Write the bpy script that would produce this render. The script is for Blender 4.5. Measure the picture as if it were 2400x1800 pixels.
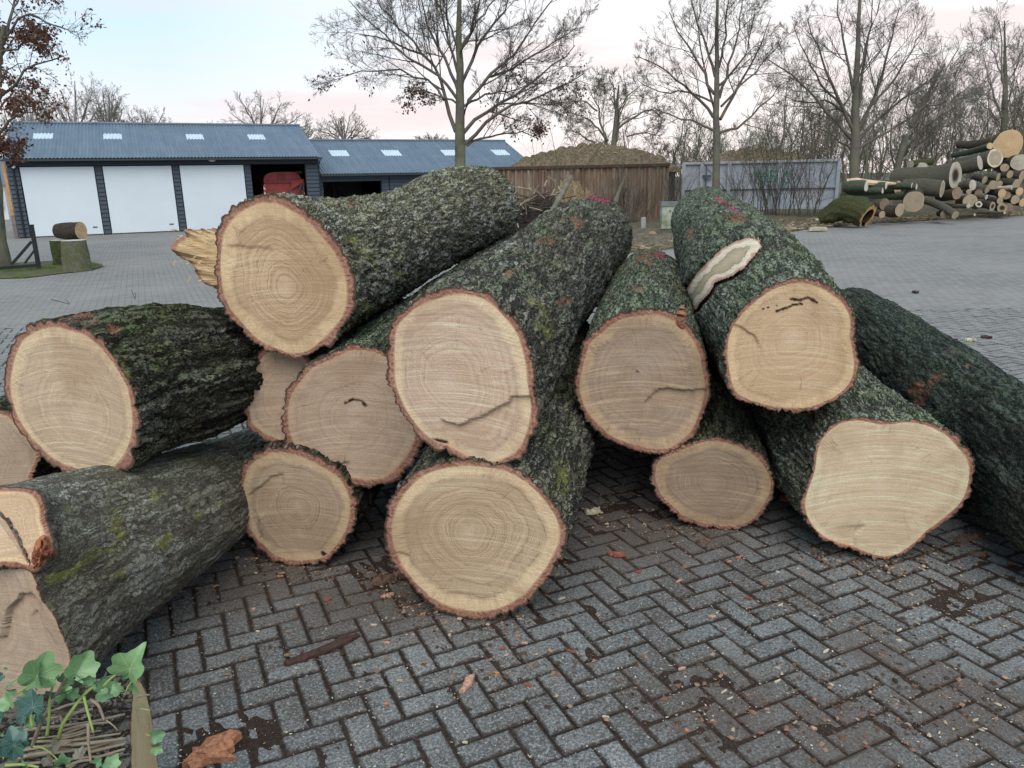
import bpy, bmesh, math, random
import numpy as np
from mathutils import Vector, Matrix

for o in list(bpy.data.objects):
    bpy.data.objects.remove(o)
SC = bpy.context.scene
COL = SC.collection
R_ = np.random.RandomState

# ------------------------------------------------------------------ camera
CAM_H = 2.2
PITCH, ROLL, YAW = math.radians(14.92), math.radians(-1.16), math.radians(25.06)
FPX = 1800.0                      # focal length in pixels of the 2400 px wide photograph


def cam_axes():
    fw = np.array([math.sin(YAW) * math.cos(PITCH), math.cos(YAW) * math.cos(PITCH), -math.sin(PITCH)])
    rt = np.array([math.cos(YAW), -math.sin(YAW), 0.0])
    up = np.cross(rt, fw)
    c, s = math.cos(ROLL), math.sin(ROLL)
    return fw, c * rt + s * up, -s * rt + c * up


FW, RT, UP = cam_axes()
CAM = np.array([0.0, 0.0, CAM_H])
cam_data = bpy.data.cameras.new('camera')
cam_data.sensor_width = 36.0
cam_data.lens = 36.0 * FPX / 2400.0
cam_data.clip_start = 0.05
cam_data.clip_end = 3000
cam = bpy.data.objects.new('camera', cam_data)
COL.objects.link(cam)
M = Matrix.Identity(4)
for i in range(3):
    M[i][0], M[i][1], M[i][2], M[i][3] = RT[i], UP[i], -FW[i], CAM[i]
cam.matrix_world = M
SC.camera = cam

# ------------------------------------------------------------------ world, sun, exposure
SUN_EL, SUN_AZ = math.radians(50), math.radians(205)     # azimuth clockwise from +Y (soft, veiled)
world = bpy.data.worlds.new('World')
SC.world = world
world.use_nodes = True
wn = world.node_tree.nodes
wl = world.node_tree.links
wn.clear()


def wnode(t, **k):
    n = wn.new(t)
    for a, b in k.items():
        setattr(n, a, b)
    return n


w_out = wnode('ShaderNodeOutputWorld')
w_bg = wnode('ShaderNodeBackground')
w_bg.inputs[1].default_value = 0.15
sky = wnode('ShaderNodeTexSky', sky_type='NISHITA', sun_disc=False)
sky.sun_elevation = SUN_EL
sky.sun_rotation = SUN_AZ
sky.air_density = 1.0
sky.dust_density = 1.5
sky.ozone_density = 1.0
tc = wnode('ShaderNodeTexCoord')
sep = wnode('ShaderNodeSeparateXYZ')
wl.new(tc.outputs['Generated'], sep.inputs[0])


def wramp(sock, stops):
    r = wnode('ShaderNodeValToRGB')
    e = r.color_ramp.elements
    while len(e) < len(stops):
        e.new(0.5)
    for i, (p, c) in enumerate(stops):
        e[i].position = p
        e[i].color = (c[0], c[1], c[2], 1) if isinstance(c, tuple) else (c, c, c, 1)
    wl.new(sock, r.inputs[0])
    return r.outputs[0]


def wmix(f, a, b):
    m = wnode('ShaderNodeMix', data_type='RGBA')
    for s, v in ((m.inputs['Factor'], f), (m.inputs['A'], a), (m.inputs['B'], b)):
        if isinstance(v, bpy.types.NodeSocket):
            wl.new(v, s)
        else:
            s.default_value = v
    return m.outputs['Result']


# thin bright veil of high cloud everywhere, peach towards the horizon, grey-pink streaks low down
mp = wnode('ShaderNodeMapping')
mp.inputs['Scale'].default_value = (1.0, 1.0, 3.2)
mp.inputs['Rotation'].default_value = (0.06, -0.08, 0.3)
wl.new(tc.outputs['Generated'], mp.inputs[0])
nz = wnode('ShaderNodeTexNoise')
nz.inputs['Scale'].default_value = 1.6
nz.inputs['Detail'].default_value = 4
nz.inputs['Roughness'].default_value = 0.52
wl.new(mp.outputs[0], nz.inputs['Vector'])
veil = wramp(nz.outputs[0], [(0.30, 0.35), (0.62, 0.92)])
col = wmix(0.30, sky.outputs[0], (3.0, 4.4, 5.7, 1))
col = wmix(veil, col, (3.05, 4.4, 5.4, 1))
# whiter towards the after-glow on the right
dotn = wnode('ShaderNodeVectorMath', operation='DOT_PRODUCT')
wl.new(tc.outputs['Generated'], dotn.inputs[0])
ga = math.radians(46)
dotn.inputs[1].default_value = (math.sin(ga), math.cos(ga), 0.15)
glow = wramp(dotn.outputs['Value'], [(0.74, 0.0), (0.98, 0.85)])
col = wmix(glow, col, (5.6, 5.45, 5.35, 1))
hor = wramp(sep.outputs['Z'], [(0.0, 0.8), (0.07, 0.6), (0.17, 0.15), (0.30, 0.0)])
col = wmix(hor, col, (5.5, 4.75, 4.45, 1))
# low streaky clouds
mp2 = wnode('ShaderNodeMapping')
mp2.inputs['Scale'].default_value = (1.5, 1.5, 11.0)
mp2.inputs['Location'].default_value = (0.35, 0.1, 0.0)
wl.new(tc.outputs['Generated'], mp2.inputs[0])
nz2 = wnode('ShaderNodeTexNoise')
nz2.inputs['Scale'].default_value = 2.1
nz2.inputs['Detail'].default_value = 5
wl.new(mp2.outputs[0], nz2.inputs['Vector'])
st = wramp(nz2.outputs[0], [(0.48, 0.0), (0.64, 0.85)])
band = wramp(sep.outputs['Z'], [(0.0, 0.6), (0.12, 1.0), (0.24, 0.25), (0.5, 0.05)])
mm = wnode('ShaderNodeMath', operation='MULTIPLY')
wl.new(st, mm.inputs[0])
wl.new(band, mm.inputs[1])
col = wmix(mm.outputs[0], col, (4.6, 3.95, 3.95, 1))
wl.new(col, w_bg.inputs[0])
wl.new(w_bg.outputs[0], w_out.inputs[0])

sun_d = bpy.data.lights.new('sun', 'SUN')
sun_d.energy = 1.5
sun_d.angle = math.radians(50)
sun_d.color = (1.0, 0.94, 0.86)
sun = bpy.data.objects.new('sun', sun_d)
COL.objects.link(sun)
sdir = Vector((math.sin(SUN_AZ) * math.cos(SUN_EL), math.cos(SUN_AZ) * math.cos(SUN_EL), math.sin(SUN_EL)))
sun.rotation_euler = sdir.to_track_quat('Z', 'Y').to_euler()

SC.render.engine = 'CYCLES'
SC.view_settings.view_transform = 'Standard'
SC.view_settings.look = 'None'
SC.view_settings.gamma = 1.0
SC.view_settings.use_curve_mapping = False
SC.view_settings.exposure = 0.5
SC.cycles.max_bounces = 4
SC.cycles.diffuse_bounces = 2

# ------------------------------------------------------------------ geometry helpers


def ray(px, py):
    d = FW + RT * ((px - 1200.0) / FPX) + UP * ((900.0 - py) / FPX)
    return d


def W(px, py, z):
    """point seen at a photograph pixel, z metres away along the view axis"""
    return CAM + ray(px, py) * z


def G(px, py, h=0.0):
    d = ray(px, py)
    return CAM + d * ((h - CAM_H) / d[2])


def YP(px, py, Y):
    d = ray(px, py)
    return CAM + d * (Y / d[1])


def proj(P):
    v = np.asarray(P) - CAM
    z = v @ FW
    return 1200 + FPX * (v @ RT) / z, 900 - FPX * (v @ UP) / z, z


def gz(px, z):
    """ground point below the column px at axis depth z"""
    a = CAM + FW * z + RT * ((px - 1200) / FPX * z)
    py = 900.0
    for _ in range(30):
        P = W(px, py, z)
        py += P[2] / (UP[2] * z / FPX)
    P = W(px, py, z)
    P[2] = 0
    return P


def nrm(v):
    v = np.asarray(v, float)
    return v / np.linalg.norm(v)


def hash2(ix, iy, seed):
    n = (ix.astype(np.int64) * 374761393 + iy.astype(np.int64) * 668265263 + seed * 982451653) & 0xffffffff
    n = ((n ^ (n >> 13)) * 1274126177) & 0xffffffff
    n = ((n ^ (n >> 16)) * 2246822519) & 0xffffffff
    n = n ^ (n >> 15)
    return (n & 0xffff) / 65535.0


def vnoise(x, y, seed=0, perx=None):
    x0 = np.floor(x)
    y0 = np.floor(y)
    fx, fy = x - x0, y - y0
    fx = fx * fx * (3 - 2 * fx)
    fy = fy * fy * (3 - 2 * fy)
    xa, xb = x0, x0 + 1
    if perx:
        xa, xb = xa % perx, xb % perx
    a, b = hash2(xa, y0, seed), hash2(xb, y0, seed)
    c, d = hash2(xa, y0 + 1, seed), hash2(xb, y0 + 1, seed)
    return (a * (1 - fx) + b * fx) * (1 - fy) + (c * (1 - fx) + d * fx) * fy


def fbm(x, y, seed=0, oct=4, perx=None):
    s, a, t = 0, 0.5, 0
    for i in range(oct):
        s = s + a * vnoise(x * 2 ** i, y * 2 ** i, seed + i * 17, perx * 2 ** i if perx else None)
        t += a
        a *= 0.5
    return s / t


def worley(x, y, seed=0, perx=None):
    x0, y0 = np.floor(x), np.floor(y)
    f1 = np.full(x.shape, 9.0)
    f2 = np.full(x.shape, 9.0)
    cid = np.zeros(x.shape)
    vx, vy = np.zeros(x.shape), np.zeros(x.shape)
    for dx in (-1, 0, 1):
        for dy in (-1, 0, 1):
            cx, cy = x0 + dx, y0 + dy
            hx = cx % perx if perx else cx
            jx, jy = hash2(hx, cy, seed), hash2(hx, cy, seed + 7)
            d = np.hypot(cx + .1 + .8 * jx - x, cy + .1 + .8 * jy - y)
            c = d < f1
            vx = np.where(c, x - (cx + .1 + .8 * jx), vx)
            vy = np.where(c, y - (cy + .1 + .8 * jy), vy)
            f2 = np.where(c, f1, np.minimum(f2, d))
            cid = np.where(c, hash2(hx, cy, seed + 31), cid)
            f1 = np.where(c, d, f1)
    return f1, f2, cid, vx, vy


def sstep(a, b, x):
    t = np.clip((x - a) / (b - a), 0, 1)
    return t * t * (3 - 2 * t)


def mesh_np(name, V, F, mats=(), smooth=False, fmat=None):
    """F: (m,k) int array of equal-size faces or a list of such arrays"""
    V = np.asarray(V, np.float32)
    FL = F if isinstance(F, list) else [F]
    FL = [np.asarray(f, np.int32) for f in FL if len(f)]
    me = bpy.data.meshes.new(name)
    me.vertices.add(len(V))
    me.vertices.foreach_set('co', V.ravel())
    nl = sum(f.size for f in FL)
    nf = sum(len(f) for f in FL)
    me.loops.add(nl)
    me.polygons.add(nf)
    me.loops.foreach_set('vertex_index', np.concatenate([f.ravel() for f in FL]))
    tot = np.concatenate([np.full(len(f), f.shape[1], np.int32) for f in FL])
    st_ = np.concatenate([[0], np.cumsum(tot)[:-1]]).astype(np.int32)
    me.polygons.foreach_set('loop_start', st_)
    if fmat is not None:
        me.polygons.foreach_set('material_index', np.asarray(fmat, np.int32))
    me.polygons.foreach_set('use_smooth', np.full(nf, smooth))
    me.update(calc_edges=True)
    me.validate()
    for m in mats:
        me.materials.append(m)
    return me


def attr(me, name, data, typ):
    a = me.attributes.new(name, typ, 'POINT')
    key = {'FLOAT': 'value', 'FLOAT_VECTOR': 'vector', 'FLOAT_COLOR': 'color'}[typ]
    a.data.foreach_set(key, np.asarray(data, np.float32).ravel())


def link(name, me, parent=None, loc=None):
    o = bpy.data.objects.new(name, me)
    COL.objects.link(o)
    if parent is not None:
        o.parent = parent
        o.matrix_parent_inverse = Matrix.Translation(parent.location).inverted() if parent.type == 'EMPTY' else Matrix.Identity(4)
    if loc is not None:
        o.location = loc
    return o


def tag(o, label, cat, group=None):
    o['label'] = label
    o['category'] = cat
    if group:
        o['group'] = group
    return o


def thing(name, label, cat, loc=(0, 0, 0), group=None):
    o = bpy.data.objects.new(name, None)
    o.empty_display_size = 0.2
    COL.objects.link(o)
    o.location = Vector([float(c) for c in loc])
    return tag(o, label, cat, group)


class MB:
    """collects simple solids, given in world space, into one mesh"""

    def __init__(s):
        s.v, s.f = [], []

    def add(s, v, f):
        n = len(s.v)
        s.v += [tuple(map(float, p)) for p in v]
        s.f += [tuple(i + n for i in q) for q in f]
        return s

    def box(s, x0, x1, y0, y1, z0, z1):
        v = [(x0, y0, z0), (x1, y0, z0), (x1, y1, z0), (x0, y1, z0), (x0, y0, z1), (x1, y0, z1), (x1, y1, z1), (x0, y1, z1)]
        return s.add(v, [(0, 3, 2, 1), (4, 5, 6, 7), (0, 1, 5, 4), (1, 2, 6, 5), (2, 3, 7, 6), (3, 0, 4, 7)])

    def obox(s, c, ax, ay, az, hx, hy, hz):
        c, ax, ay, az = map(np.asarray, (c, ax, ay, az))
        v = [c + ax * hx * i + ay * hy * j + az * hz * k for k in (-1, 1) for j in (-1, 1) for i in (-1, 1)]
        return s.add(v, [(0, 2, 3, 1), (4, 5, 7, 6), (0, 1, 5, 4), (1, 3, 7, 5), (3, 2, 6, 7), (2, 0, 4, 6)])

    def bar(s, a, b, w, h=None):
        a, b = np.asarray(a, float), np.asarray(b, float)
        t = nrm(b - a)
        u = nrm(np.cross(t, (0, 0, 1))) if abs(t[2]) < 0.95 else np.array([1., 0, 0])
        return s.obox((a + b) / 2, t, u, np.cross(u, t), np.linalg.norm(b - a) / 2, w / 2, (h or w) / 2)

    def tube(s, pts, rad, n=6, cap=True):
        pts = [np.asarray(p, float) for p in pts]
        k = len(pts)
        rad = [rad] * k if np.isscalar(rad) else rad
        V, F = [], []
        for i, p in enumerate(pts):
            t = nrm(pts[min(i + 1, k - 1)] - pts[max(i - 1, 0)])
            u = nrm(np.cross(t, (0, 0, 1)) if abs(t[2]) < 0.95 else np.cross(t, (1, 0, 0)))
            w = np.cross(u, t)
            V += [p + rad[i] * (u * math.cos(a) + w * math.sin(a)) for a in np.linspace(0, 2 * math.pi, n, endpoint=False)]
        for i in range(k - 1):
            for j in range(n):
                F.append((i * n + j, i * n + (j + 1) % n, (i + 1) * n + (j + 1) % n, (i + 1) * n + j))
        if cap:
            F += [tuple(range(n))[::-1], tuple(range((k - 1) * n, k * n))]
        return s.add(V, F)

    def mesh(s, name, mat, smooth=False):
        me = bpy.data.meshes.new(name)
        me.from_pydata(s.v, [], s.f)
        me.materials.append(mat)
        if smooth:
            me.polygons.foreach_set('use_smooth', [True] * len(me.polygons))
        me.update()
        return me

    def build(s, name, mat, parent=None, smooth=False):
        return link(name, s.mesh(name, mat, smooth), parent)


def grid_faces(nr, nc, wrap=True):
    i = np.arange(nr - 1)[:, None]
    j = np.arange(nc if wrap else nc - 1)[None, :]
    a = i * nc + j
    b = i * nc + (j + 1) % nc
    return np.stack([a, b, b + nc, a + nc], -1).reshape(-1, 4)


# ------------------------------------------------------------------ material helpers


class NT:
    def __init__(s, name):
        s.m = bpy.data.materials.new(name)
        s.m.use_nodes = True
        s.t = s.m.node_tree
        s.t.nodes.clear()
        s.out = s.t.nodes.new('ShaderNodeOutputMaterial')
        s.b = s.t.nodes.new('ShaderNodeBsdfPrincipled')
        s.t.links.new(s.b.outputs[0], s.out.inputs[0])

    def n(s, t, **k):
        q = s.t.nodes.new(t)
        for a, b in k.items():
            setattr(q, a, b)
        return q

    def set(s, sock, v):
        if isinstance(v, bpy.types.NodeSocket):
            s.t.links.new(v, sock)
        elif v is not None:
            if isinstance(v, (tuple, list)) and len(v) == 3 and len(getattr(sock, 'default_value', (0,) * 3)) == 4:
                v = (*v, 1)
            sock.default_value = v

    def math(s, op, a, b=None, c=None, clamp=False):
        q = s.n('ShaderNodeMath', operation=op, use_clamp=clamp)
        for i, v in enumerate((a, b, c)):
            if v is not None:
                s.set(q.inputs[i], v)
        return q.outputs[0]

    def mix(s, f, a, b, blend='MIX'):
        q = s.n('ShaderNodeMix', data_type='RGBA', blend_type=blend)
        s.set(q.inputs['Factor'], f)
        s.set(q.inputs['A'], a)
        s.set(q.inputs['B'], b)
        return q.outputs['Result']

    def ramp(s, f, stops):
        q = s.n('ShaderNodeValToRGB')
        e = q.color_ramp.elements
        while len(e) < len(stops):
            e.new(0.5)
        for i, (p, c) in enumerate(stops):
            e[i].position = p
            e[i].color = (c, c, c, 1) if np.isscalar(c) else (*c, 1)
        s.set(q.inputs[0], f)
        return q.outputs[0]

    def coord(s, kind='Object'):
        return s.n('ShaderNodeTexCoord').outputs[kind]

    def pos(s):
        return s.n('ShaderNodeNewGeometry').outputs['Position']

    def map(s, v, scale=(1, 1, 1), rot=(0, 0, 0), loc=(0, 0, 0)):
        q = s.n('ShaderNodeMapping')
        s.set(q.inputs[0], v)
        q.inputs['Scale'].default_value = scale
        q.inputs['Rotation'].default_value = rot
        q.inputs['Location'].default_value = loc
        return q.outputs[0]

    def noise(s, v, scale, detail=3, rough=0.5, dist=0.0, dim='3D', w=None):
        q = s.n('ShaderNodeTexNoise', noise_dimensions=dim)
        if v is not None and dim != '1D':
            s.set(q.inputs['Vector'], v)
        if w is not None:
            s.set(q.inputs['W'], w)
        q.inputs['Scale'].default_value = scale
        q.inputs['Detail'].default_value = detail
        q.inputs['Roughness'].default_value = rough
        q.inputs['Distortion'].default_value = dist
        return q.outputs[0]

    def voro(s, v, scale, feat='F1', out=0, rnd=1.0):
        q = s.n('ShaderNodeTexVoronoi', feature=feat)
        s.set(q.inputs['Vector'], v)
        q.inputs['Scale'].default_value = scale
        q.inputs['Randomness'].default_value = rnd
        return q.outputs[out]

    def attr(s, name, out='Fac'):
        return s.n('ShaderNodeAttribute', attribute_name=name).outputs[out]

    def xyz(s, v):
        q = s.n('ShaderNodeSeparateXYZ')
        s.set(q.inputs[0], v)
        return q.outputs

    def comb(s, x, y, z=0.0):
        q = s.n('ShaderNodeCombineXYZ')
        for i, v in enumerate((x, y, z)):
            s.set(q.inputs[i], v)
        return q.outputs[0]

    def bump(s, h, strength=0.5, dist=0.01, nrm_=None):
        q = s.n('ShaderNodeBump')
        s.set(q.inputs['Height'], h)
        q.inputs['Strength'].default_value = strength
        q.inputs['Distance'].default_value = dist
        if nrm_ is not None:
            s.set(q.inputs['Normal'], nrm_)
        return q.outputs[0]

    def done(s, color, rough=0.85, normal=None, spec=0.3, metal=0.0):
        s.set(s.b.inputs['Base Color'], color)
        s.set(s.b.inputs['Roughness'], rough)
        s.b.inputs['Specular IOR Level'].default_value = spec
        s.b.inputs['Metallic'].default_value = metal
        if normal is not None:
            s.set(s.b.inputs['Normal'], normal)
        return s.m


def simple_mat(name, c, rough=0.8, var=0.25, scale=6.0, bump=0.0, c2=None, spec=0.3, detail=4):
    t = NT(name)
    p = t.coord('Object')
    n = t.noise(p, scale, detail, 0.6)
    d = c2 or tuple(x * (1 - var) for x in c)
    k = t.mix(t.ramp(n, [(0.3, 0.0), (0.7, 1.0)]), d, tuple(min(1, x * (1 + var * .4)) for x in c))
    nb = t.bump(t.noise(p, scale * 4, 4), bump, 0.01) if bump else None
    return t.done(k, rough, nb, spec)

# ------------------------------------------------------------------ ground: paved yard
STAIN_SHADE = [(1700, 1645, .50), (1960, 1725, .42), (2240, 1655, .55), (880, 1395, .62), (1480, 1240, .8), (2050, 1530, .3), (640, 1340, .6)]  # dirt patches; shade beside the logs is put into their colour too


def paver_mat(name, stuff):
    t = NT(name)
    p = t.pos()
    if stuff:
        rnd = t.attr('tint')
    else:
        oi = t.n('ShaderNodeObjectInfo')
        wnz = t.n('ShaderNodeTexWhiteNoise', noise_dimensions='3D')
        t.set(wnz.inputs['Vector'], oi.outputs['Location'])
        rnd = wnz.outputs[0]
    base = t.ramp(rnd, [(0.0, (0.138, 0.138, 0.134)), (0.4, (0.182, 0.182, 0.177)), (0.75, (0.222, 0.222, 0.216)), (1.0, (0.262, 0.262, 0.257))])
    big = t.noise(p, 0.9, 3, 0.6)
    base = t.mix(t.ramp(big, [(0.35, 0.0), (0.7, 0.5)]), base, (0.15, 0.138, 0.125))
    fine = t.noise(p, 140, 3, 0.7)
    base = t.mix(t.ramp(fine, [(0.38, 0.75), (0.58, 0.0)]), base, (0.078, 0.079, 0.08))
    sp = t.voro(p, 115)
    spot = t.ramp(sp, [(0.12, 1.0), (0.26, 0.0)])
    spm = t.math('MULTIPLY', spot, t.ramp(t.noise(p, 34, 2), [(0.38, 0.05), (0.62, 1.0)]))
    base = t.mix(spm, base, (0.5, 0.49, 0.46))
    dirt = t.ramp(t.math('ADD', t.math('MULTIPLY', t.noise(p, 1.9, 5, 0.68), .75), t.math('MULTIPLY', t.noise(p, 26, 4, .7), .25)), [(0.47, 0.0), (0.63, 0.8)])
    base = t.mix(dirt, base, t.mix(fine, (0.028, 0.021, 0.017), (0.12, 0.088, 0.068)))
    dq = t.n('ShaderNodeVectorMath', operation='DISTANCE')
    t.set(dq.inputs[0], p)
    dq.inputs[1].default_value = tuple(float(v) for v in G(1300, 1350))
    clean = t.ramp(t.math('DIVIDE', dq.outputs['Value'], 10.0), [(0.3, 0.0), (0.85, 0.9)])
    base = t.mix(clean, base, t.mix(rnd, (0.185, 0.173, 0.16), (0.25, 0.233, 0.216)))
    grit = t.noise(p, 75, 4, .8)
    base = t.mix(t.ramp(grit, [(.50, 0.), (.66, .65)]), base, (0.42, 0.42, 0.40))
    base = t.mix(t.ramp(grit, [(.36, .7), (.48, 0.)]), base, (0.045, 0.047, 0.048))
    ed = t.math('ADD', t.attr('edge'), t.math('MULTIPLY', t.math('SUBTRACT', t.noise(p, 30, 4, .75), .5), 1.9))
    base = t.mix(t.math('MULTIPLY', t.ramp(ed, [(.40, 0.), (.85, 1.)]), t.math('SUBTRACT', 1.0, t.math('MULTIPLY', clean, .6))), base, t.mix(fine, (0.018, 0.015, 0.013), (0.075, 0.06, 0.05)))
    acc = None
    for (a, b, r) in STAIN_SHADE:
        q = G(a, b)
        dn = t.n('ShaderNodeVectorMath', operation='DISTANCE')
        t.set(dn.inputs[0], p)
        dn.inputs[1].default_value = tuple(float(v) for v in q)
        w = t.math('MULTIPLY', t.math('DIVIDE', dn.outputs['Value'], r), t.math('ADD', .45, t.noise(p, 5.0, 4, .7)))
        w = t.ramp(w, [(0.25, 0.72), (1.1, 0.0)])
        acc = w if acc is None else t.math('MAXIMUM', acc, w)
    base = t.mix(t.math('MULTIPLY', acc, t.ramp(fine, [(.3, .7), (.6, 1.)])), base, t.mix(fine, (0.045, 0.032, 0.025), (0.15, 0.11, 0.085)))
    nb = t.bump(t.math('ADD', t.math('MULTIPLY', fine, 0.6), t.noise(p, 40, 3)), 0.6, 0.007)
    return t.done(base, t.ramp(big, [(0.3, 0.85), (0.7, 0.97)]), nb, 0.15)


def bed_mat():
    t = NT('joint_dirt')
    p = t.pos()
    c = t.mix(t.ramp(t.noise(p, 60, 4, 0.7), [(0.3, 0), (0.7, 1)]), (0.016, 0.014, 0.012), (0.07, 0.055, 0.044))
    return t.done(c, 0.97, t.bump(t.noise(p, 90, 4), 0.8, 0.01), 0.1)


def yard_mat():
    t = NT('far_paving')
    p = t.pos()
    q = t.n('ShaderNodeTexBrick')
    t.set(q.inputs['Vector'], t.map(p, (1, 1, 1)))
    q.inputs['Scale'].default_value = 1.0
    q.inputs['Brick Width'].default_value = 0.248
    q.inputs['Row Height'].default_value = 0.124
    q.inputs['Mortar Size'].default_value = 0.008
    q.inputs['Color1'].default_value = (0.195, 0.182, 0.168, 1)
    q.inputs['Color2'].default_value = (0.255, 0.237, 0.219, 1)
    q.inputs['Mortar'].default_value = (0.06, 0.06, 0.062, 1)
    big = t.noise(p, 0.25, 5, 0.62)
    c = t.mix(t.ramp(big, [(0.3, 0.0), (0.72, 0.7)]), q.outputs[0], (0.285, 0.258, 0.234))
    c = t.mix(t.ramp(t.noise(t.map(p, (1, 1, 1), (0, 0, 0.4)), 1.4, 5, 0.7), [(0.52, 0), (0.75, 0.5)]), c, (0.15, 0.13, 0.118))
    c = t.mix(t.ramp(t.voro(p, 9), [(0.06, 0.8), (0.12, 0.0)]), c, (0.34, 0.32, 0.28))
    return t.done(c, 0.95, t.bump(q.outputs['Fac'], -0.3, 0.01), 0.1)


M_BED, M_YARD = bed_mat(), yard_mat()
M_PAVER, M_PAVERS = paver_mat('paver_concrete', False), paver_mat('paver_concrete_field', True)
NEARZ, NW0, NW1 = 12.5, 4.2, 11.0      # camera-aligned field of real pavers


def cg(x, z, h):
    """ground point x metres right, z metres ahead of the camera"""
    f = np.array([math.sin(YAW), math.cos(YAW), 0])
    r = np.array([math.cos(YAW), -math.sin(YAW), 0])
    q = f * z + r * x
    q[2] = h
    return q


m = MB()
m.add([cg(-2500, -60, -0.3), cg(2500, -60, -0.3), cg(2500, 2600, -0.3), cg(-2500, 2600, -0.3)], [(0, 1, 2, 3)])
gr = m.build('ground', simple_mat('earth', (0.09, 0.085, 0.06), 0.95, 0.4, 0.2))
gr['kind'] = 'structure'
m = MB()
zb = -0.007
n0, n1, f0, f1 = cg(-NW0, 0.6, zb), cg(NW0, 0.6, zb), cg(-NW1, NEARZ, zb), cg(NW1, NEARZ, zb)
ex = 70
m.add([cg(-60, -12, zb), cg(60, -12, zb), n1, n0], [(0, 1, 2, 3)])
m.add([cg(-60, -12, zb), n0, f0, cg(-ex, 60, zb)], [(0, 1, 2, 3)])
m.add([n1, cg(60, -12, zb), cg(ex, 60, zb), f1], [(0, 1, 2, 3)])
m.add([f0, f1, cg(ex, 60, zb), cg(-ex, 60, zb)], [(0, 1, 2, 3)])
o = m.build('yard', M_YARD)
o['kind'] = 'structure'
m = MB()
m.add([cg(-NW0 - .3, 0.3, -0.013), cg(NW0 + .3, 0.3, -0.013), cg(NW1 + .3, NEARZ + .3, -0.013), cg(-NW1 - .3, NEARZ + .3, -0.013)], [(0, 1, 2, 3)])
paving = m.build('paving', M_BED)
paving['kind'] = 'structure'

U_ = 0.124
GAP = 0.0040


def paver_shape(hor):
    """bevelled concrete paver centred on its origin, top at z=0"""
    a, b = (U_ - GAP, U_ / 2 - GAP) if hor else (U_ / 2 - GAP, U_ - GAP)
    v = []
    for (i, z) in ((0.026, 0.0), (0.009, -0.0008), (0.0, -0.007), (0.0, -.03)):
        x, y = a - i, b - i
        v += [(-x, -y, z), (x, -y, z), (x, y, z), (-x, y, z)]
    f = [(0, 1, 2, 3)]
    for k in (0, 4, 8):
        for i in range(4):
            j = (i + 1) % 4
            f.append((k + i, k + 4 + i, k + 4 + j, k + j))
    return np.array(v), np.array(f)


ii = np.arange(-68, 170)
jj = np.arange(-56, 136)
cells = []
I_, J_ = np.meshgrid(ii, jj, indexing='ij')
cls = (I_ - J_) % 4
for k, hor in ((0, True), (3, False)):
    s = cls == k
    x, y = I_[s] * U_, J_[s] * U_
    cx = x + (U_ if hor else U_ / 2)
    cy = y + (U_ / 2 if hor else U_)
    zc = cx * math.sin(YAW) + cy * math.cos(YAW)
    xc = cx * math.cos(YAW) - cy * math.sin(YAW)
    w = NW0 + (NW1 - NW0) * (zc - .6) / (NEARZ - .6)
    ok = (zc > 0.6) & (zc < NEARZ) & (abs(xc) < w)
    for a, b in zip(cx[ok], cy[ok]):
        cells.append((a, b, hor))
C = np.array([(a, b, 0) for a, b, h in cells])
hx = np.array([h for _, _, h in cells])
qx, qy, qz = proj(C)
inv = (qx > 20) & (qx < 2380) & (qy > 1190) & (qy < 1790) & ~((qx < 370) & (qy > 1540)) & ~((qx < 520) & (qy < 1380)) \
    & ~((qx > 900) & (qx < 1330) & (qy < 1420)) & ~((qx > 1890) & (qx < 2250) & (qy < 1260))
score = np.where(inv, 1.0 / qz, 0)
order = np.argsort(-score)
rs = R_(5)
pm = {}
for h in (True, False):
    v, f = paver_shape(h)
    pm[h] = mesh_np('paver', v, f, [M_PAVER])
    attr(pm[h], 'edge', np.repeat([0., .6, 1., 1.], 4), 'FLOAT')
single = set(order[:300].tolist())
for k in sorted(single):
    a, b, h = cells[k]
    o = link('paver', pm[h], paving)
    o.location = (a + rs.normal() * .001, b + rs.normal() * .001, rs.normal() * .0024)
    o.rotation_euler = (rs.normal() * .012, rs.normal() * .012, rs.normal() * .010)
rest = np.array([k for k in range(len(cells)) if k not in single])
Vs, Fs, T = [], [], []
for h in (True, False):
    v, f = paver_shape(h)
    idx = rest[hx[rest] == h]
    n = len(idx)
    c = C[idx] + np.stack([rs.normal(size=n) * .001, rs.normal(size=n) * .001, rs.normal(size=n) * .0026], -1)
    tilt = rs.normal(size=(n, 2)) * .013
    vv = v[None] + c[:, None, :]
    vv[:, :, :2] += rs.normal(size=(n, len(v), 2)) * .0013
    vv[:, :, 2] += v[None, :, 0] * tilt[:, :1] + v[None, :, 1] * tilt[:, 1:]
    base = sum(len(q) for q in Vs)
    Vs.append(vv.reshape(-1, 3))
    Fs.append((f[None] + (np.arange(n) * len(v))[:, None, None]).reshape(-1, 4) + base)
    T.append(np.repeat(rs.rand(n), len(v)))
me = mesh_np('paver_field', np.concatenate(Vs), np.concatenate(Fs), [M_PAVERS])
attr(me, 'tint', np.concatenate(T), 'FLOAT')
attr(me, 'edge', np.tile(np.repeat([0., .6, 1., 1.], 4), len(rest)), 'FLOAT')
o = link('paver_field', me, paving)
o['kind'] = 'stuff'

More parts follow.
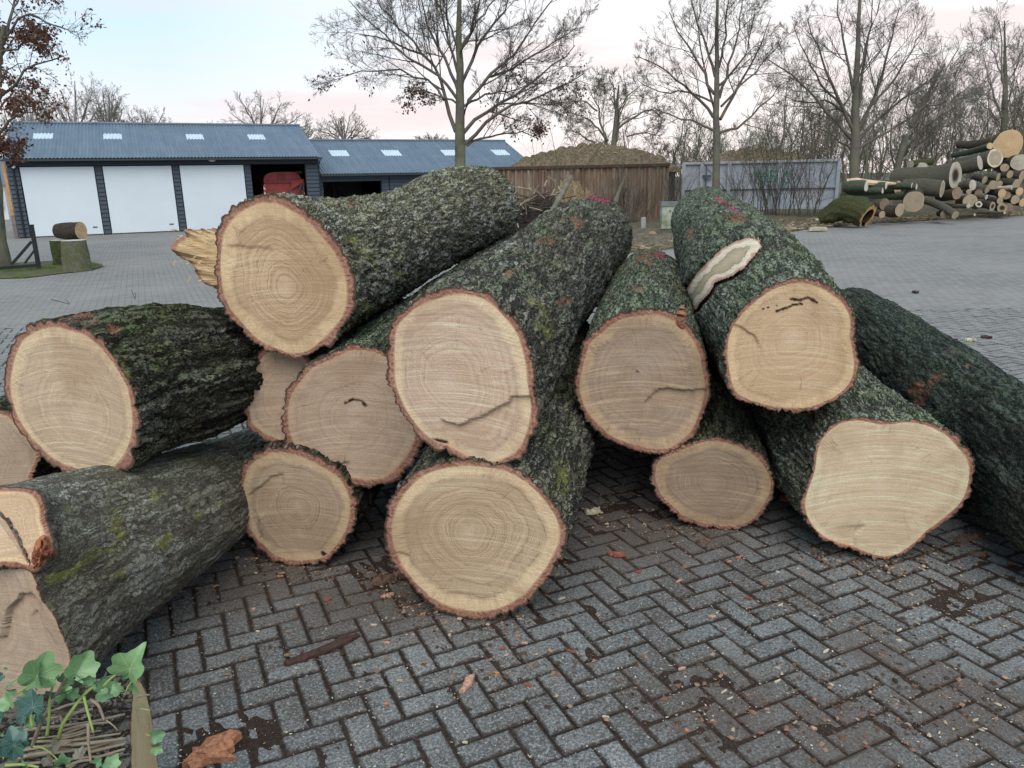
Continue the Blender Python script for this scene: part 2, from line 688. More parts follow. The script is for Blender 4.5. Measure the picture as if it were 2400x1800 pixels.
# loose brown bark dust lying over and between the pavers
nx, nz = 210, 150
xs = np.linspace(-1, 1, nx)
zs = 1.2 + (np.linspace(0, 1, nz) ** 1.5) * 6.5
ZZ, XX = np.meshgrid(zs, xs, indexing='ij')
XC = XX * (1.2 + ZZ * 0.78)
f2 = np.array([math.sin(YAW), math.cos(YAW)])
r2 = np.array([math.cos(YAW), -math.sin(YAW)])
PX = XC * r2[0] + ZZ * f2[0]
PY = XC * r2[1] + ZZ * f2[1]
hgt = fbm(PX * 1.7, PY * 1.7, 3, 5) + 0.5 * (fbm(PX * 16, PY * 16, 9, 3) - 0.5)
ux, uy, _ = proj(np.stack([PX, PY, PX * 0], -1).reshape(-1, 3))
ux, uy = ux.reshape(PX.shape), uy.reshape(PX.shape)
for (a, b, ra, rb, g) in ((1700, 1640, 230, 85, .22), (1960, 1720, 200, 60, .2), (2230, 1650, 230, 90, .26), (900, 1390, 200, 60, .16), (1950, 1540, 120, 40, .12),
                          (1480, 1250, 200, 130, .17), (700, 1330, 250, 60, .16), (1250, 1480, 130, 60, .1), (380, 1690, 90, 30, .2), (860, 1340, 90, 45, .22), (1180, 1600, 200, 80, .08)):
    hgt = hgt + g * np.exp(-(((ux - a) / ra) ** 2 + ((uy - b) / rb) ** 2))
zz = -0.0115 + 0.024 * np.clip(hgt - 0.445, -0.2, 0.6) + 0.009 * (fbm(PX * 40, PY * 40, 2, 2) - .5)
zz = np.clip(zz, -0.03, 0.006)
t = NT('bark_dust')
p = t.pos()
c = t.mix(t.ramp(t.noise(p, 55, 5, 0.75), [(0.3, 0), (0.72, 1)]), (0.018, 0.013, 0.011), (0.085, 0.055, 0.042))
c = t.mix(t.ramp(t.voro(p, 120), [(0.08, 0.9), (0.2, 0.0)]), c, (0.2, 0.15, 0.11))
M_DUST = t.done(c, 0.97, t.bump(t.noise(p, 160, 4, .7), 0.9, 0.008), 0.1)
me = mesh_np('dirt', np.stack([PX, PY, zz], -1).reshape(-1, 3), grid_faces(nz, nx, False)[:, ::-1], [M_DUST], True)
o = link('dirt', me)
o['kind'] = 'stuff'
tag(o, 'dark brown bark dust and dirt spread over the pavers', 'dirt')

# sawdust flecks
rs = R_(11)
n = 42000
zc = 1.3 + 7.0 * rs.rand(n) ** 0.8
xc = (rs.rand(n) * 2 - 1) * (1.0 + zc * .75)
px_, py_ = xc * r2[0] + zc * f2[0], xc * r2[1] + zc * f2[1]
keep = fbm(px_ * 2.1, py_ * 2.1, 21, 3) + .25 * rs.rand(n) > 0.53
px_, py_ = px_[keep], py_[keep]
n = len(px_)
an = rs.rand(n) * 6.283
L = (0.0014 + 0.0048 * rs.rand(n) ** 6)
Wd = L * (0.25 + .5 * rs.rand(n))
ca, sa = np.cos(an), np.sin(an)
V = []
for (i, j) in ((-1, -1), (1, -1), (1, 1), (-1, 1)):
    V.append(np.stack([px_ + ca * L * i - sa * Wd * j, py_ + sa * L * i + ca * Wd * j, 0.0045 + 0.004 * rs.rand(n)], -1))
V = np.stack(V, 1).reshape(-1, 3)
me = mesh_np('sawdust', V, np.arange(n * 4).reshape(-1, 4), [simple_mat('sawdust', (0.55, 0.5, 0.4), 0.9, 0.4, 30)])
o = link('sawdust', me)
o['kind'] = 'stuff'
tag(o, 'pale sawdust flecks strewn over the dark pavers', 'sawdust')


# ------------------------------------------------------------------ wood and bark materials
def bark_mat(name, ridge, furrow, moss, moss_amt, lichen, lich_amt, cw=0.03, cl=0.055, brown=(0.15, 0.12, 0.095), contrast=1.0, cellmin=0.25, longmin=0.0):
    t = NT(name)
    p = t.pos()
    bc = t.n('ShaderNodeAttribute', attribute_name='bc').outputs['Vector']
    rel = t.attr('relief')
    n1 = t.noise(p, 7, 4, 0.65)
    n2 = t.noise(p, 95, 3, 0.7)
    wob = t.noise(p, 24, 2, .6)
    wob2 = t.noise(p, 62, 3, .7)
    wob3 = t.noise(t.map(p, loc=(3, 7, 1)), 58, 3, .7)
    wv = t.n('ShaderNodeVectorMath', operation='ADD')
    t.set(wv.inputs[0], t.map(bc, (1 / cw, 1 / cl, 1)))
    t.set(wv.inputs[1], t.comb(t.math('ADD', t.math('MULTIPLY', wob, 1.8), t.math('MULTIPLY', wob2, 1.5)), t.math('ADD', t.math('MULTIPLY', n1, 2.0), t.math('MULTIPLY', wob3, 1.3)), 0.0))
    vq = t.n('ShaderNodeTexVoronoi', feature='F1', voronoi_dimensions='2D')
    t.set(vq.inputs['Vector'], wv.outputs[0])
    vq.inputs['Scale'].default_value = 1.0
    ve = t.n('ShaderNodeTexVoronoi', feature='DISTANCE_TO_EDGE', voronoi_dimensions='2D')
    t.set(ve.inputs['Vector'], wv.outputs[0])
    ve.inputs['Scale'].default_value = 1.0
    sc_ = t.n('ShaderNodeSeparateColor')
    t.set(sc_.inputs[0], vq.outputs['Color'])
    lw = t.n('ShaderNodeVectorMath', operation='ADD')
    t.set(lw.inputs[0], t.map(bc, (1 / cw * .62, 1 / cl * .15, 1)))
    t.set(lw.inputs[1], t.comb(t.math('MULTIPLY', n1, 2.6), t.math('MULTIPLY', wob, .8), 0.0))
    long_ = t.noise(lw.outputs[0], 1.0, 4, .68)
    rid = t.math('ABSOLUTE', t.math('SUBTRACT', long_, .5))
    # flakes: each with its own grey, patches of brown, furrows running along the trunk
    dark_ = tuple(c * .6 for c in ridge)
    lite = tuple(min(.6, c * 1.7 + .04) for c in ridge)
    r1 = t.mix(t.ramp(sc_.outputs[0], [(0.1, 0.0), (0.9, 1.0)]), dark_, ridge)
    r1 = t.mix(t.math('MULTIPLY', t.ramp(sc_.outputs[1], [(0.62, 0.0), (0.95, 1.0)]), .75 * contrast), r1, lite)
    r1 = t.mix(t.math('MULTIPLY', t.ramp(t.noise(p, 2.6, 3, .6), [(0.48, 0.0), (0.64, 1.0)]), .65), r1, t.mix(sc_.outputs[0], tuple(c * .5 for c in brown), brown))
    r1 = t.mix(t.ramp(n2, [(0.32, 0.65), (0.58, 0.0)]), r1, tuple(c * .3 for c in ridge))
    nz_ = t.xyz(t.n('ShaderNodeNewGeometry').outputs['Normal'])[2]
    up = t.ramp(nz_, [(0.2, 0.3), (0.8, 1.0)])
    mm_ = t.math('MULTIPLY', t.ramp(t.noise(p, 3.5, 4, 0.7), [(0.40, 0.0), (0.58, 1.0)]), up)
    r1 = t.mix(t.math('MULTIPLY', mm_, moss_amt), r1, t.mix(t.ramp(n2, [(.3, 0), (.7, 1)]), tuple(c * .45 for c in moss), tuple(c * 1.5 for c in moss)))
    gap = t.math('MULTIPLY', t.ramp(ve.outputs[0], [(0.0, cellmin), (0.09, 1.0)]), t.ramp(rid, [(0.004, longmin), (0.05, 1.0)]))
    gap = t.math('MULTIPLY', gap, t.ramp(t.noise(p, 48, 3, .7), [(.26, 0.), (.37, 1.)]))
    gap = t.math('MULTIPLY', gap, t.ramp(rel, [(0.03, 0.0), (0.26, 1.0)]))
    col_ = t.mix(gap, furrow, r1)
    lv = t.voro(t.map(p, (1, 1, 1), (.3, .2, .1)), 6.5)
    lm = t.math('MULTIPLY', t.ramp(t.math('ADD', lv, t.math('MULTIPLY', n1, 0.35)), [(0.24, 1.0), (0.34, 0.0)]), t.ramp(t.noise(p, 2.2, 2), [(0.5, 0), (0.56, 1)]))
    lm = t.math('MULTIPLY', lm, t.math('MULTIPLY', gap, t.ramp(n2, [(.36, .1), (.6, 1.)])))
    col_ = t.mix(t.math('MULTIPLY', lm, lich_amt), col_, lichen)
    mk = t.n('ShaderNodeAttribute', attribute_name='marks')
    sepc = t.n('ShaderNodeSeparateColor')
    t.set(sepc.inputs[0], mk.outputs['Color'])
    brk = t.ramp(t.math('ADD', t.math('MULTIPLY', n2, .4), t.math('MULTIPLY', sc_.outputs[2], .6)), [(.36, 0.), (.5, 1.)])
    col_ = t.mix(t.math('MULTIPLY', sepc.outputs[1], t.math('MULTIPLY', brk, .95)), col_, t.mix(t.ramp(n2, [(.3, 0), (.7, 1)]), (0.10, 0.040, 0.026), (0.40, 0.20, 0.125)))
    col_ = t.mix(t.math('MULTIPLY', sepc.outputs[2], t.math('MULTIPLY', brk, .8)), col_, t.mix(n2, (0.13, 0.13, 0.03), (0.36, 0.35, 0.11)))
    col_ = t.mix(t.math('MULTIPLY', sepc.outputs[0], t.math('MULTIPLY', t.ramp(n2, [(.38, .0), (.52, 1.)]), gap)), col_, (0.62, 0.03, 0.14))
    hb = t.math('ADD', t.math('MULTIPLY', gap, t.math('ADD', .5, sc_.outputs[0])), t.math('MULTIPLY', n2, .45))
    nb = t.bump(hb, 0.9, 0.014)
    return t.done(col_, 0.93, nb, 0.15)


def face_mat(name, heart, sap, mid, seed, saw=0.4, sawamt=0.5, sapw=0.84, ringc=0.55):
    t = NT(name)
    a = t.n('ShaderNodeAttribute', attribute_name='fc').outputs['Vector']
    X, Y, R = t.xyz(a)
    flat = t.map(t.comb(X, Y, 0.0), loc=(seed * 3.7, seed * 1.3, 0))
    warp = t.noise(flat, 4.2, 3, 0.5)
    warp2 = t.noise(flat, 17.0, 3, 0.6)
    rc = t.math('ADD', R, t.math('ADD', t.math('MULTIPLY', t.math('SUBTRACT', warp, .5), 0.24), t.math('MULTIPLY', t.math('SUBTRACT', warp2, .5), 0.075)))
    r1 = t.noise(None, 22, 3, 0.62, dim='1D', w=t.math('ADD', rc, seed * 1.37))
    r2_ = t.noise(None, 110, 3, 0.65, dim='1D', w=t.math('ADD', rc, seed * 2.11))
    rings = t.math('ADD', t.math('MULTIPLY', r1, 0.5), t.math('MULTIPLY', r2_, 0.5))
    hc = t.mix(t.ramp(t.noise(flat, 2.4, 4, 0.6), [(0.32, 0), (0.68, 1)]), heart, mid)
    rmask = t.ramp(t.noise(flat, 3.1, 3, .55, .3), [(.36, .4), (.62, 1.)])
    rings = t.math('ADD', .5, t.math('MULTIPLY', t.math('SUBTRACT', rings, .5), rmask))
    hc = t.mix(t.math('MULTIPLY', t.ramp(rings, [(0.40, 1.0), (0.53, 0.0)]), ringc), hc, tuple(c * d for c, d in zip(heart, (.52, .46, .40))))
    hc = t.mix(t.math('MULTIPLY', t.ramp(rings, [(0.52, 0.0), (0.66, 1.0)]), ringc * .7), hc, tuple(min(.8, c * 1.3) for c in mid))
    ctr = t.ramp(t.math('ADD', R, t.math('MULTIPLY', t.math('SUBTRACT', warp, .5), .3)), [(0.0, 0.75), (0.22, 0.0)])
    hc = t.mix(ctr, hc, tuple(c * d for c, d in zip(mid, (1.12, 1.14, 1.22))))
    sb = t.math('ADD', R, t.math('MULTIPLY', t.math('SUBTRACT', t.noise(flat, 4.0, 5, .68), .5), 0.36))
    ang = t.math('ARCTAN2', Y, X)
    rays = t.noise(t.comb(t.math('MULTIPLY', ang, 26.0), t.math('MULTIPLY', R, 3.0), seed), 1.0, 3, .65)
    sc = t.mix(t.ramp(rays, [(0.35, 0), (0.65, 1)]), tuple(c * .86 for c in sap), tuple(min(.85, c * 1.08) for c in sap))
    sc = t.mix(t.math('MULTIPLY', t.ramp(rings, [(0.4, 1.0), (0.5, 0.0)]), 0.22), sc, tuple(c * .6 for c in sap))
    bnd = t.ramp(sb, [(sapw - .03, 0.0), (sapw + .045, 1.0)])
    edge = t.math('MULTIPLY', t.ramp(sb, [(sapw - .09, 0.0), (sapw - .005, 1.0)]), t.math('SUBTRACT', 1.0, bnd))
    hc = t.mix(t.math('MULTIPLY', edge, 0.35), hc, tuple(c * .62 for c in heart))
    c = t.mix(bnd, hc, sc)
    # chain saw marks: long, slightly curved scratches
    rot = t.map(t.comb(t.math('ADD', X, t.math('MULTIPLY', t.math('MULTIPLY', Y, Y), 0.35)), t.math('ADD', Y, t.math('MULTIPLY', t.math('MULTIPLY', X, X), 0.45)), 0.0), (1.0, 52, 1), (0, 0, saw), (seed, seed * 2.2, 0))
    sw = t.noise(rot, 1.0, 4, 0.72)
    rotb = t.map(t.comb(X, Y, 0.0), (1.3, 60, 1), (0, 0, saw + 1.15), (seed * 1.9, seed, 0))
    swb = t.noise(rotb, 1.0, 3, 0.7)
    patch = t.ramp(t.noise(flat, 2.0, 3), [(0.36, 0.15), (0.62, 1.0)])
    patchb = t.ramp(t.noise(flat, 2.6, 3, .5, .4), [(0.5, 0.0), (0.66, 1.0)])
    c = t.mix(t.math('MULTIPLY', t.math('MULTIPLY', t.ramp(sw, [(0.50, 0.0), (0.66, 1.0)]), patch), min(1., sawamt * 1.25)), c, tuple(min(.82, x * 1.25 + .05) for x in sap))
    c = t.mix(t.math('MULTIPLY', t.math('MULTIPLY', t.ramp(swb, [(0.50, 0.0), (0.66, 1.0)]), patchb), sawamt), c, tuple(min(.8, x * 1.15 + .03) for x in sap))
    c = t.mix(t.math('MULTIPLY', t.ramp(sw, [(0.30, 1.0), (0.44, 0.0)]), sawamt * .5), c, tuple(x * .55 for x in heart))
    # fine grain, stains
    c = t.mix(t.math('MULTIPLY', t.ramp(t.noise(flat, 130, 4, .75), [(.38, 1.), (.58, 0.)]), 0.38), c, tuple(x * .5 for x in heart))
    c = t.mix(t.math('MULTIPLY', t.ramp(t.noise(flat, 5.2, 5, .7), [(.58, 0.), (.78, 1.)]), 0.35), c, tuple(x * d for x, d in zip(heart, (.72, .62, .52))))
    c = t.mix(t.math('MULTIPLY', t.ramp(t.noise(flat, 2.2, 5, .7, .6), [(.46, 0.), (.64, 1.)]), 0.6), c, tuple(x * d for x, d in zip(heart, (.70, .66, .62))))
    chk = t.noise(t.comb(t.math('MULTIPLY', ang, 5.0), t.math('MULTIPLY', R, 1.2), seed * 2.0), 1.0, 2, .5)
    ck = t.math('MULTIPLY', t.ramp(t.math('ABSOLUTE', t.math('SUBTRACT', chk, .5)), [(0.0, 1.0), (0.012, 0.0)]), t.ramp(t.noise(flat, 6, 2), [(.52, 0.), (.6, 1.)]))
    c = t.mix(t.math('MULTIPLY', ck, .5), c, tuple(x * .28 for x in heart))
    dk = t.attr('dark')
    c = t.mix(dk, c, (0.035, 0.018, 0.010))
    nb = t.bump(t.math('ADD', t.math('MULTIPLY', sw, 0.7), t.math('ADD', t.math('MULTIPLY', rings, .5), t.math('MULTIPLY', swb, .4))), 0.55, 0.008)
    return t.done(c, 0.78, nb, 0.25)


def rim_mat():
    t = NT('inner_bark')
    p = t.pos()
    n = t.noise(p, 70, 4, 0.7)
    c = t.mix(t.ramp(n, [(0.3, 0), (0.7, 1)]), (0.18, 0.08, 0.055), (0.50, 0.27, 0.19))
    c = t.mix(t.ramp(t.noise(p, 11, 3), [(0.45, 0), (0.65, 0.6)]), c, (0.26, 0.11, 0.075))
    rr = t.attr('rimr')
    c = t.mix(t.ramp(t.math('ADD', rr, t.math('MULTIPLY', n, .35)), [(0.85, 0.0), (1.15, 0.9)]), c, (0.07, 0.045, 0.03))
    c = t.mix(t.ramp(t.math('ADD', rr, t.math('MULTIPLY', n, .3)), [(0.22, 0.75), (0.4, 0.0)]), c, (0.55, 0.36, 0.2))
    return t.done(c, 0.9, t.bump(n, .6, .01), 0.2)


M_RIM = rim_mat()
BM = {
    'olive': bark_mat('bark_olive_grey', (0.43, 0.40, 0.295), (0.028, 0.020, 0.014), (0.31, 0.30, 0.145), 0.6, (0.40, 0.37, 0.08), 0.6, .028, .06, (0.24, 0.19, 0.125)),
    'dark': bark_mat('bark_dark_grey', (0.265, 0.245, 0.195), (0.014, 0.011, 0.009), (0.16, 0.18, 0.085), 0.65, (0.30, 0.30, 0.16), 0.3, .030, .07, (0.17, 0.125, 0.085)),
    'green': bark_mat('bark_grey_green', (0.275, 0.285, 0.215), (0.016, 0.015, 0.011), (0.19, 0.235, 0.115), 0.7, (0.25, 0.3, 0.2), 0.25, .026, .055, (0.17, 0.15, 0.095)),
    'deep': bark_mat('bark_deep_green', (0.098, 0.112, 0.09), (0.007, 0.009, 0.0075), (0.065, 0.092, 0.05), 0.6, (0.3, 0.32, 0.24), 0.2, .028, .10, (0.08, 0.07, 0.052), .6),
    'moss': bark_mat('bark_mossy_black', (0.175, 0.168, 0.128), (0.010, 0.006, 0.005), (0.085, 0.11, 0.03), 0.85, (0.24, 0.28, 0.16), 0.35, .040, .22, (0.09, 0.078, 0.055), .5),
    'lichen': bark_mat('bark_grey_lichen', (0.35, 0.33, 0.265), (0.07, 0.050, 0.040), (0.17, 0.17, 0.085), 0.6, (0.36, 0.33, 0.07), 0.95, .034, .09, (0.19, 0.155, 0.105), .6, .72, .3),
    'brown': bark_mat('bark_brown', (0.17, 0.138, 0.11), (0.02, 0.014, 0.010), (0.10, 0.11, 0.07), 0.4, (0.2, 0.2, 0.1), 0.1, .03, .13),
}

# bark relief: cell width, cell length, depth, wander, flakiness, furrow share
RELIEF = {
    'scaly': (0.038, 0.075, 0.036, 1.0, 1.0, 0.38),
    'fine': (0.030, 0.055, 0.027, 1.0, 1.0, 0.30),
    'ridged': (0.040, 0.17, 0.042, 1.3, 0.5, 0.6),
    'smooth': (0.038, 0.085, 0.016, 1.2, 0.8, 0.40),
    'diamond': (0.032, 0.10, 0.027, 1.0, 0.8, 0.45),
}


def relief(kind, th, s, R, seed):
    cw, cl, amp, wand, flake, furrow = RELIEF[kind]
    n = max(8, int(round(2 * math.pi * R / cw)))
    x = th / (2 * math.pi) * n
    y = s / cl
    lx = fbm(th / (2 * math.pi) * 10, s * 3.0, seed + 3, 3, 10) - .5
    ly = fbm(th / (2 * math.pi) * 12, s * 4.0, seed + 5, 3, 12) - .5
    wx = fbm(th / (2 * math.pi) * n * 1.0, s / cl * 1.3, seed + 6, 2, n) - .5
    wy = fbm(th / (2 * math.pi) * n * 1.0, s / cl * 1.3, seed + 8, 2, n) - .5
    x2, y2 = x + lx * wand * 3.0 + wx * 1.1, y + ly * wand * 1.8 + wy * 1.0
    f1, f2, cid, vx, vy = worley(x2, y2, seed, n)
    e = f2 - f1
    plate = sstep(0.0, 0.32, e)
    tilt = (cid - .5) * 1.3 * vy + ((cid * 7.3) % 1 - .5) * 1.1 * vx
    g1, g2, gid, gx, gy = worley(x2 * 2.3 + 7, y2 * 2.1, seed + 50)
    small = sstep(0.0, 0.4, g2 - g1) * (.4 + .6 * gid)
    h = plate * (0.30 + 0.45 * cid + .55 * flake * tilt) + 0.30 * small + 0.25 * (fbm(x * 2.6, s / cw * 2.2, seed + 40, 3) - .5)
    if furrow:
        ws = np.abs(fbm(x2 * .40, y2 * .26, seed + 9, 3) - .5) * 2
        ridge = sstep(0.02, 0.42, ws)
        h = h * (1 - furrow) + furrow * (ridge * 1.1)
        plate = plate * (1 - furrow * .6) + ridge * furrow * .6
    big = fbm(th / (2 * math.pi) * 8, s * 2.2, seed + 44, 3, 8)
    h = h * (.55 + .9 * big)
    return h, np.clip(.25 * plate + .75 * h, 0, 1.2), amp, np.clip(cid * .6 + gid * .4, 0, 1)


# ------------------------------------------------------------------ the big sawn logs
def crop(ox, oy, s, pts):
    return [(ox + x / s, oy + y / s) for x, y in pts]


def stroke_w(qx, qy, pts, rad, seed):
    d = np.full(qx.shape, 1e9)
    pts = np.asarray(pts, float)
    if len(pts) == 1:
        pts = np.repeat(pts, 2, 0)
    for a, b in zip(pts[:-1], pts[1:]):
        v = b - a
        t = np.clip(((qx - a[0]) * v[0] + (qy - a[1]) * v[1]) / max(v @ v, 1e-6), 0, 1)
        d = np.minimum(d, np.hypot(qx - a[0] - t * v[0], qy - a[1] - t * v[1]))
    n = fbm(qx / 9., qy / 9., seed, 3)
    return sstep(1.15, 0.6, d / rad + (n - .5) * 1.5)


def ringspline(P, s):
    """Catmull-Rom through rows of P at parameters s (arc length), returns function"""
    P = np.asarray(P, float)
    s = np.asarray(s, float)
    mth = np.gradient(P, s, axis=0) if len(P) > 2 else np.repeat((P[1:] - P[:-1]) / (s[1] - s[0]), 2, 0)

    def f(t):
        k = np.clip(np.searchsorted(s, t, 'right') - 1, 0, len(s) - 2)
        h = (s[k + 1] - s[k])
        u = (t - s[k]) / h
        u2, u3 = u * u, u * u * u
        sh = (-1,) + (1,) * (P.ndim - 1)
        u, u2, u3, h = (q.reshape(sh) for q in (u, u2, u3, h))
        return (2 * u3 - 3 * u2 + 1) * P[k] + (u3 - 2 * u2 + u) * h * mth[k] + (-2 * u3 + 3 * u2) * P[k + 1] + (u3 - u2) * h * mth[k + 1]
    return f


LOGS = {}
ZS = 0.945


def make_log(key, label, contour, z0, sections, bark, kind, fmat, seed, na=264, nrow=180, rim=(0.034, 0.06), pith=(0, 0), ntilt=(0, 0),
             marks=(), dark=(), steps=(), blend=0.45, cat='log', group='sawn trunks stacked on the yard', kr=44, name='sawn_log', parent=None, tangent=None, wob=0.05, zs=ZS, disc=None, sec3=None, flats=()):
    cpx = np.asarray(contour, float)
    c0 = (cpx.max(0) + cpx.min(0)) / 2
    z0 *= zs
    sections = [(a, b, z * zs, r) for a, b, z, r in sections]
    C0 = W(c0[0], c0[1], z0)
    cents = [C0] + [W(a, b, z) for a, b, z, r in sections]
    rads = [r * z / FPX for a, b, z, r in sections]
    if sec3:
        C0 = sec3[0][0]
        cents, rads = [q for q, r in sec3], [r for q, r in sec3[1:]]
    cents = np.array(cents)
    sl = np.concatenate([[0], np.cumsum(np.linalg.norm(np.diff(cents, axis=0), axis=1))])
    T0 = nrm(cents[1] - cents[0]) if tangent is None else nrm(tangent)
    U0 = nrm(np.cross(T0, (0, 0, 1)))
    V0 = np.cross(U0, T0)
    nn = nrm(-T0 + U0 * ntilt[0] + V0 * ntilt[1])
    pts = []
    for (a, b) in ([] if disc else cpx):
        d = ray(a, b)
        pts.append(CAM + d * (((C0 - CAM) @ nn) / (d @ nn)))
    if disc:
        pts = [C0 + disc * (U0 * math.cos(a) + V0 * math.sin(a)) for a in np.linspace(-3, 3, 24)]
    pts = np.array(pts) - C0
    ca, cb = pts @ U0, pts @ V0
    ph = np.arctan2(cb, ca)
    rr = np.hypot(ca, cb)
    o_ = np.argsort(ph)
    ph, rr = ph[o_], rr[o_]
    th = -math.pi / 2 + np.linspace(0, 2 * math.pi, na, endpoint=False)
    thw = np.where(th > math.pi, th - 2 * math.pi, th)
    Rf = np.interp(thw, np.concatenate([ph - 2 * math.pi, ph, ph + 2 * math.pi]), np.concatenate([rr] * 3))
    kk = max(1, na // 70)
    Rf = np.convolve(np.concatenate([Rf[-kk:], Rf, Rf[:kk]]), np.ones(2 * kk + 1) / (2 * kk + 1), 'valid')
    u0 = th + math.pi / 2
    cs, sn = np.cos(th), np.sin(th)
    tn = -(nn @ U0 * cs + nn @ V0 * sn) / (nn @ T0)      # axial offset per radius of the (oblique) face
    rbar = Rf.mean()
    # section shapes
    shapes = [Rf]
    for k, r in enumerate(rads):
        w = min(1.0, sl[k + 1] / sl[-1] / blend)
        wb = 1 + wob * 2 * (fbm(u0 / (2 * math.pi) * 4, np.full(na, k * 1.7), seed + 70 + k, 2, 4) - .5)
        shapes.append((Rf / rbar * r) * (1 - w) + r * wb * w)
    cf, rf = ringspline(cents, sl), ringspline(np.array(shapes), sl)
    kg = max(0.15, math.log(max(1.05, sections[-1][2] / z0))) if sections else .15
    s = sl[-1] * (np.exp(kg * np.linspace(0, 1, nrow)) - 1) / (math.exp(kg) - 1)
    Cc, Rr = cf(s), rf(s)
    e = 1e-3
    Tt = cf(np.minimum(s + e, sl[-1])) - cf(np.maximum(s - e, 0))
    Tt /= np.linalg.norm(Tt, axis=1)[:, None]
    if tangent is not None:
        wt = sstep(0, .5, s / sl[-1])[:, None]
        Tt = T0[None] * (1 - wt) + Tt * wt
        Tt /= np.linalg.norm(Tt, axis=1)[:, None]
    Tt[0] = T0
    Uu = np.cross(Tt, np.array([0, 0, 1.]))
    Uu /= np.linalg.norm(Uu, axis=1)[:, None]
    Vv = np.cross(Uu, Tt)
    S, TH = np.meshgrid(s, u0, indexing='ij')
    h, plate, amp, cid = relief(kind, TH, S, rbar, seed)
    lump = (fbm(TH / (2 * math.pi) * 5, S * 1.3, seed + 90, 3, 5) - .5) * 0.10 * rbar * sstep(0, .5, S)
    Rs = Rr + lump - amp * .42
    Rr = Rr + lump + amp * (h - 0.75)
    if flats:
        d0 = cs[None, :, None] * Uu[:, None, :] + sn[None, :, None] * Vv[:, None, :]
        Q = Cc[:, None, :] + d0 * Rr[..., None]
        qx, qy, _ = proj(Q.reshape(-1, 3))
        fc_ = (((CAM - Q) * d0).sum(-1) > 0).ravel()
        done_ = np.zeros(Rr.shape, bool)
        for poly in flats:
            pl = np.asarray(poly)
            ins = np.zeros(len(qx), bool)
            for (x1, y1), (x2, y2) in zip(pl, np.roll(pl, -1, 0)):
                cr = ((y1 > qy) != (y2 > qy)) & (qx < (x2 - x1) * (qy - y1) / (y2 - y1 + 1e-9) + x1)
                ins ^= cr
            ins = (ins & fc_).reshape(Rr.shape)
            Rr = np.where(ins & (~done_), Rs - .03, Rr)
            done_ |= ins
    dirs = cs[None, :, None] * Uu[:, None, :] + sn[None, :, None] * Vv[:, None, :]
    P = Cc[:, None, :] + dirs * Rr[..., None] + Tt[:, None, :] * (tn[None, :] * Rr * np.exp(-S / 0.7))[..., None]
    # marks
    mk = np.zeros(P.shape[:2] + (4,))
    mk[..., 3] = 1
    if marks:
        qx, qy, qz = proj(P.reshape(-1, 3))
        qx, qy = qx.reshape(P.shape[:2]), qy.reshape(P.shape[:2])
        facing = ((CAM - P) * dirs).sum(-1) > 0
        for ch, pl, rd in marks:
            w = stroke_w(qx, qy, pl, rd, seed + 5) * facing
            c = 'prl'.index(ch)
            mk[..., c] = np.maximum(mk[..., c], w)
    own = parent is None
    root = parent or thing(name, label, cat, cents.mean(0) * [1, 1, 0] + [0, 0, max(0, (cents[:, 2] - np.array([rbar] + rads)).min())], group)
    me = mesh_np('bark', P.reshape(-1, 3), grid_faces(nrow, na)[:, ::-1], [bark], True)
    attr(me, 'relief', np.clip(plate * (0.6 + .4 * cid), 0, 1).ravel(), 'FLOAT')
    attr(me, 'plate', np.clip(plate * cid, 0, 1).ravel(), 'FLOAT')
    attr(me, 'marks', mk.reshape(-1, 4), 'FLOAT_COLOR')
    attr(me, 'bc', np.stack([TH * rbar + seed * 3.1, S, S * 0], -1).reshape(-1, 3), 'FLOAT_VECTOR')
    bo = link('bark' if own else 'branch_stub', me, root)
    proot = root if own else bo
    # cut face
    fr0 = P[0]
    bt = rim[0] + (rim[1] - rim[0]) * fbm(u0 / (2 * math.pi) * 7, u0 * 0, seed + 8, 3, 7)
    Rw = np.minimum(Rf - bt, Rr[0] - 0.004)
    Rw = np.convolve(np.concatenate([Rw[-3:], Rw, Rw[:3]]), np.ones(7) / 7, 'valid')
    fa = lambda a, b: C0 + a[..., None] * U0 + b[..., None] * V0 + (-(nn @ U0 * a + nn @ V0 * b) / (nn @ T0))[..., None] * T0
    pa, pb = pith[0] * rbar, pith[1] * rbar
    q = np.linspace(0, 1, kr) ** 0.8
    A = pa + (Rw * cs - pa)[None] * q[:, None]
    B = pb + (Rw * sn - pb)[None] * q[:, None]
    dep = (fbm(A * 9 + 50, B * 9 + 50, seed + 60, 3) - .5) * 0.006
    for (pl, dp, mode) in steps:
        pp = np.array([CAM + ray(a, b) * (((C0 - CAM) @ nn) / (ray(a, b) @ nn)) for a, b in pl]) - C0
        x, y = pp @ U0, pp @ V0
        if mode == 'v':
            x, y, AA, BB = y, x, B, A
        else:
            AA, BB = A, B
        oo = np.argsort(x)
        x, y = x[oo], y[oo]
        yl = np.interp(AA, x, y) + (fbm(AA * 40, AA * 0, seed, 2) - .5) * .012
        inside = sstep(x[0] - .01, x[0] + .03, AA) * sstep(x[-1] + .01, x[-1] - .03, AA)
        g = yl - BB
        dep = dep - dp * inside * sstep(-0.002, 0.006, g) * np.exp(-np.clip(g, 0, 9) / 0.16)
    FP = fa(A, B) + dep[..., None] * nn
    nv = kr * na
    me = mesh_np('cut_face', FP.reshape(-1, 3), grid_faces(kr, na), [fmat], True)
    attr(me, 'fc', np.stack([A - pa, B - pb, np.repeat(q[:, None], na, 1)], -1).reshape(-1, 3), 'FLOAT_VECTOR')
    dk = np.zeros(nv)
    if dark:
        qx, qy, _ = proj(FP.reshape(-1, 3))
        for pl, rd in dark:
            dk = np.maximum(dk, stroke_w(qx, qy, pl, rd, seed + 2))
    attr(me, 'dark', dk, 'FLOAT')
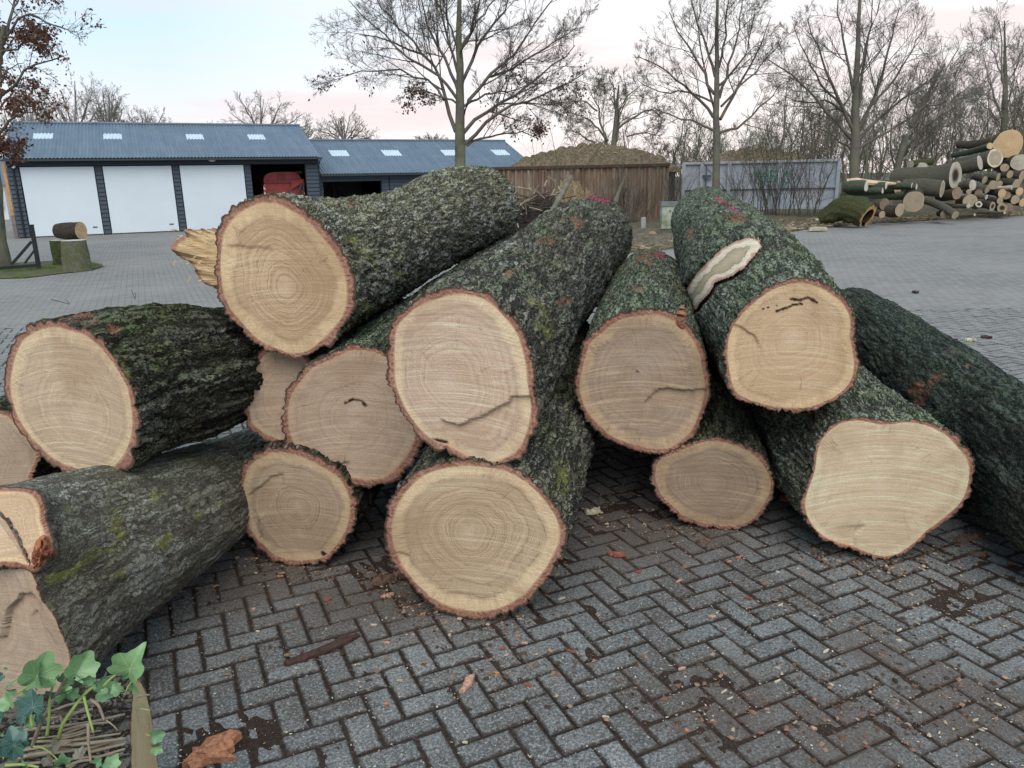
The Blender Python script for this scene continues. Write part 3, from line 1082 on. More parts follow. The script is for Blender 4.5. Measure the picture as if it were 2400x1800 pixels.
    fo = link('cut_face', me, proot)
    # rim of bark seen in section
    rv = [FP[-1]]
    outer = np.maximum(Rr[0], Rw + .003)
    for w in (0.35, 0.7, 1.0):
        r_ = Rw * (1 - w) + outer * w
        p = fa(r_ * cs, r_ * sn)
        if w < 1:
            p = p + nn * ((fbm(u0 * 25, u0 * 0 + w * 9, seed + 4, 2) - .5) * 0.010)[:, None]
        else:
            p = P[0]
        rv.append(p)
    rv = np.array(rv)
    me = mesh_np('bark_rim', rv.reshape(-1, 3), grid_faces(4, na), [M_RIM], False)
    attr(me, 'rimr', np.repeat(np.array([0, .35, .7, 1.]), na), 'FLOAT')
    link('bark_rim', me, proot)
    # far end
    if own:
        ce = P[-1].mean(0)
        qq = np.array([1.0, .9, .45, 0.0])
        FE = np.array([ce + (P[-1] - ce) * w for w in qq])
        me = mesh_np('far_face', FE.reshape(-1, 3), grid_faces(4, na), [fmat], False)
        link('far_face', me, root)
    LOGS[key] = dict(Rs=Rs, dirs=dirs, root=root, P=P, C=Cc, R=Rr, U=U0, V=V0, n=nn, C0=C0, body=bo)
    return LOGS[key]


FMAT = {
    'A': face_mat('cut_wood_tan', (0.513, 0.341, 0.201), (0.721, 0.510, 0.301), (0.590, 0.408, 0.256), 1, 2.6, 0.4, 0.82, 0.75),
    'B': face_mat('cut_wood_pale_brown', (0.547, 0.383, 0.251), (0.721, 0.525, 0.326), (0.612, 0.448, 0.310), 2, 0.05, 0.6, 0.89, 0.4),
    'C': face_mat('cut_wood_grey_brown', (0.480, 0.351, 0.251), (0.568, 0.408, 0.271), (0.547, 0.418, 0.310), 3, 1.9, 0.45, 0.95, 0.5),
    'F': face_mat('cut_wood_dull', (0.492, 0.341, 0.236), (0.622, 0.438, 0.301), (0.558, 0.403, 0.296), 4, 0.3, 0.6, 0.91, 0.35),
    'G': face_mat('cut_wood_pinkish', (0.590, 0.408, 0.286), (0.765, 0.572, 0.371), (0.656, 0.475, 0.351), 5, 0.35, 0.9, 0.87, 0.45),
    'H': face_mat('cut_wood_ringed', (0.470, 0.336, 0.225), (0.677, 0.480, 0.291), (0.547, 0.408, 0.286), 6, 0.9, 0.4, 0.86, 0.75),
    'I': face_mat('cut_wood_wide_rings', (0.524, 0.368, 0.225), (0.765, 0.550, 0.341), (0.602, 0.433, 0.286), 7, 0.2, 0.4, 0.85, 0.8),
    'J': face_mat('cut_wood_greyish', (0.426, 0.306, 0.216), (0.622, 0.428, 0.265), (0.503, 0.378, 0.281), 8, 2.2, 0.6, 0.86, 0.4),
    'K': face_mat('cut_wood_honey', (0.622, 0.413, 0.246), (0.765, 0.530, 0.310), (0.677, 0.475, 0.310), 9, 1.4, 0.5, 0.88, 0.3),
    'L': face_mat('cut_wood_weathered', (0.394, 0.281, 0.191), (0.612, 0.418, 0.251), (0.470, 0.346, 0.246), 10, 0.0, 0.4, 0.83, 0.65),
    'M': face_mat('cut_wood_cream', (0.689, 0.505, 0.326), (0.800, 0.632, 0.412), (0.732, 0.550, 0.376), 11, -0.35, 0.9, 0.94, 0.2),
}
FMAT['D'] = FMAT['C']
FMAT['E'] = FMAT['F']

cA = crop(350, 380, 3.19, [(860, 235), (760, 255), (680, 300), (600, 345), (540, 420), (495, 490), (490, 560), (485, 640), (480, 800), (490, 930), (520, 1040), (560, 1130), (640, 1210), (720, 1310), (800, 1380), (900, 1425), (1010, 1465), (1100, 1480), (1200, 1465), (1290, 1410), (1380, 1330), (1450, 1260), (1510, 1170), (1535, 1060), (1540, 950), (1530, 850), (1490, 740), (1440, 640), (1380, 560), (1310, 480), (1220, 400), (1130, 330), (1040, 275), (960, 240)])
cG = crop(850, 380, 3.19, [(190, 1300), (200, 1190), (240, 1140), (290, 1090), (350, 1040), (420, 995), (520, 960), (600, 940), (700, 925), (800, 930), (870, 945), (940, 985), (1010, 1030), (1070, 1090), (1140, 1170), (1190, 1250), (1230, 1340), (1260, 1440), (1285, 1560), (1290, 1650)]) \
    + crop(850, 900, 2.86, [(1175, 100), (1180, 200), (1165, 300), (1130, 400), (1090, 460), (1040, 510), (960, 550), (900, 570), (800, 570), (750, 560), (690, 520), (620, 490), (540, 450), (460, 430), (390, 380), (340, 330), (290, 270), (240, 190), (205, 110), (180, 40), (170, 0)]) + crop(850, 380, 3.19, [(185, 1500), (180, 1400)])
cF = crop(500, 780, 2.91, [(1000, 70), (900, 85), (800, 130), (720, 165), (640, 200), (590, 260), (540, 330), (500, 400), (475, 470), (470, 560), (475, 650), (500, 740), (530, 810), (590, 860), (660, 910), (740, 970), (800, 1000), (900, 1035), (1000, 1055), (1100, 1060), (1180, 1045), (1240, 1010), (1320, 930), (1390, 840), (1420, 780), (1440, 650), (1430, 500), (1400, 350), (1330, 220), (1200, 130), (1100, 85)])
cH = crop(500, 780, 2.91, [(200, 880), (280, 810), (370, 770), (470, 765), (560, 780), (680, 820), (800, 890), (900, 960), (950, 1040), (985, 1150), (985, 1240), (960, 1340), (910, 1430), (850, 1500), (780, 1560), (700, 1585), (600, 1590), (480, 1585), (400, 1560), (330, 1490), (250, 1420), (200, 1330), (170, 1240), (155, 1130), (160, 1030), (180, 950)])
cI = crop(850, 900, 2.86, [(600, 500), (500, 510), (400, 545), (320, 600), (250, 670), (200, 750), (160, 830), (140, 950), (140, 1040), (165, 1100), (190, 1180), (220, 1240), (290, 1330), (380, 1420), (460, 1490), (540, 1530), (640, 1560), (740, 1580), (840, 1580), (930, 1560), (1010, 1530), (1080, 1490), (1150, 1440), (1210, 1370), (1270, 1290), (1320, 1200), (1360, 1110), (1390, 1020), (1380, 940), (1350, 860), (1300, 790), (1240, 720), (1180, 660), (1100, 600), (1020, 560), (900, 520), (750, 500)])
cJ = crop(1350, 380, 2.765, [(480, 940), (400, 945), (320, 960), (240, 990), (180, 1030), (130, 1080), (80, 1120), (50, 1170), (20, 1280), (0, 1350)]) + [(1344, 905), (1350, 940), (1372, 985)] \
    + crop(1400, 850, 2.212, [(10, 370), (60, 410), (130, 440), (220, 465), (300, 480), (380, 475), (440, 440), (500, 390), (545, 310), (575, 220), (590, 150), (595, 110)]) + [(1660, 861), (1644, 800), (1618, 762), (1592, 738), (1560, 725)]
cK = crop(1350, 380, 2.765, [(1440, 745), (1340, 770), (1240, 810), (1150, 880), (1070, 950), (1010, 1020), (970, 1100), (950, 1200), (955, 1300), (970, 1400), (995, 1490), (1040, 1540), (1100, 1560), (1190, 1590), (1260, 1610), (1360, 1615), (1450, 1620), (1530, 1610), (1640, 1570), (1730, 1530), (1800, 1460), (1835, 1370), (1840, 1280), (1825, 1200), (1805, 1120), (1815, 1030), (1800, 950), (1760, 890), (1690, 830), (1600, 780), (1520, 755)])
cL = crop(1400, 850, 2.212, [(570, 380), (480, 410), (400, 450), (330, 475), (285, 500), (270, 570), (280, 640), (320, 710), (380, 770), (450, 820), (540, 850), (640, 865), (740, 865), (810, 840), (860, 780), (900, 720), (930, 650), (925, 590), (900, 540), (850, 480), (780, 430), (700, 400), (640, 380)])
cM = crop(1400, 850, 2.212, [(1340, 270), (1240, 290), (1180, 340), (1140, 380), (1120, 450), (1110, 530), (1090, 600), (1060, 680), (1045, 740), (1060, 800), (1100, 870), (1160, 920), (1230, 950), (1300, 970), (1340, 985), (1400, 1010), (1460, 1030), (1530, 1025), (1590, 1000), (1660, 950), (1720, 890), (1790, 840), (1860, 780), (1910, 740), (1940, 680), (1960, 600), (1960, 520), (1940, 470), (1890, 420), (1850, 370), (1780, 330), (1700, 295), (1600, 280), (1500, 300), (1420, 285)])
cB = crop(0, 600, 3.16, [(400, 460), (300, 480), (220, 510), (150, 550), (100, 620), (65, 720), (40, 830), (25, 950), (40, 1050), (60, 1110), (90, 1200), (140, 1290), (200, 1380), (270, 1450), (340, 1520), (420, 1570), (530, 1620), (640, 1650), (740, 1655), (830, 1650), (890, 1620), (950, 1560), (1000, 1460), (1025, 1350), (1030, 1200), (1020, 1080), (1000, 980), (960, 890), (900, 790), (840, 700), (760, 620), (680, 560), (590, 510), (500, 480)])
cC = [(-330, 1480), (-290, 1300), (-180, 1190), (-60, 1165), (10, 1210), (52, 1290), (82, 1351), (95, 1408), (126, 1434), (147, 1486), (165, 1529), (173, 1575), (150, 1650), (80, 1715), (-30, 1750), (-160, 1740), (-270, 1640)]


def circ(cx, cy, rx, ry, n=28, seed=0, j=.04):
    r = R_(seed)
    return [(cx + rx * math.cos(a) * (1 + j * r.normal()), cy + ry * math.sin(a) * (1 + j * r.normal())) for a in np.linspace(0, 6.283, n, endpoint=False)]


GX = (850, 380, 3.19)
SCAR = crop(1350, 380, 2.765, [(1180, 500), (1120, 495), (1040, 525), (950, 580), (880, 650), (810, 715), (760, 780), (730, 820), (690, 850), (685, 890), (705, 940), (770, 945), (800, 900), (850, 850), (900, 775), (980, 740), (1080, 670), (1150, 590), (1195, 540)])
_c = np.mean(SCAR, 0)
_ax = nrm(np.array([SCAR[0][0] - SCAR[10][0], SCAR[0][1] - SCAR[10][1]]))
SCAR = [tuple(_c + _ax * ((np.array(q) - _c) @ _ax) * 1.02 + (np.array(q) - _c - _ax * ((np.array(q) - _c) @ _ax)) * 1.3) for q in SCAR]
make_log('I', 'large round log end on the pavers at bottom centre with wide growth rings', cI, 4.18, [(1225, 1035, 5.6, 165), (1318, 830, 7.9, 105)], BM['dark'], 'scaly', FMAT['I'], 31, zs=0.918,
         pith=(-.08, .12), marks=[('l', crop(850, 900, 2.86, [(1350, 540), (1340, 720)]), 16)], steps=[(crop(850, 900, 2.86, [(160, 1100), (260, 1130), (330, 1150)]), .012, 'h')])
make_log('H', 'smallest round log end low on the pile left of centre, with a torn wedge', cH, 4.82, [(880, 990, 6.2, 105), (980, 880, 7.4, 90)], BM['brown'], 'scaly', FMAT['H'], 32, zs=0.919, na=220, nrow=110,
         pith=(.05, -.05), steps=[(crop(500, 780, 2.91, [(230, 1110), (300, 1060), (400, 980), (480, 955)]), .016, 'h'), (crop(500, 780, 2.91, [(300, 1280), (400, 1160), (490, 1020)]), -.012, 'h')],
         dark=[(crop(500, 780, 2.91, [(745, 1500), (790, 1530)]), 5)])
make_log('M', 'cream coloured pear-shaped log end, lowest on the right of the pile', cM, 4.85, [(1905, 960, 6.2, 150), (1790, 760, 8.6, 112)], BM['green'], 'scaly', FMAT['M'], 33, zs=0.897,
         pith=(-.1, .05), rim=(.024, .042), marks=[('l', crop(2000, 640, 2.765, [(600, 1010), (700, 1090)]), 10)],
         steps=[(crop(1400, 850, 2.212, [(1335, 985), (1345, 900), (1400, 840)]), .015, 'v')])
make_log('L', 'small oval log end low on the pavers, shaded under its neighbours', cL, 5.25, [(1640, 930, 6.6, 98), (1610, 800, 8.0, 82)], BM['dark'], 'scaly', FMAT['L'], 34, zs=0.917, na=220, nrow=110, pith=(.02, 0), rim=(.026, .045))
make_log('J', 'greyish log end with a cracked lower right, right of the central upper log', cJ, 4.95, [(1512, 760, 6.5, 118), (1522, 668, 8.6, 84)], BM['green'], 'fine', FMAT['J'], 35,
         pith=(-.02, .12), marks=[('p', crop(1180, 380, 5.03, [(1790, 1100), (1870, 1100), (1890, 1140)]), 3.5), ('r', crop(1180, 380, 5.03, [(1600, 1100), (1750, 1070), (1880, 1070)]), 7), ('r', crop(1180, 380, 5.03, [(1560, 1170), (1680, 1120), (1720, 1190)]), 7), ('r', crop(1350, 380, 2.765, [(350, 810), (430, 820)]), 6)],
         steps=[(crop(1350, 380, 2.765, [(440, 1560), (540, 1470), (620, 1465), (700, 1478), (870, 1470)]), .022, 'h')], dark=[(crop(1350, 380, 2.765, [(400, 1360)]), 4)])
make_log('F', 'log end half hidden behind the central upper log, resting on smaller ones', cF, 4.5, [(1010, 800, 6.3, 120), (1205, 628, 9.4, 78)], BM['green'], 'scaly', FMAT['F'], 36,
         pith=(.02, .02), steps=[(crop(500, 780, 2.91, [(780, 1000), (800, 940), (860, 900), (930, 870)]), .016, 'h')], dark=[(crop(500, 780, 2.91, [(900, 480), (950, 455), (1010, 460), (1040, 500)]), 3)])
make_log('E', 'narrow shaded log end wedged between two larger left-hand logs', circ(660, 925, 102, 125, seed=3), 4.68, [(760, 850, 5.8, 95), (880, 740, 7.2, 80)], BM['brown'], 'scaly', FMAT['E'], 37, na=180, nrow=80)
make_log('G', 'big pinkish log end at the very centre, top row, with stepped saw cut', cG, 3.84, [(1215, 730, 5.6, 148), (1330, 600, 7.6, 112), (1392, 552, 9.6, 92)], BM['dark'], 'scaly', FMAT['G'], 38,
         pith=(-.22, -.05), rim=(.03, .052), marks=[('p', crop(1180, 380, 5.03, [(1000, 415), (1100, 430), (1230, 470)]), 4.2), ('r', crop(1180, 380, 5.03, [(850, 680), (890, 730)]), 12), ('r', crop(1180, 380, 5.03, [(700, 685)]), 6),
                                       ('r', crop(1180, 380, 5.03, [(430, 950), (600, 910)]), 9), ('r', crop(*GX, [(1080, 820), (1160, 810)]), 7), ('r', crop(*GX, [(1480, 1060), (1530, 1040)]), 10), ('l', crop(*GX, [(1250, 1040), (1330, 1080), (1400, 1230)]), 9), ('l', crop(*GX, [(1300, 1200), (1400, 1300)]), 9)],
         steps=[(crop(850, 900, 2.86, [(520, 240), (640, 280), (800, 215), (900, 160), (980, 125), (1000, 85), (1150, 75)]), .028, 'h')],
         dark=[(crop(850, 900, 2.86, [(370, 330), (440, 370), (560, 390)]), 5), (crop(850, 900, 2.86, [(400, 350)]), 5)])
make_log('K', 'honey coloured log end on top at right, with a long pale branch scar', cK, 4.42, [(1760, 675, 6.0, 150), (1685, 565, 8.8, 100), (1650, 515, 11.8, 76)], BM['green'], 'fine', FMAT['K'], 39,
         pith=(.0, .1), flats=[np.mean(SCAR, 0) + (np.array(SCAR) - np.mean(SCAR, 0)) * [1.1, 1.1] , np.array(SCAR) + [5, 4], np.array(SCAR) - [5, 4]], rim=(.022, .04), marks=[('p', crop(1350, 380, 2.765, [(905, 230), (960, 260), (1010, 300), (1050, 335)]), 3.5), ('r', crop(1350, 380, 2.765, [(980, 365), (1080, 360)]), 11), ('r', crop(1350, 380, 2.765, [(740, 460), (735, 490)]), 9)],
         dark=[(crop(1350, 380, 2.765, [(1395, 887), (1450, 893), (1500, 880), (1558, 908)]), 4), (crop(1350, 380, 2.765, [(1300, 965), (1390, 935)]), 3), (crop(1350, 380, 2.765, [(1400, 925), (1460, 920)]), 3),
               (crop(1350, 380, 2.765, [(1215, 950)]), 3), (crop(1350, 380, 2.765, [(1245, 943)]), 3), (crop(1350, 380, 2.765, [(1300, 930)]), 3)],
         steps=[(crop(1350, 380, 2.765, [(1000, 1040), (1060, 1060), (1160, 1130), (1200, 1220)]), .012, 'h')])
make_log('N', 'long dark green trunk lying at the far right edge, end out of view', circ(2575, 1235, 165, 175, seed=5), 4.1, [(2300, 1008, 5.55, 138), (2120, 850, 7.2, 104), (1995, 748, 9.1, 78)], BM['deep'], 'diamond', FMAT['L'], 40,
         marks=[('r', crop(2000, 640, 2.765, [(400, 750), (440, 790), (430, 850)]), 17), ('r', crop(2000, 640, 2.765, [(440, 730), (520, 700), (580, 655)]), 9), ('r', crop(2000, 640, 2.765, [(610, 510), (660, 510)]), 5), ('r', crop(2000, 640, 2.765, [(740, 605)]), 6)])
make_log('A', 'topmost log on the left, tan face and olive grey bark, torn splinter at its edge', cA, 4.35, [(800, 612, 5.4, 140), (965, 548, 7.2, 112), (1070, 503, 8.6, 106), (1125, 488, 9.4, 96)], BM['olive'], 'scaly', FMAT['A'], 41,
         pith=(.02, -.15), marks=[('l', crop(350, 380, 3.19, [(1500, 560), (1590, 640), (1640, 720)]), 14), ('l', crop(350, 380, 3.19, [(1690, 780)]), 11), ('l', crop(350, 380, 3.19, [(1860, 850)]), 12), ('r', crop(350, 380, 3.19, [(1770, 890), (1770, 960)]), 5), ('r', crop(350, 380, 3.19, [(1490, 310), (1530, 315)]), 6),
                                  ('l', crop(350, 380, 3.19, [(1560, 1080), (1640, 1100)]), 16), ('l', crop(350, 380, 3.19, [(1860, 700), (1880, 730)]), 7)],
         steps=[(crop(350, 380, 3.19, [(560, 612), (720, 630), (930, 640)]), .008, 'h')])
make_log('D', 'pale log end cut off by the left edge of the picture, behind others', circ(-25, 1085, 125, 138, seed=8), 4.35, [(120, 1000, 5.2, 110), (300, 890, 6.3, 90)], BM['moss'], 'ridged', FMAT['D'], 42, na=180, nrow=80)
make_log('B', 'broad log end at the left edge with deeply furrowed mossy black bark', cB, 3.98, [(335, 892, 4.35, 180), (465, 868, 4.7, 155), (545, 855, 4.95, 135)], BM['moss'], 'ridged', FMAT['B'], 43,
         pith=(.1, -.2), ntilt=(-.1, 0), marks=[('r', crop(0, 600, 3.16, [(580, 450), (680, 470)]), 16), ('r', crop(0, 600, 3.16, [(460, 450), (500, 450)]), 10), ('r', crop(0, 600, 3.16, [(800, 530), (850, 550)]), 11), ('r', crop(0, 600, 3.16, [(1005, 990)]), 8), ('r', crop(0, 600, 3.16, [(640, 520)]), 9), ('l', crop(0, 600, 3.16, [(900, 790), (970, 920)]), 7)],
         tangent=(W(440, 872, 4.75) - W(170, 935, 3.98)))
make_log('C', 'log at the lower left corner with grey lichened bark and a stepped cut face', cC, 3.08, [(170, 1315, 3.75, 208), (395, 1212, 4.5, 152), (530, 1140, 5.2, 112), (640, 1062, 6.0, 80)], BM['lichen'], 'smooth', FMAT['C'], 44, nrow=200,
         pith=(0.1, .05), rim=(.006, .012), steps=[(crop(0, 900, 2.304, [(-60, 1360), (10, 1360), (40, 1210), (90, 1170), (100, 1135), (170, 1130), (220, 1180)]), .03, 'h'), (crop(0, 900, 2.304, [(0, 985), (60, 1000), (110, 1080)]), .012, 'h'), (crop(0, 900, 2.304, [(150, 1260), (180, 1230), (300, 1400)]), .014, 'h')],
         marks=[('l', crop(0, 900, 2.304, [(260, 1060), (400, 1000), (520, 900)]), 13), ('l', crop(0, 900, 2.304, [(640, 760), (680, 840)]), 22), ('l', crop(0, 900, 2.304, [(590, 895)]), 9), ('l', crop(0, 900, 2.304, [(365, 670)]), 10), ('l', crop(0, 900, 2.304, [(620, 685)]), 9), ('l', crop(0, 900, 2.304, [(650, 1030)]), 12), ('l', crop(0, 900, 2.304, [(450, 620)]), 6), ('l', crop(0, 1100, 2.37, [(930, 380), (900, 420)]), 13), ('l', crop(0, 1100, 2.37, [(860, 150)]), 14), ('l', crop(0, 1100, 2.37, [(1100, 260)]), 10)])
cS = [(-110, 1235), (-95, 1175), (-50, 1142), (0, 1138), (45, 1138), (82, 1143), (104, 1165), (112, 1215), (122, 1262), (132, 1290), (112, 1322), (84, 1346), (55, 1330), (10, 1330), (-40, 1335), (-90, 1300)]
make_log('S', '', cS, 3.02, [(60, 1245, 3.45, 105), (140, 1250, 3.8, 70)], BM['lichen'], 'smooth', FMAT['K'], 45, na=160, nrow=40, rim=(.02, .035), parent=LOGS['C']['root'])


# ------------------------------------------------------------------ sheds
def board_mat(name, c):
    t = NT(name)
    p = t.coord('Object')
    n = t.noise(t.map(p, (3, 3, 60)), 1.0, 4, .6)
    k = t.mix(n, tuple(x * .7 for x in c), tuple(x * 1.25 for x in c))
    return t.done(k, 0.6, t.bump(n, .2, .01), 0.35)


def roof_mat():
    t = NT('roof_sheet')
    p = t.pos()
    n = t.noise(t.map(p, (5.5, .35, .35)), 1.0, 4, .65)
    k = t.mix(t.ramp(n, [(0.3, 0), (0.7, 1)]), (0.075, 0.102, 0.138), (0.12, 0.155, 0.2))
    k = t.mix(t.ramp(t.noise(p, 1.1, 4), [(0.45, 0), (0.7, .35)]), k, (0.155, 0.18, 0.205))
    return t.done(k, 0.5, None, 0.5)


M_BOARD = board_mat('black_blue_boards', (0.046, 0.060, 0.078))
M_ROOF = roof_mat()
M_TRIM = simple_mat('dark_trim', (0.022, 0.028, 0.035), .55, .2, 3)
M_GUTTER = simple_mat('green_black_gutter', (0.035, 0.045, 0.04), .4, .2, 3, spec=.5)
M_DOOR = simple_mat('white_door_panel', (0.66, 0.71, 0.745), .45, .06, .5, spec=.4)
M_LIGHTP = simple_mat('translucent_roof_sheet', (0.55, 0.62, 0.66), .35, .2, 4, spec=.5)
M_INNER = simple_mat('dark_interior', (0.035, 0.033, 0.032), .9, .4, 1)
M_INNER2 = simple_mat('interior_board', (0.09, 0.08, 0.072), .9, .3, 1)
M_ORANGE = simple_mat('fresh_timber', (0.52, 0.29, 0.13), .7, .3, 5)
M_WHITE = simple_mat('white_plastic', (0.72, 0.72, 0.70), .4, .05, 2)
M_CONC = simple_mat('grey_concrete', (0.33, 0.32, 0.30), .9, .3, 8, .3)
BY = 42.58


def corrugated(name, x0, x1, ya, za, yb, zb, parent, mat, pitch=0.155, amp=0.024, lift=0.0, nseg=2):
    """corrugated sheet from eave (ya,za) to ridge (yb,zb)"""
    nx = int((x1 - x0) / pitch * 6) + 1
    x = np.linspace(x0, x1, nx)
    w = amp * np.cos(x / pitch * 2 * math.pi)
    d = nrm([0, yb - ya, zb - za])
    nv = np.array([0, -d[2], d[1]])
    V = []
    for t in np.linspace(0, 1, nseg + 1):
        base = np.array([0, ya + (yb - ya) * t, za + (zb - za) * t])
        V.append(np.stack([x, base[1] + nv[1] * (w + lift), base[2] + nv[2] * (w + lift)], -1))
    V = np.concatenate(V)
    me = mesh_np(name, V, grid_faces(nseg + 1, nx, False), [mat], True)
    return link(name, me, parent)


def boards(parent, x0, x1, z0, z1, y, step=0.19):
    """lapped weatherboards, one object each, sharing one mesh"""
    m = MB()
    v = [(0, 0, 0), (x1 - x0, 0, 0), (x1 - x0, -.055, 0), (0, -.055, 0), (0, 0, step), (x1 - x0, 0, step), (x1 - x0, -.008, step), (0, -.008, step)]
    m.add(v, [(0, 1, 2, 3), (7, 6, 5, 4), (3, 2, 6, 7), (0, 3, 7, 4), (2, 1, 5, 6)])
    me = m.mesh('cladding_board', M_BOARD)
    n = int(round((z1 - z0) / step))
    for k in range(n):
        o = link('cladding_board', me, parent)
        o.location = (x0, y, z0 + k * (z1 - z0) / n)


shed = thing('garage_shed', 'dark boarded shed with three white roller doors and blue grey corrugated roof', 'shed', (1.8, BY, 0))
DX = [-4.71 + k * 3.38 for k in range(4)]
DH, BAYX0, BAYX1 = 3.19, DX[3], DX[3] + 2.72
SX0, SX1 = -5.22, 8.88
SD = 9.6                        # depth of the shed
EZ, RZ, EY, RY = 3.55, 5.43, BY - .43, BY + 4.86
m = MB()
m.box(SX0 + .02, DX[0] - .03, BY, BY + .2, 0, 3.19)
for k in range(3):
    m.box(DX[k] + 3.02, DX[k + 1] - .02, BY, BY + .2, 0, 3.19)
m.box(BAYX1, SX1 - .02, BY, BY + .2, 0, 3.19)
m.box(SX0 + .02, SX1 - .02, BY, BY + .2, 3.20, 3.52)
m.box(SX0 + .02, SX0 + .2, BY + .21, BY + SD, 0, 3.5)
m.box(SX1 - .2, SX1 - .02, BY + .21, BY + SD, 0, 3.5)
m.box(SX0 + .2, SX1 - .2, BY + SD - .2, BY + SD, 0, 3.5)
m.add([(SX0 + .02, BY, 3.52), (SX0 + .02, BY + SD, 3.52), (SX0 + .02, RY, RZ - .08)], [(0, 1, 2)])
m.add([(SX1 - .02, BY, 3.52), (SX1 - .02, RY, RZ - .08), (SX1 - .02, BY + SD, 3.52)], [(0, 1, 2)])
m.build('wall', M_TRIM, shed)
boards(shed, SX0, DX[0] - .06, 0.05, 3.18, BY - .005)
for k in range(3):
    boards(shed, DX[k] + 3.05, DX[k + 1] - .05, 0.05, 3.18, BY - .005)
boards(shed, BAYX1 + .02, SX1, 0.05, 3.18, BY - .005)
boards(shed, SX0, SX1, 3.22, 3.52, BY - .006)
for k in range(3):
    m = MB()
    m.box(DX[k], DX[k] + 3.0, BY - .012, BY + .04, 0.0, DH - .02)
    d = m.build('roller_door', M_DOOR, shed)
    h = MB()
    h.box(DX[k] + 2.58, DX[k] + 2.78, BY - .04, BY - .0125, .36, .40)
    h.build('door_handle', M_TRIM, d)
    s_ = MB()
    s_.box(DX[k] + .01, DX[k] + 2.99, BY - .03, BY - .0125, 0.012, .05)
    s_.build('bottom_seal', M_TRIM, d)
rf = corrugated('roof', SX0 - .06, SX1 + .08, EY, EZ, RY, RZ, shed, M_ROOF)
corrugated('rear_roof', SX0 - .06, SX1 + .08, BY + SD + .4, EZ, RY, RZ - .01, shed, M_ROOF)
for cxp in (102, 264, 456, 600):
    # translucent sheets, placed by their column along the slope
    t_ = 0.62
    yy, z_ = EY + (RY - EY) * t_, EZ + (RZ - EZ) * t_
    X = YP(cxp, 320, yy)[0]
    corrugated('skylight', X - .42, X + .42, EY + (RY - EY) * .52, EZ + (RZ - EZ) * .52, EY + (RY - EY) * .68, EZ + (RZ - EZ) * .68, rf, M_LIGHTP, lift=0.012, nseg=1)
m = MB()
m.tube([(SX0 - .08, RY, RZ + .02), (SX1 + .1, RY, RZ + .02)], .075, 8)
m.build('ridge_cap', M_ROOF, shed)
m = MB()
m.box(SX0 - .08, SX1 + .1, EY - .10, EY + .02, EZ - .13, EZ - .045)
m.box(SX0 - .05, SX1 + .05, EY + .03, BY - .04, EZ - .10, EZ - .06)
g = m.build('gutter', M_GUTTER, shed)
m = MB()
m.tube([(SX0 + .22, EY - .02, EZ - .1), (SX0 + .25, BY - .08, EZ - .4), (SX0 + .25, BY - .08, .1)], .045, 8)
m.build('downpipe', M_TRIM, shed)
m = MB()
m.tube([(SX1 + .02, EY - .02, EZ - .1), (SX1 - .03, BY - .07, EZ - .45), (SX1 - .03, BY - .07, .1)], .04, 8)
m.build('downpipe', M_TRIM, shed)
for (x, z, w) in ((YP(31, 387, BY - .1)[0], 3.2, .07), (YP(497, 377, BY - .1)[0], 3.42, .15)):
    m = MB()
    m.box(x - w, x + w, BY - .16, BY - .04, z - .05, z + .05)
    m.box(x - w * .5, x + w * .5, BY - .2, BY - .161, z - .075, z + .01)
    m.build('wall_lamp', M_WHITE, shed)
m = MB()
m.box(SX0 - .16, SX0 - .03, BY - .06, BY + .1, 1.05, EZ - .2)
m.build('timber_corner', M_ORANGE, shed)
m = MB()
m.box(SX0 - .18, SX0 - .02, BY - .04, BY + .12, 0, 1.04)
m.build('corner_post', simple_mat('pinkish_post', (0.22, 0.17, 0.15), .9, .3, 5), shed)
m = MB()
m.box(SX0 + .22, SX1 - .22, BY + SD - .3, BY + SD - .22, 0, 3.4)
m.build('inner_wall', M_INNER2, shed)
m = MB()
m.box(DX[0] - .05, DX[3], BY + .3, BY + .34, 0, 3.4)
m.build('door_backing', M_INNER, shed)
m = MB()
for z in (1.3, 2.1, 2.75):
    m.box(BAYX0 - .1, SX1 - .25, BY + SD - .45, BY + SD - .31, z, z + .12)
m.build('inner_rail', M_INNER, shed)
m = MB()
m.box(BAYX0 + 2.2, BAYX0 + 3.0, BY + 2.5, BY + 2.6, 2.75, 2.86)
m.build('inner_beam', M_ORANGE, shed)

# red trailer backed into the open bay
Y_T = BY + 0.9
tl = YP(617, 408, Y_T)
tr = YP(706, 420, Y_T)
x0t, x1t = tl[0], tr[0]
zt = YP(650, 403, Y_T)[2]
M_RED = simple_mat('red_paint', (0.36, 0.045, 0.04), .45, .35, 4, spec=.45)
M_RED2 = simple_mat('dull_red_paint', (0.23, 0.035, 0.035), .5, .35, 5, spec=.4)
M_STEEL = simple_mat('dark_steel', (0.07, 0.075, 0.08), .45, .4, 8, spec=.5)
trl = thing('red_trailer', 'red rounded tank trailer parked in the open bay of the shed', 'trailer', ((x0t + x1t) / 2, Y_T, 0))
w_ = x1t - x0t
m = MB()
prof = []
zm = YP(617, 425, Y_T)[2]
for a in np.linspace(0, math.pi, 13):
    prof.append(((x0t + x1t) / 2 - (w_ / 2) * math.copysign(abs(math.cos(a)) ** .55, math.cos(a)), zm + (zt - zm) * math.sin(a) ** .75))
prof = [(x0t, .75)] + prof + [(x1t, .75)]
n = len(prof)
v = [(x, Y_T, z) for x, z in prof] + [(x, Y_T + 3.6, z) for x, z in prof]
m.add(v, [tuple(range(n))] + [(i, i + n, (i + 1) % n + n, (i + 1) % n) for i in range(n)] + [tuple(range(n, 2 * n))[::-1]])
m.build('tank_body', M_RED, trl)
m = MB()
m.box(x0t - .02, x1t + .1, Y_T - .09, Y_T - .005, zm - .1, zm + .08)
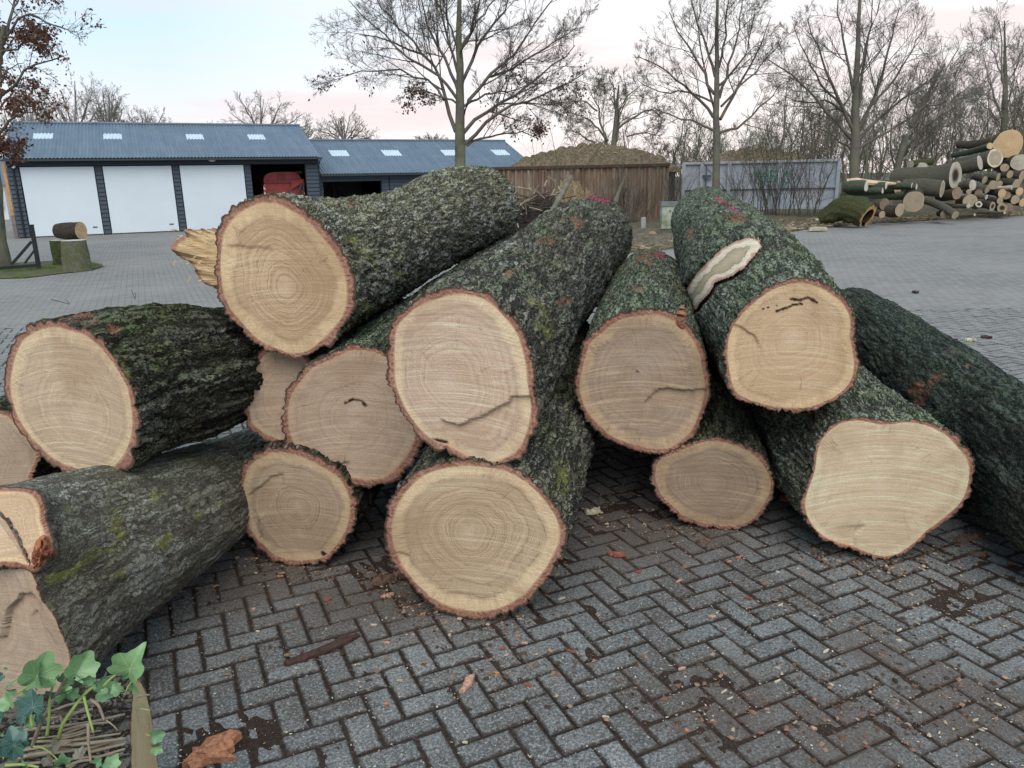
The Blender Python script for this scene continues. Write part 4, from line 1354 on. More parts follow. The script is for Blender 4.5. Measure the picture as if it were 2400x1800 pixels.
m.build('cross_beam', M_RED2, trl)
m = MB()
m.add([(x0t + w_ * .68, Y_T - .16, zm - .45), (x1t + .12, Y_T - .16, zm + .06), (x1t + .05, Y_T - .16, zm - .12), (x0t + w_ * .72, Y_T - .16, zm + .02),
       (x0t + w_ * .68, Y_T - .10, zm - .45), (x1t + .12, Y_T - .10, zm + .06), (x1t + .05, Y_T - .10, zm - .12), (x0t + w_ * .72, Y_T - .10, zm + .02)],
      [(0, 2, 1), (0, 1, 3), (4, 5, 6), (4, 7, 5), (0, 4, 6, 2), (2, 6, 5, 1), (1, 5, 7, 3), (3, 7, 4, 0)])
m.build('tailgate_flap', M_RED, trl)
for (a, b) in (((.98, -.15), (.70, -1.25)), ((1.04, -.1), (.92, -1.5)), ((.68, -.45), (.50, -1.2))):
    m = MB()
    m.bar((x0t + w_ * a[0], Y_T - .19, zm + a[1]), (x0t + w_ * b[0], Y_T - .19, zm + b[1]), .07, .09)
    m.build('strut', M_STEEL, trl)
m = MB()
m.box(x0t + w_ * .38, x0t + w_ * .55, Y_T - .05, Y_T - .004, zm + .1, zm + (zt - zm) * .8)
m.build('hatch', M_RED2, trl)
t = NT('red_white_marker')
z_ = t.xyz(t.pos())[2]
x_ = t.xyz(t.pos())[0]
c = t.ramp(t.math('FRACT', t.math('ADD', t.math('MULTIPLY', z_, 4.0), t.math('MULTIPLY', x_, 3.0))), [(.49, (0.7, 0.68, 0.65)), (.51, (0.5, 0.05, 0.04))])
M_STRIPE = t.done(c, .5)
for x in (x0t - .03, x1t + .05):
    m = MB()
    m.box(x - .04, x + .05, Y_T - .115, Y_T - .095, .7, zm - .18)
    m.build('warning_strip', M_STRIPE, trl)
for x in (x0t + .15, x1t - .15):
    m = MB()
    m.tube([(x - .12, Y_T + 1.2, .42), (x + .12, Y_T + 1.2, .42)], .42, 18)
    m.build('wheel', M_INNER, trl, True)
m = MB()
m.box(x0t + .1, x1t - .1, Y_T + .05, Y_T + 3.4, .55, .74)
m.build('chassis', M_STEEL, trl)

# lower shed behind
shed2 = thing('low_shed', 'lower dark boarded shed with long corrugated roof behind the bare oak', 'shed', (13, BY + .6, 0))
Y2 = BY + 0.3
e0 = YP(752, 408, Y2 - .35)
e1 = YP(1037, 403, Y2 - .35)
E2Z = (e0[2] + e1[2]) / 2
X2a, X2b = SX1 + .05, e1[0]
rg = YP(950, 330, Y2 + 4.6)
R2Z, R2Y = rg[2], Y2 + 4.6
X2c = YP(1182, 330, R2Y)[0]
slope = (R2Z - E2Z) / (R2Y - (Y2 - .35))
r2f = corrugated('roof', X2a, X2b + .1, Y2 - .35, E2Z, R2Y, R2Z, shed2, M_ROOF)
yl_ = Y2 - 2.0
corrugated('roof_extension', X2b + .1, X2c, yl_, E2Z - slope * (Y2 - .35 - yl_), R2Y, R2Z, shed2, M_ROOF)
corrugated('rear_roof', X2a, X2c, Y2 + 9.6, E2Z, R2Y, R2Z - .01, shed2, M_ROOF)
for cxp in (794, 917, 1055, 1172):
    t_ = .6
    yy = Y2 - .35 + (R2Y - Y2 + .35) * t_
    X = YP(cxp, 359, yy)[0]
    corrugated('skylight', X - .5, X + .5, Y2 - .35 + (R2Y - Y2 + .35) * .5, E2Z + (R2Z - E2Z) * .5, Y2 - .35 + (R2Y - Y2 + .35) * .68, E2Z + (R2Z - E2Z) * .68, r2f, M_LIGHTP, lift=.014, nseg=1)
m = MB()
m.tube([(X2a, R2Y, R2Z + .02), (X2c + .05, R2Y, R2Z + .02)], .07, 8)
m.build('ridge_cap', M_ROOF, shed2)
m = MB()
m.box(X2a, X2b + .12, Y2 - .46, Y2 - .34, E2Z - .12, E2Z - .04)
m.build('gutter', M_GUTTER, shed2)
b0, b1 = YP(757, 427, Y2)[0], YP(893, 425, Y2)[0]
bz = YP(820, 426, Y2)[2]
m = MB()
m.box(X2a, b0, Y2, Y2 + .2, 0, bz)
m.box(X2a, X2b, Y2, Y2 + .2, bz + .01, E2Z - .06)
m.box(b1, X2b, Y2, Y2 + .2, 0, bz)
m.box(X2b - .2, X2b, Y2 + .21, Y2 + 9.4, 0, E2Z - .06)
m.box(X2b + .1, X2c - .1, Y2 + .5, Y2 + .7, 0, E2Z - .3)
m.box(X2a, X2c, Y2 + 9.2, Y2 + 9.4, 0, E2Z)
m.build('wall', M_TRIM, shed2)
boards(shed2, X2a + .01, b0 - .03, .05, bz, Y2 - .005)
boards(shed2, b1 + .02, b1 + .42, .05, E2Z - .1, Y2 - .005)
boards(shed2, b1 + .50, X2b, .05, E2Z - .1, Y2 - .005)
boards(shed2, X2a + .01, b1, bz + .03, E2Z - .08, Y2 - .006)
m = MB()
m.box(b0 - .2, b1 + .2, Y2 + 5, Y2 + 5.1, 0, bz + .3)
m.build('inner_wall', M_INNER2, shed2)
m = MB()
m.box(b0 + 1.0, b0 + 1.18, Y2 + 2.4, Y2 + 2.6, 0, bz + .2)
m.bar((b0 + 1.2, Y2 + 2.5, bz - .1), (b0 + 2.2, Y2 + 2.5, bz - 1.2), .09)
m.bar((b1 - .1, Y2 + 2.5, bz - .6), (b1 - .8, Y2 + 2.5, bz - 1.3), .09)
m.build('inner_brace', M_INNER, shed2)
m = MB()
m.box(b0 - .1, b1 + .1, Y2 + 4.85, Y2 + 4.95, .9, 1.0)
m.build('inner_rail', M_CONC, shed2)
# white vehicle roof in that bay
cv = thing('white_car', 'white car roof showing in the open bay of the low shed', 'car', ((b0 + b1) / 2, Y2 + 1.6, 0))
cx0, cx1 = YP(783, 470, Y2 + 1.6)[0], YP(832, 470, Y2 + 1.6)[0]
ztop = YP(808, 464, Y2 + 1.6)[2]
xm, hw = (cx0 + cx1) / 2, max(.7, (cx1 - cx0) / 2)
m = MB()
pr = [(-1.25, .35), (-1.3, .62), (-1.22, .80), (-.92, ztop - .12), (-.7, ztop - .02), (0, ztop), (.7, ztop - .02), (.92, ztop - .12), (1.22, .80), (1.3, .62), (1.25, .35)]
v = [(xm + a * hw, Y2 + 1.4, z) for a, z in pr] + [(xm + a * hw, Y2 + 4.2, z) for a, z in pr]
n = len(pr)
m.add(v, [tuple(range(n)), tuple(range(n, 2 * n))[::-1]] + [(i, i + n, (i + 1) % n + n, (i + 1) % n) for i in range(n)])
m.build('body', M_WHITE, cv)
m = MB()
m.box(xm - hw * .85, xm + hw * .85, Y2 + 1.38, Y2 + 1.395, .9, ztop - .15)
m.build('rear_window', M_INNER, cv)
for sx in (-1, 1):
    m = MB()
    m.tube([(xm + sx * hw * 1.0 - .1, Y2 + 2.0, .32), (xm + sx * hw * 1.0 + .1, Y2 + 2.0, .32)], .32, 16)
    m.build('wheel', M_INNER, cv, True)

# far pale house wall at the left edge of the picture
hb = YP(-30, 470, 70)
m = MB()
m.box(hb[0] - 9, YP(14, 470, 70)[0], 70, 76, 0, YP(0, 433, 70)[2])
hs = thing('distant_house', 'pale distant house glimpsed at the left edge beyond the shed', 'house', (hb[0] - 4, 70, 0))
m.build('wall', M_WHITE, hs)
m = MB()
hz = YP(0, 433, 70)[2]
xa, xb = hb[0] - 9.3, YP(16, 470, 70)[0] + .3
m.add([(xa, 69.7, hz), (xb, 69.7, hz), (xb, 73, hz + 2.2), (xa, 73, hz + 2.2), (xa, 76.3, hz), (xb, 76.3, hz)], [(0, 1, 2, 3), (3, 2, 5, 4), (1, 5, 2), (0, 3, 4)])
m.build('roof', M_ROOF, hs)
m = MB()
m.box(hb[0] - 2, YP(10, 500, 69.9)[0], 69.8, 69.95, .8, 2.0)
m.build('window', M_INNER, hs)

# ------------------------------------------------------------------ containers and mounds
def rust_mat():
    t = NT('rusty_sheet')
    p = t.pos()
    n = t.noise(t.map(p, (6, 6, .5)), 1.0, 5, .7)
    c = t.ramp(n, [(0.3, (0.10, 0.065, 0.045)), (0.46, (0.20, 0.125, 0.085)), (0.58, (0.24, 0.195, 0.145)), (0.8, (0.15, 0.145, 0.115))])
    return t.done(c, .9, t.bump(n, .4, .02), .2)


def greymetal():
    t = NT('blue_grey_painted_steel')
    p = t.pos()
    n = t.noise(p, .9, 5, .65)
    c = t.mix(t.ramp(n, [(.3, 0), (.7, 1)]), (0.24, 0.262, 0.295), (0.35, 0.372, 0.40))
    c = t.mix(t.ramp(t.noise(t.map(p, (4, 4, .4)), 1., 4, .6), [(.55, 0), (.75, .6)]), c, (0.15, 0.13, 0.11))
    return t.done(c, .55, None, .4)


M_RUST, M_GREY = rust_mat(), greymetal()
LATE_CHIPS = []
rc = thing('rusty_container', 'rusty brown corrugated open container heaped with wood chips', 'container', gz(1390, 40))
a, b = W(1150, 393.5, 41), W(1566, 383, 40)
a[2] = b[2] = (a[2] + b[2]) / 2
RCZ = a[2]
u = nrm((b - a) * [1, 1, 0])
v_ = np.array([-u[1], u[0], 0])
Lc = np.linalg.norm((b - a)[:2])
nx = int(Lc / .32 * 4)
s = np.linspace(0, Lc, nx)
tri = np.array([0, 0, 1, 1])[np.arange(nx) % 4] * .09
V = []
for z in (0.05, RCZ - .12):
    V.append(a[None] * [1, 1, 0] + u[None] * s[:, None] + v_[None] * tri[:, None] + np.array([0, 0, z]))
me = mesh_np('side_wall', np.concatenate(V), grid_faces(2, nx, False), [M_RUST])
link('side_wall', me, rc)
m = MB()
m.obox(a * [1, 1, 0] + u * Lc / 2 + v_ * .05 + np.array([0, 0, RCZ - .05]), u, v_, (0, 0, 1), Lc / 2 + .1, .14, .07)
m.build('top_rail', simple_mat('dark_rusty_rail', (0.075, 0.045, 0.035), .85, .4, 3), rc)
m = MB()
for end in (a, b):
    m.obox(end * [1, 1, 0] + v_ * 1.25 + np.array([0, 0, RCZ / 2]), u, v_, (0, 0, 1), .06, 1.2, RCZ / 2 - .1)
m.obox(a * [1, 1, 0] + u * Lc / 2 + v_ * 2.5 + np.array([0, 0, RCZ / 2]), u, v_, (0, 0, 1), Lc / 2, .05, RCZ / 2 - .1)
m.build('end_wall', M_RUST, rc)
for k in range(5):
    m = MB()
    q = a * [1, 1, 0] + u * (Lc * (k + .5) / 5) - v_ * .06
    m.obox(q + np.array([0, 0, RCZ / 2 - .08]), u, v_, (0, 0, 1), .07, .04, RCZ / 2 - .1)
    m.build('post', M_RUST, rc)


def mound(name, label, cat, c, ax, rx, ry, h, seed, mat, base=0.0, n=70, jag=.12, flat=1.0):
    g = np.linspace(-1, 1, n)
    Xg, Yg = np.meshgrid(g, g, indexing='ij')
    r = np.hypot(Xg, Yg)
    hh = np.clip(1 - r, 0, 1) ** flat * (1 + .5 * (fbm(Xg * 2 + 9, Yg * 2 + 9, seed, 3) - .5)) * h
    hh += (fbm(Xg * 9 + 20, Yg * 9, seed + 3, 4) - .5) * jag * h * sstep(1.0, .8, r)
    hh = np.where(r >= 1, 0, np.maximum(hh, 0))
    ay = np.array([-ax[1], ax[0], 0])
    P = np.asarray(c)[None, None] + Xg[..., None] * np.asarray(ax) * rx + Yg[..., None] * ay * ry
    P[..., 2] = base + hh
    me = mesh_np(name, P.reshape(-1, 3), grid_faces(n, n, False), [mat], True)
    o = link(name, me)
    tag(o, label, cat)
    return o


def chips_mat(name, a, b, d, sc=7):
    t = NT(name)
    p = t.pos()
    v = t.voro(t.map(p, (1, 1, 1.3)), sc, 'F1', 1)
    n = t.noise(p, sc * 1.5, 5, .75)
    s = t.n('ShaderNodeSeparateColor')
    t.set(s.inputs[0], v)
    c = t.mix(s.outputs[0], a, b)
    c = t.mix(t.ramp(n, [(.35, .85), (.55, 0.)]), c, d)
    return t.done(c, .95, t.bump(n, 1.0, .12), .1)


M_CHIPS = chips_mat('wood_chips', (0.17, 0.125, 0.08), (0.30, 0.225, 0.145), (0.045, 0.035, 0.024))
M_SAND = chips_mat('tan_shavings', (0.36, 0.26, 0.15), (0.47, 0.35, 0.21), (0.2, 0.14, 0.08), 9)
M_LITTER = chips_mat('litter', (0.16, 0.13, 0.095), (0.30, 0.24, 0.17), (0.06, 0.05, 0.035), 10)
pc = W(1385, 392, 43.3)
mound('wood_chip_heap', 'brown wood chip heap rising above the rusty container', 'wood chips', pc, u, 5.0, 2.7, 1.55, 3, M_CHIPS, RCZ - .4, flat=.5, jag=.55)
pc = W(1775, 378, 50.2)
mound('wood_chip_heap', 'yellowish wood chip heap showing above the blue grey container', 'wood chips', pc, u, 3.4, 1.8, 1.35, 8, M_CHIPS, pc[2] - .45, flat=.5, jag=.55)
pc = W(1700, 380, 50.4)
mound('wood_chip_heap', 'low wood chip hump beside the tree trunk above the blue grey container', 'wood chips', pc, u, 2.0, 1.5, .95, 9, M_CHIPS, pc[2] - .4, flat=.8, jag=.35)

for hp, (hx_, hz_, hw_, hb_) in enumerate(((1385, 43.3, 4.3, RCZ - .05), (1775, 50.2, 2.8, W(1775, 378, 50.2)[2] - .15))):
    rs = R_(70 + hp)
    n = 1500
    c_ = W(hx_, 392, hz_)
    lx, ly = rs.uniform(-1, 1, n), rs.uniform(-1, 1, n)
    k_ = np.hypot(lx, ly) < .95
    lx, ly = lx[k_], ly[k_]
    n = len(lx)
    q = c_[None] * [1, 1, 0] + (lx * hw_)[:, None] * u + (ly * (2.3 if hp == 0 else 1.5))[:, None] * v_
    q[:, 2] = hb_ - .25 + 1.2 * np.clip(1 - np.hypot(lx, ly), 0, 1) ** .5 * (.85 + .3 * rs.rand(n))
    d = rs.normal(size=(n, 3)) * [1, 1, .5]
    d /= np.linalg.norm(d, axis=1)[:, None]
    ln = .04 + .14 * rs.rand(n) ** 2
    CHIPS_ = (np.stack([q - d * ln[:, None], q + d * ln[:, None]], 1), np.repeat((.012 + .02 * rs.rand(n))[:, None], 2, 1))
    LATE_CHIPS.append(CHIPS_)
gc = thing('grey_container', 'blue grey steel container with green lettering behind leafless shrubs', 'container', gz(1790, 47))
a, b = W(1603, 388, 48.2), W(1968, 367, 46.5)
GZ0 = (a[2] + b[2]) / 2
u = nrm((b - a) * [1, 1, 0])
v_ = np.array([-u[1], u[0], 0])
Lc = np.linalg.norm((b - a)[:2])
ag = a * [1, 1, 0]
m = MB()
m.obox(ag + u * Lc / 2 + v_ * 1.3 + np.array([0, 0, GZ0 / 2]), u, v_, (0, 0, 1), Lc / 2 - .03, 1.2, GZ0 / 2 - .12)
m.build('panel_wall', M_GREY, gc)
Z_ = np.array([0, 0, 1.])
for f_ in (0.0, .12, .3, .63, 1.0):
    m = MB()
    m.obox(ag + u * Lc * f_ + v_ * .04 + Z_ * GZ0 / 2, u, v_, Z_, .10, .10, GZ0 / 2 - .02)
    m.build('post', M_GREY, gc)
M_RAIL = simple_mat('pale_rail', (0.34, 0.35, 0.36), .6, .3, 2)
for z, hh in ((GZ0 - .03, .07), (GZ0 * .47, .07), (.12, .1)):
    m = MB()
    m.obox(ag + u * Lc / 2 + v_ * .05 + Z_ * z, u, v_, Z_, Lc / 2 + .04, .085, hh)
    m.build('top_rail' if z > GZ0 * .9 else 'side_rail', M_RAIL if z > GZ0 * .9 else M_GREY, gc)
m = MB()
m.obox(ag + u * Lc * .155 - v_ * .08 + Z_ * GZ0 * .72, u, v_, Z_, .28, .05, .07)
m.tube([ag + u * Lc * .15 - v_ * .09 + Z_ * .3, ag + u * Lc * .15 - v_ * .09 + Z_ * (GZ0 - .2)], .035, 6)
m.build('door_latch', M_STEEL, gc)
M_GREEN = simple_mat('green_lettering', (0.02, 0.30, 0.17), .6, .2, 4)


def text_obj(body, size, parent, origin, ax, name='lettering'):
    cu = bpy.data.curves.new('lettering_curve', 'FONT')
    cu.body = body
    cu.size = size
    cu.extrude = .004
    cu.align_x = 'CENTER'
    cu.resolution_u = 2
    to = bpy.data.objects.new('tmp_text', cu)
    COL.objects.link(to)
    dg = bpy.context.evaluated_depsgraph_get()
    me = bpy.data.meshes.new_from_object(to.evaluated_get(dg))
    bpy.data.objects.remove(to)
    ax = np.asarray(ax)
    nrm_ = np.array([ax[1], -ax[0], 0])
    mt = Matrix(((ax[0], 0, nrm_[0], origin[0]), (ax[1], 0, nrm_[1], origin[1]), (0, 1, 0, origin[2]), (0, 0, 0, 1)))
    me.transform(mt)
    me.materials.clear()
    me.materials.append(M_GREEN)
    return link(name, me, parent)


fx = .583
for txt, zc_, sz in (('LANDE W', .70, .50), ('TE EEN', .59, .50), ('10 25 30', .48, .50)):
    text_obj(txt, sz, gc, ag + u * Lc * fx + v_ * .075 + Z_ * GZ0 * zc_, u)
# dark slab between the containers: the gap's shade put into its colour
m = MB()
d0, d1 = W(1567, 395, 46), W(1601, 393, 46)
m.box(d0[0] - .1, d1[0] + .1, d0[1] + .5, d0[1] + 1, 0, d0[2] + .3)
gp = m.build('lean_to_shade', M_INNER)
tag(gp, 'dark slab as the shade under a small lean-to roof between the two containers', 'shelter')
m = MB()
m.obox(W(1584, 388, 46.5), u, v_, Z_, .5, .3, .05)
q = m.build('sheet_roof', M_RAIL, gp)

# electricity cabinet, socket box, post
cab = thing('meter_cabinet', 'pale green weathered utility cabinet with grey lid near the rusty container', 'cabinet', gz(1567, 32.5))
c0 = gz(1567, 32.5)
cu_ = nrm(RT * [1, 1, 0])
cv_ = np.array([-cu_[1], cu_[0], 0])
M_CAB = simple_mat('algae_stained_cabinet', (0.42, 0.46, 0.40), .7, .35, 2.0, c2=(0.16, 0.18, 0.09))
M_LID = simple_mat('grey_lid', (0.20, 0.22, 0.215), .7, .3, 3)
m = MB()
m.obox(c0 + Z_ * .5, cu_, cv_, Z_, .34, .2, .5)
m.build('body', M_CAB, cab)
m = MB()
m.obox(c0 + Z_ * 1.08, cu_, cv_, Z_, .38, .24, .085)
m.build('lid', M_LID, cab)
m = MB()
m.tube([c0 + Z_ * .8 - cv_ * .24, c0 + Z_ * .8 - cv_ * .19], .05, 10)
m.build('lock', M_RUST, cab)
sb = thing('socket_box', 'small grey socket box on a post beside the pale green cabinet', 'box', gz(1594, 33))
c0 = gz(1594, 33)
m = MB()
m.obox(c0 + Z_ * .95, cu_, cv_, Z_, .15, .08, .16)
m.build('body', M_RAIL, sb)
m = MB()
m.obox(c0 + Z_ * .40, cu_, cv_, Z_, .04, .04, .39)
m.build('post', M_STEEL, sb)
m = MB()
m.tube([c0 + Z_ * .95 - cv_ * .10, c0 + Z_ * .95 - cv_ * .081], .05, 10)
m.build('socket', M_INNER, sb)
c0 = gz(1507, 30)
m = MB()
m.obox(c0 + Z_ * .33, cu_, cv_, Z_, .085, .07, .33)
m.obox(c0 + Z_ * .67 + cu_ * .02, cu_, cv_, Z_, .06, .065, .012)
o = m.build('stone_post', M_CONC)
tag(o, 'short pale concrete marker post left of the utility cabinet', 'post')

# ------------------------------------------------------------------ trees
def tubes(P, R, sides):
    """P (n,k,3) R (n,k) -> verts, quads"""
    n, k, _ = P.shape
    T = np.gradient(P, axis=1)
    T /= np.linalg.norm(T, axis=2)[..., None] + 1e-9
    ref = np.where(np.abs(T[..., 2:3]) > .9, np.array([1., 0, 0]), np.array([0, 0, 1.]))
    U = np.cross(T, ref)
    U /= np.linalg.norm(U, axis=2)[..., None] + 1e-9
    V = np.cross(U, T)
    a = np.linspace(0, 2 * math.pi, sides, endpoint=False)
    v = P[:, :, None, :] + R[:, :, None, None] * (U[:, :, None, :] * np.cos(a)[None, None, :, None] + V[:, :, None, :] * np.sin(a)[None, None, :, None])
    i = np.arange(n)[:, None, None] * k * sides
    j = np.arange(k - 1)[None, :, None] * sides
    s = np.arange(sides)[None, None, :]
    s2 = (s + 1) % sides
    f = np.stack([i + j + s, i + j + s2, i + j + sides + s2, i + j + sides + s], -1).reshape(-1, 4)
    return v.reshape(-1, 3), f


def resample(pl, k):
    pl = np.asarray(pl, float)
    d = np.concatenate([[0], np.cumsum(np.linalg.norm(np.diff(pl, axis=0), axis=1))])
    t = np.linspace(0, d[-1], k)
    f = ringspline(pl, d) if len(pl) > 2 else None
    return f(t) if f else pl[0] + (pl[-1] - pl[0]) * (t / d[-1])[:, None]


def spawn(P, R, L, m, rs, lo=.2, hi=1.0, ang=(35, 60), lf=(.35, .6), k=5, up=.25, rf=.48, gn=.06, rmin=.004, droop=0.0):
    """m children on every branch of the batch"""
    n, kk, _ = P.shape
    t = lo + (hi - lo) * (np.arange(m)[None] + rs.rand(n, m)) / m
    x = t * (kk - 1)
    i0 = np.clip(np.floor(x).astype(int), 0, kk - 2)
    fr = (x - i0)[..., None]
    ar = np.arange(n)[:, None]
    B = P[ar, i0] * (1 - fr) + P[ar, i0 + 1] * fr
    D = P[ar, i0 + 1] - P[ar, i0]
    D /= np.linalg.norm(D, axis=2)[..., None] + 1e-9
    Rb = (R[ar, i0] * (1 - fr[..., 0]) + R[ar, i0 + 1] * fr[..., 0])
    rd = rs.normal(size=(n, m, 3))
    perp = rd - (rd * D).sum(-1)[..., None] * D
    perp[..., 2] += .15
    perp /= np.linalg.norm(perp, axis=2)[..., None] + 1e-9
    a = np.radians(ang[0] + (ang[1] - ang[0]) * rs.rand(n, m))[..., None]
    d = D * np.cos(a) + perp * np.sin(a)
    ln = L[:, None] * (lf[0] + (lf[1] - lf[0]) * rs.rand(n, m)) * (1.15 - .55 * t)
    st_ = ln / (k - 1)
    pts = [B]
    for q in range(k - 1):
        d = d + np.array([0, 0, up - droop * q]) * (.5 / (k - 1)) + rs.normal(size=d.shape) * gn
        d /= np.linalg.norm(d, axis=2)[..., None]
        pts.append(pts[-1] + d * st_[..., None])
    C = np.stack(pts, 2).reshape(n * m, k, 3)
    r0 = np.maximum(Rb * rf, rmin)[..., None] * np.linspace(1, .35, k)[None, None]
    return C, np.maximum(r0, rmin * .7).reshape(n * m, k), ln.reshape(-1)


def tree_bark(name, c, c2):
    t = NT(name)
    p = t.pos()
    n = t.noise(t.map(p, (1, 1, .3)), 14, 4, .65)
    k = t.mix(t.ramp(n, [(.3, 0), (.7, 1)]), tuple(x * .6 for x in c), c)
    k = t.mix(t.ramp(t.noise(p, 1.6, 4), [(.4, 0), (.65, 1)]), k, c2)
    return t.done(k, .92, t.bump(n, .6, .03), .15)


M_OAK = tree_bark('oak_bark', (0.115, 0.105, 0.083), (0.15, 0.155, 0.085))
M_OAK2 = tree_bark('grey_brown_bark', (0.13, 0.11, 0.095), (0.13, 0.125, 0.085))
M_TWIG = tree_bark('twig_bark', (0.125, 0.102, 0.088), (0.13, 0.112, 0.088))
M_FAR = tree_bark('far_twigs', (0.24, 0.205, 0.185), (0.22, 0.205, 0.17))  # paler than near bark: distance haze put into the colour
M_THICK = tree_bark('thicket_twigs', (0.19, 0.162, 0.128), (0.155, 0.15, 0.10))  # lightened as well, haze over the thicket put into the colour
t = NT('withered_oak_leaf')
p = t.pos()
M_LEAF = t.done(t.mix(t.noise(p, 9, 2), (0.055, 0.026, 0.018), (0.17, 0.08, 0.05)), .8, None, .2)


def leaf_quads(B, rs, size, n_each, spread):
    n = len(B)
    c = np.repeat(B, n_each, 0) + rs.normal(size=(n * n_each, 3)) * spread
    u = rs.normal(size=c.shape)
    u[:, 2] -= .5
    u /= np.linalg.norm(u, axis=1)[:, None]
    v = np.cross(u, rs.normal(size=c.shape))
    v /= np.linalg.norm(v, axis=1)[:, None]
    s = size * (.6 + .8 * rs.rand(len(c)))[:, None]
    w = np.cross(u, v)
    V = np.stack([c, c + u * s * .55 + v * s * .32, c + u * s * 1.1 + w * s * .15, c + u * s * .5 - v * s * .32 + w * s * .1], 1).reshape(-1, 3)
    return V, np.arange(len(V)).reshape(-1, 4)


def px_tree(name, label, z, trunk, trunk_r, limbs, seed, mats, levels, group=None, leaf=None, cat='tree', minr=.005, dz=1.2, gn=.07, up=.25, lf=(.35, .6), ang=(35, 60), lo=.22):
    """tree described by its limbs as seen (pixel paths at distance z), grown further in 3-D"""
    rs = R_(seed)
    tp = np.array([W(a, b, z) for a, b in trunk])
    root = thing(name, label, cat, (tp[0][0], tp[0][1], 0), group)
    tp[0][2] = min(tp[0][2], 0)
    TP = resample(tp, 16)
    tr = np.interp(np.linspace(0, 1, 16), np.linspace(0, 1, len(trunk_r)), trunk_r) * z / FPX
    TP[1:] += rs.normal(size=TP[1:].shape) * tr[1:, None] * .10
    Vt, Ft = tubes(TP[None], tr[None], 12)
    me = mesh_np('trunk', Vt, Ft, [mats[0]], True)
    link('trunk', me, root)
    Ps, Rs, Ls = [], [], []
    for lp, r0 in limbs:
        sgn = rs.uniform(-1, 1) * dz
        n = len(lp)
        pts = np.array([W(a, b, z + sgn * (i / max(1, n - 1)) ** 1.2 * 1.6) for i, (a, b) in enumerate(lp)])
        p = resample(pts, 10)
        p[1:] += rs.normal(size=p[1:].shape) * .04
        Ps.append(p)
        Rs.append(np.linspace(1, .22, 10) * r0 * .78 * z / FPX)
        Ls.append(np.linalg.norm(np.diff(p, axis=0), axis=1).sum())
    P, R, L = np.array(Ps), np.array(Rs), np.array(Ls)
    Vs, Fs, off = [], [], 0
    P0 = TP[None, 6:]
    allB = []

    def put(P, R, s):
        nonlocal off
        v, f = tubes(P, R, s)
        Vs.append(v)
        Fs.append(f + off)
        off += len(v)
    put(P, R, 7)
    for li, (m, k, s) in enumerate(levels):
        P, R, L = spawn(P, R, L, m, rs, k=k, gn=gn, up=up, rmin=minr, lf=lf, ang=ang, lo=lo)
        put(P, R, s)
        allB.append(P)
    me = mesh_np('branches', np.concatenate(Vs), np.concatenate(Fs), [mats[1]], True)
    link('branches', me, root)
    if leaf:
        last = allB[-1].reshape(-1, 3) if leaf.get('all') else allB[-1][:, 1:].reshape(-1, 3)
        qx, qy, qz = proj(last)
        d = leaf['density'](qx, qy, rs)
        B = last[rs.rand(len(last)) < d]
        V, F = leaf_quads(B, rs, leaf['size'], leaf['n'], leaf['spread'])
        o = link('foliage', mesh_np('foliage', V, F, [M_LEAF]), root)
        o['kind'] = 'stuff'
    return root


def fan(x0, y0, x1, y1, b=.2, n=4):
    """curved limb path from a to b, bending upwards"""
    return [(x0 + (x1 - x0) * (t + b * (1 - t) * t), y0 + (y1 - y0) * (t - b * (1 - t) * t)) for t in np.linspace(0, 1, n)]


oak_limbs = [
    ([(1068, 308), (1048, 253), (1045, 217), (1027, 181), (1009, 145), (983, 123), (925, 105), (840, 85)], 6.5),
    ([(1040, 235), (1010, 190), (960, 172), (900, 168), (840, 170), (785, 182)], 4),
    ([(1078, 225), (1055, 170), (1030, 110), (1000, 50), (975, -30)], 6),
    ([(1086, 312), (1130, 268), (1165, 245), (1230, 205), (1290, 160), (1350, 110)], 6),
    ([(1090, 338), (1112, 318), (1140, 285), (1185, 255), (1245, 235), (1310, 205), (1370, 170)], 6),
    ([(1094, 342), (1118, 324), (1160, 316), (1215, 310), (1265, 322)], 4),
    ([(1084, 275), (1105, 220), (1150, 180), (1200, 130), (1250, 60), (1305, -10)], 6),
    ([(1082, 205), (1110, 130), (1150, 70), (1190, 5), (1225, -70)], 6),
    ([(1077, 185), (1060, 120), (1040, 40), (1028, -70)], 5),
    ([(1080, 150), (1100, 80), (1120, 0), (1132, -90)], 5),
    ([(1074, 235), (1020, 175), (950, 130), (880, 60), (815, 0)], 5),
    ([(1074, 245), (1035, 225), (985, 215), (950, 212)], 3.5),
    ([(1086, 250), (1130, 222), (1190, 212), (1250, 200)], 4),
    ([(1076, 120), (1050, 50), (1000, -30)], 4),
    ([(1082, 110), (1130, 40), (1190, -60)], 4),
    ([(1009, 145), (960, 90), (900, 20), (860, -50)], 4),
    ([(1165, 245), (1230, 240), (1290, 245), (1340, 240)], 3),
    ([(1150, 180), (1220, 150), (1300, 95), (1370, 60)], 4),
]


def oak_leaf(qx, qy, rs):
    low = np.clip((qy - 90) / 170., 0, 1)
    n = fbm(qx / 60., qy / 45., 5, 3)
    return np.clip((n - .47) * 5, 0, 1) * low * .13 + .012 * low


px_tree('oak_tree', 'bare oak with some withered leaves standing behind the logs at centre', 25,
        [(1083, 610), (1081, 430), (1078, 350), (1077, 300), (1078, 230), (1077, 150), (1076, 60), (1079, -40), (1080, -150)], [20, 15, 13, 12.5, 11, 9, 7.5, 5.5, 3.5, 2.5],
        oak_limbs, 4, (M_OAK, M_TWIG), [(11, 6, 4), (9, 4, 3), (15, 2, 3)], leaf=dict(size=.09, n=3, spread=.10, density=oak_leaf), minr=.0042, lf=(.28, .5), up=.3)

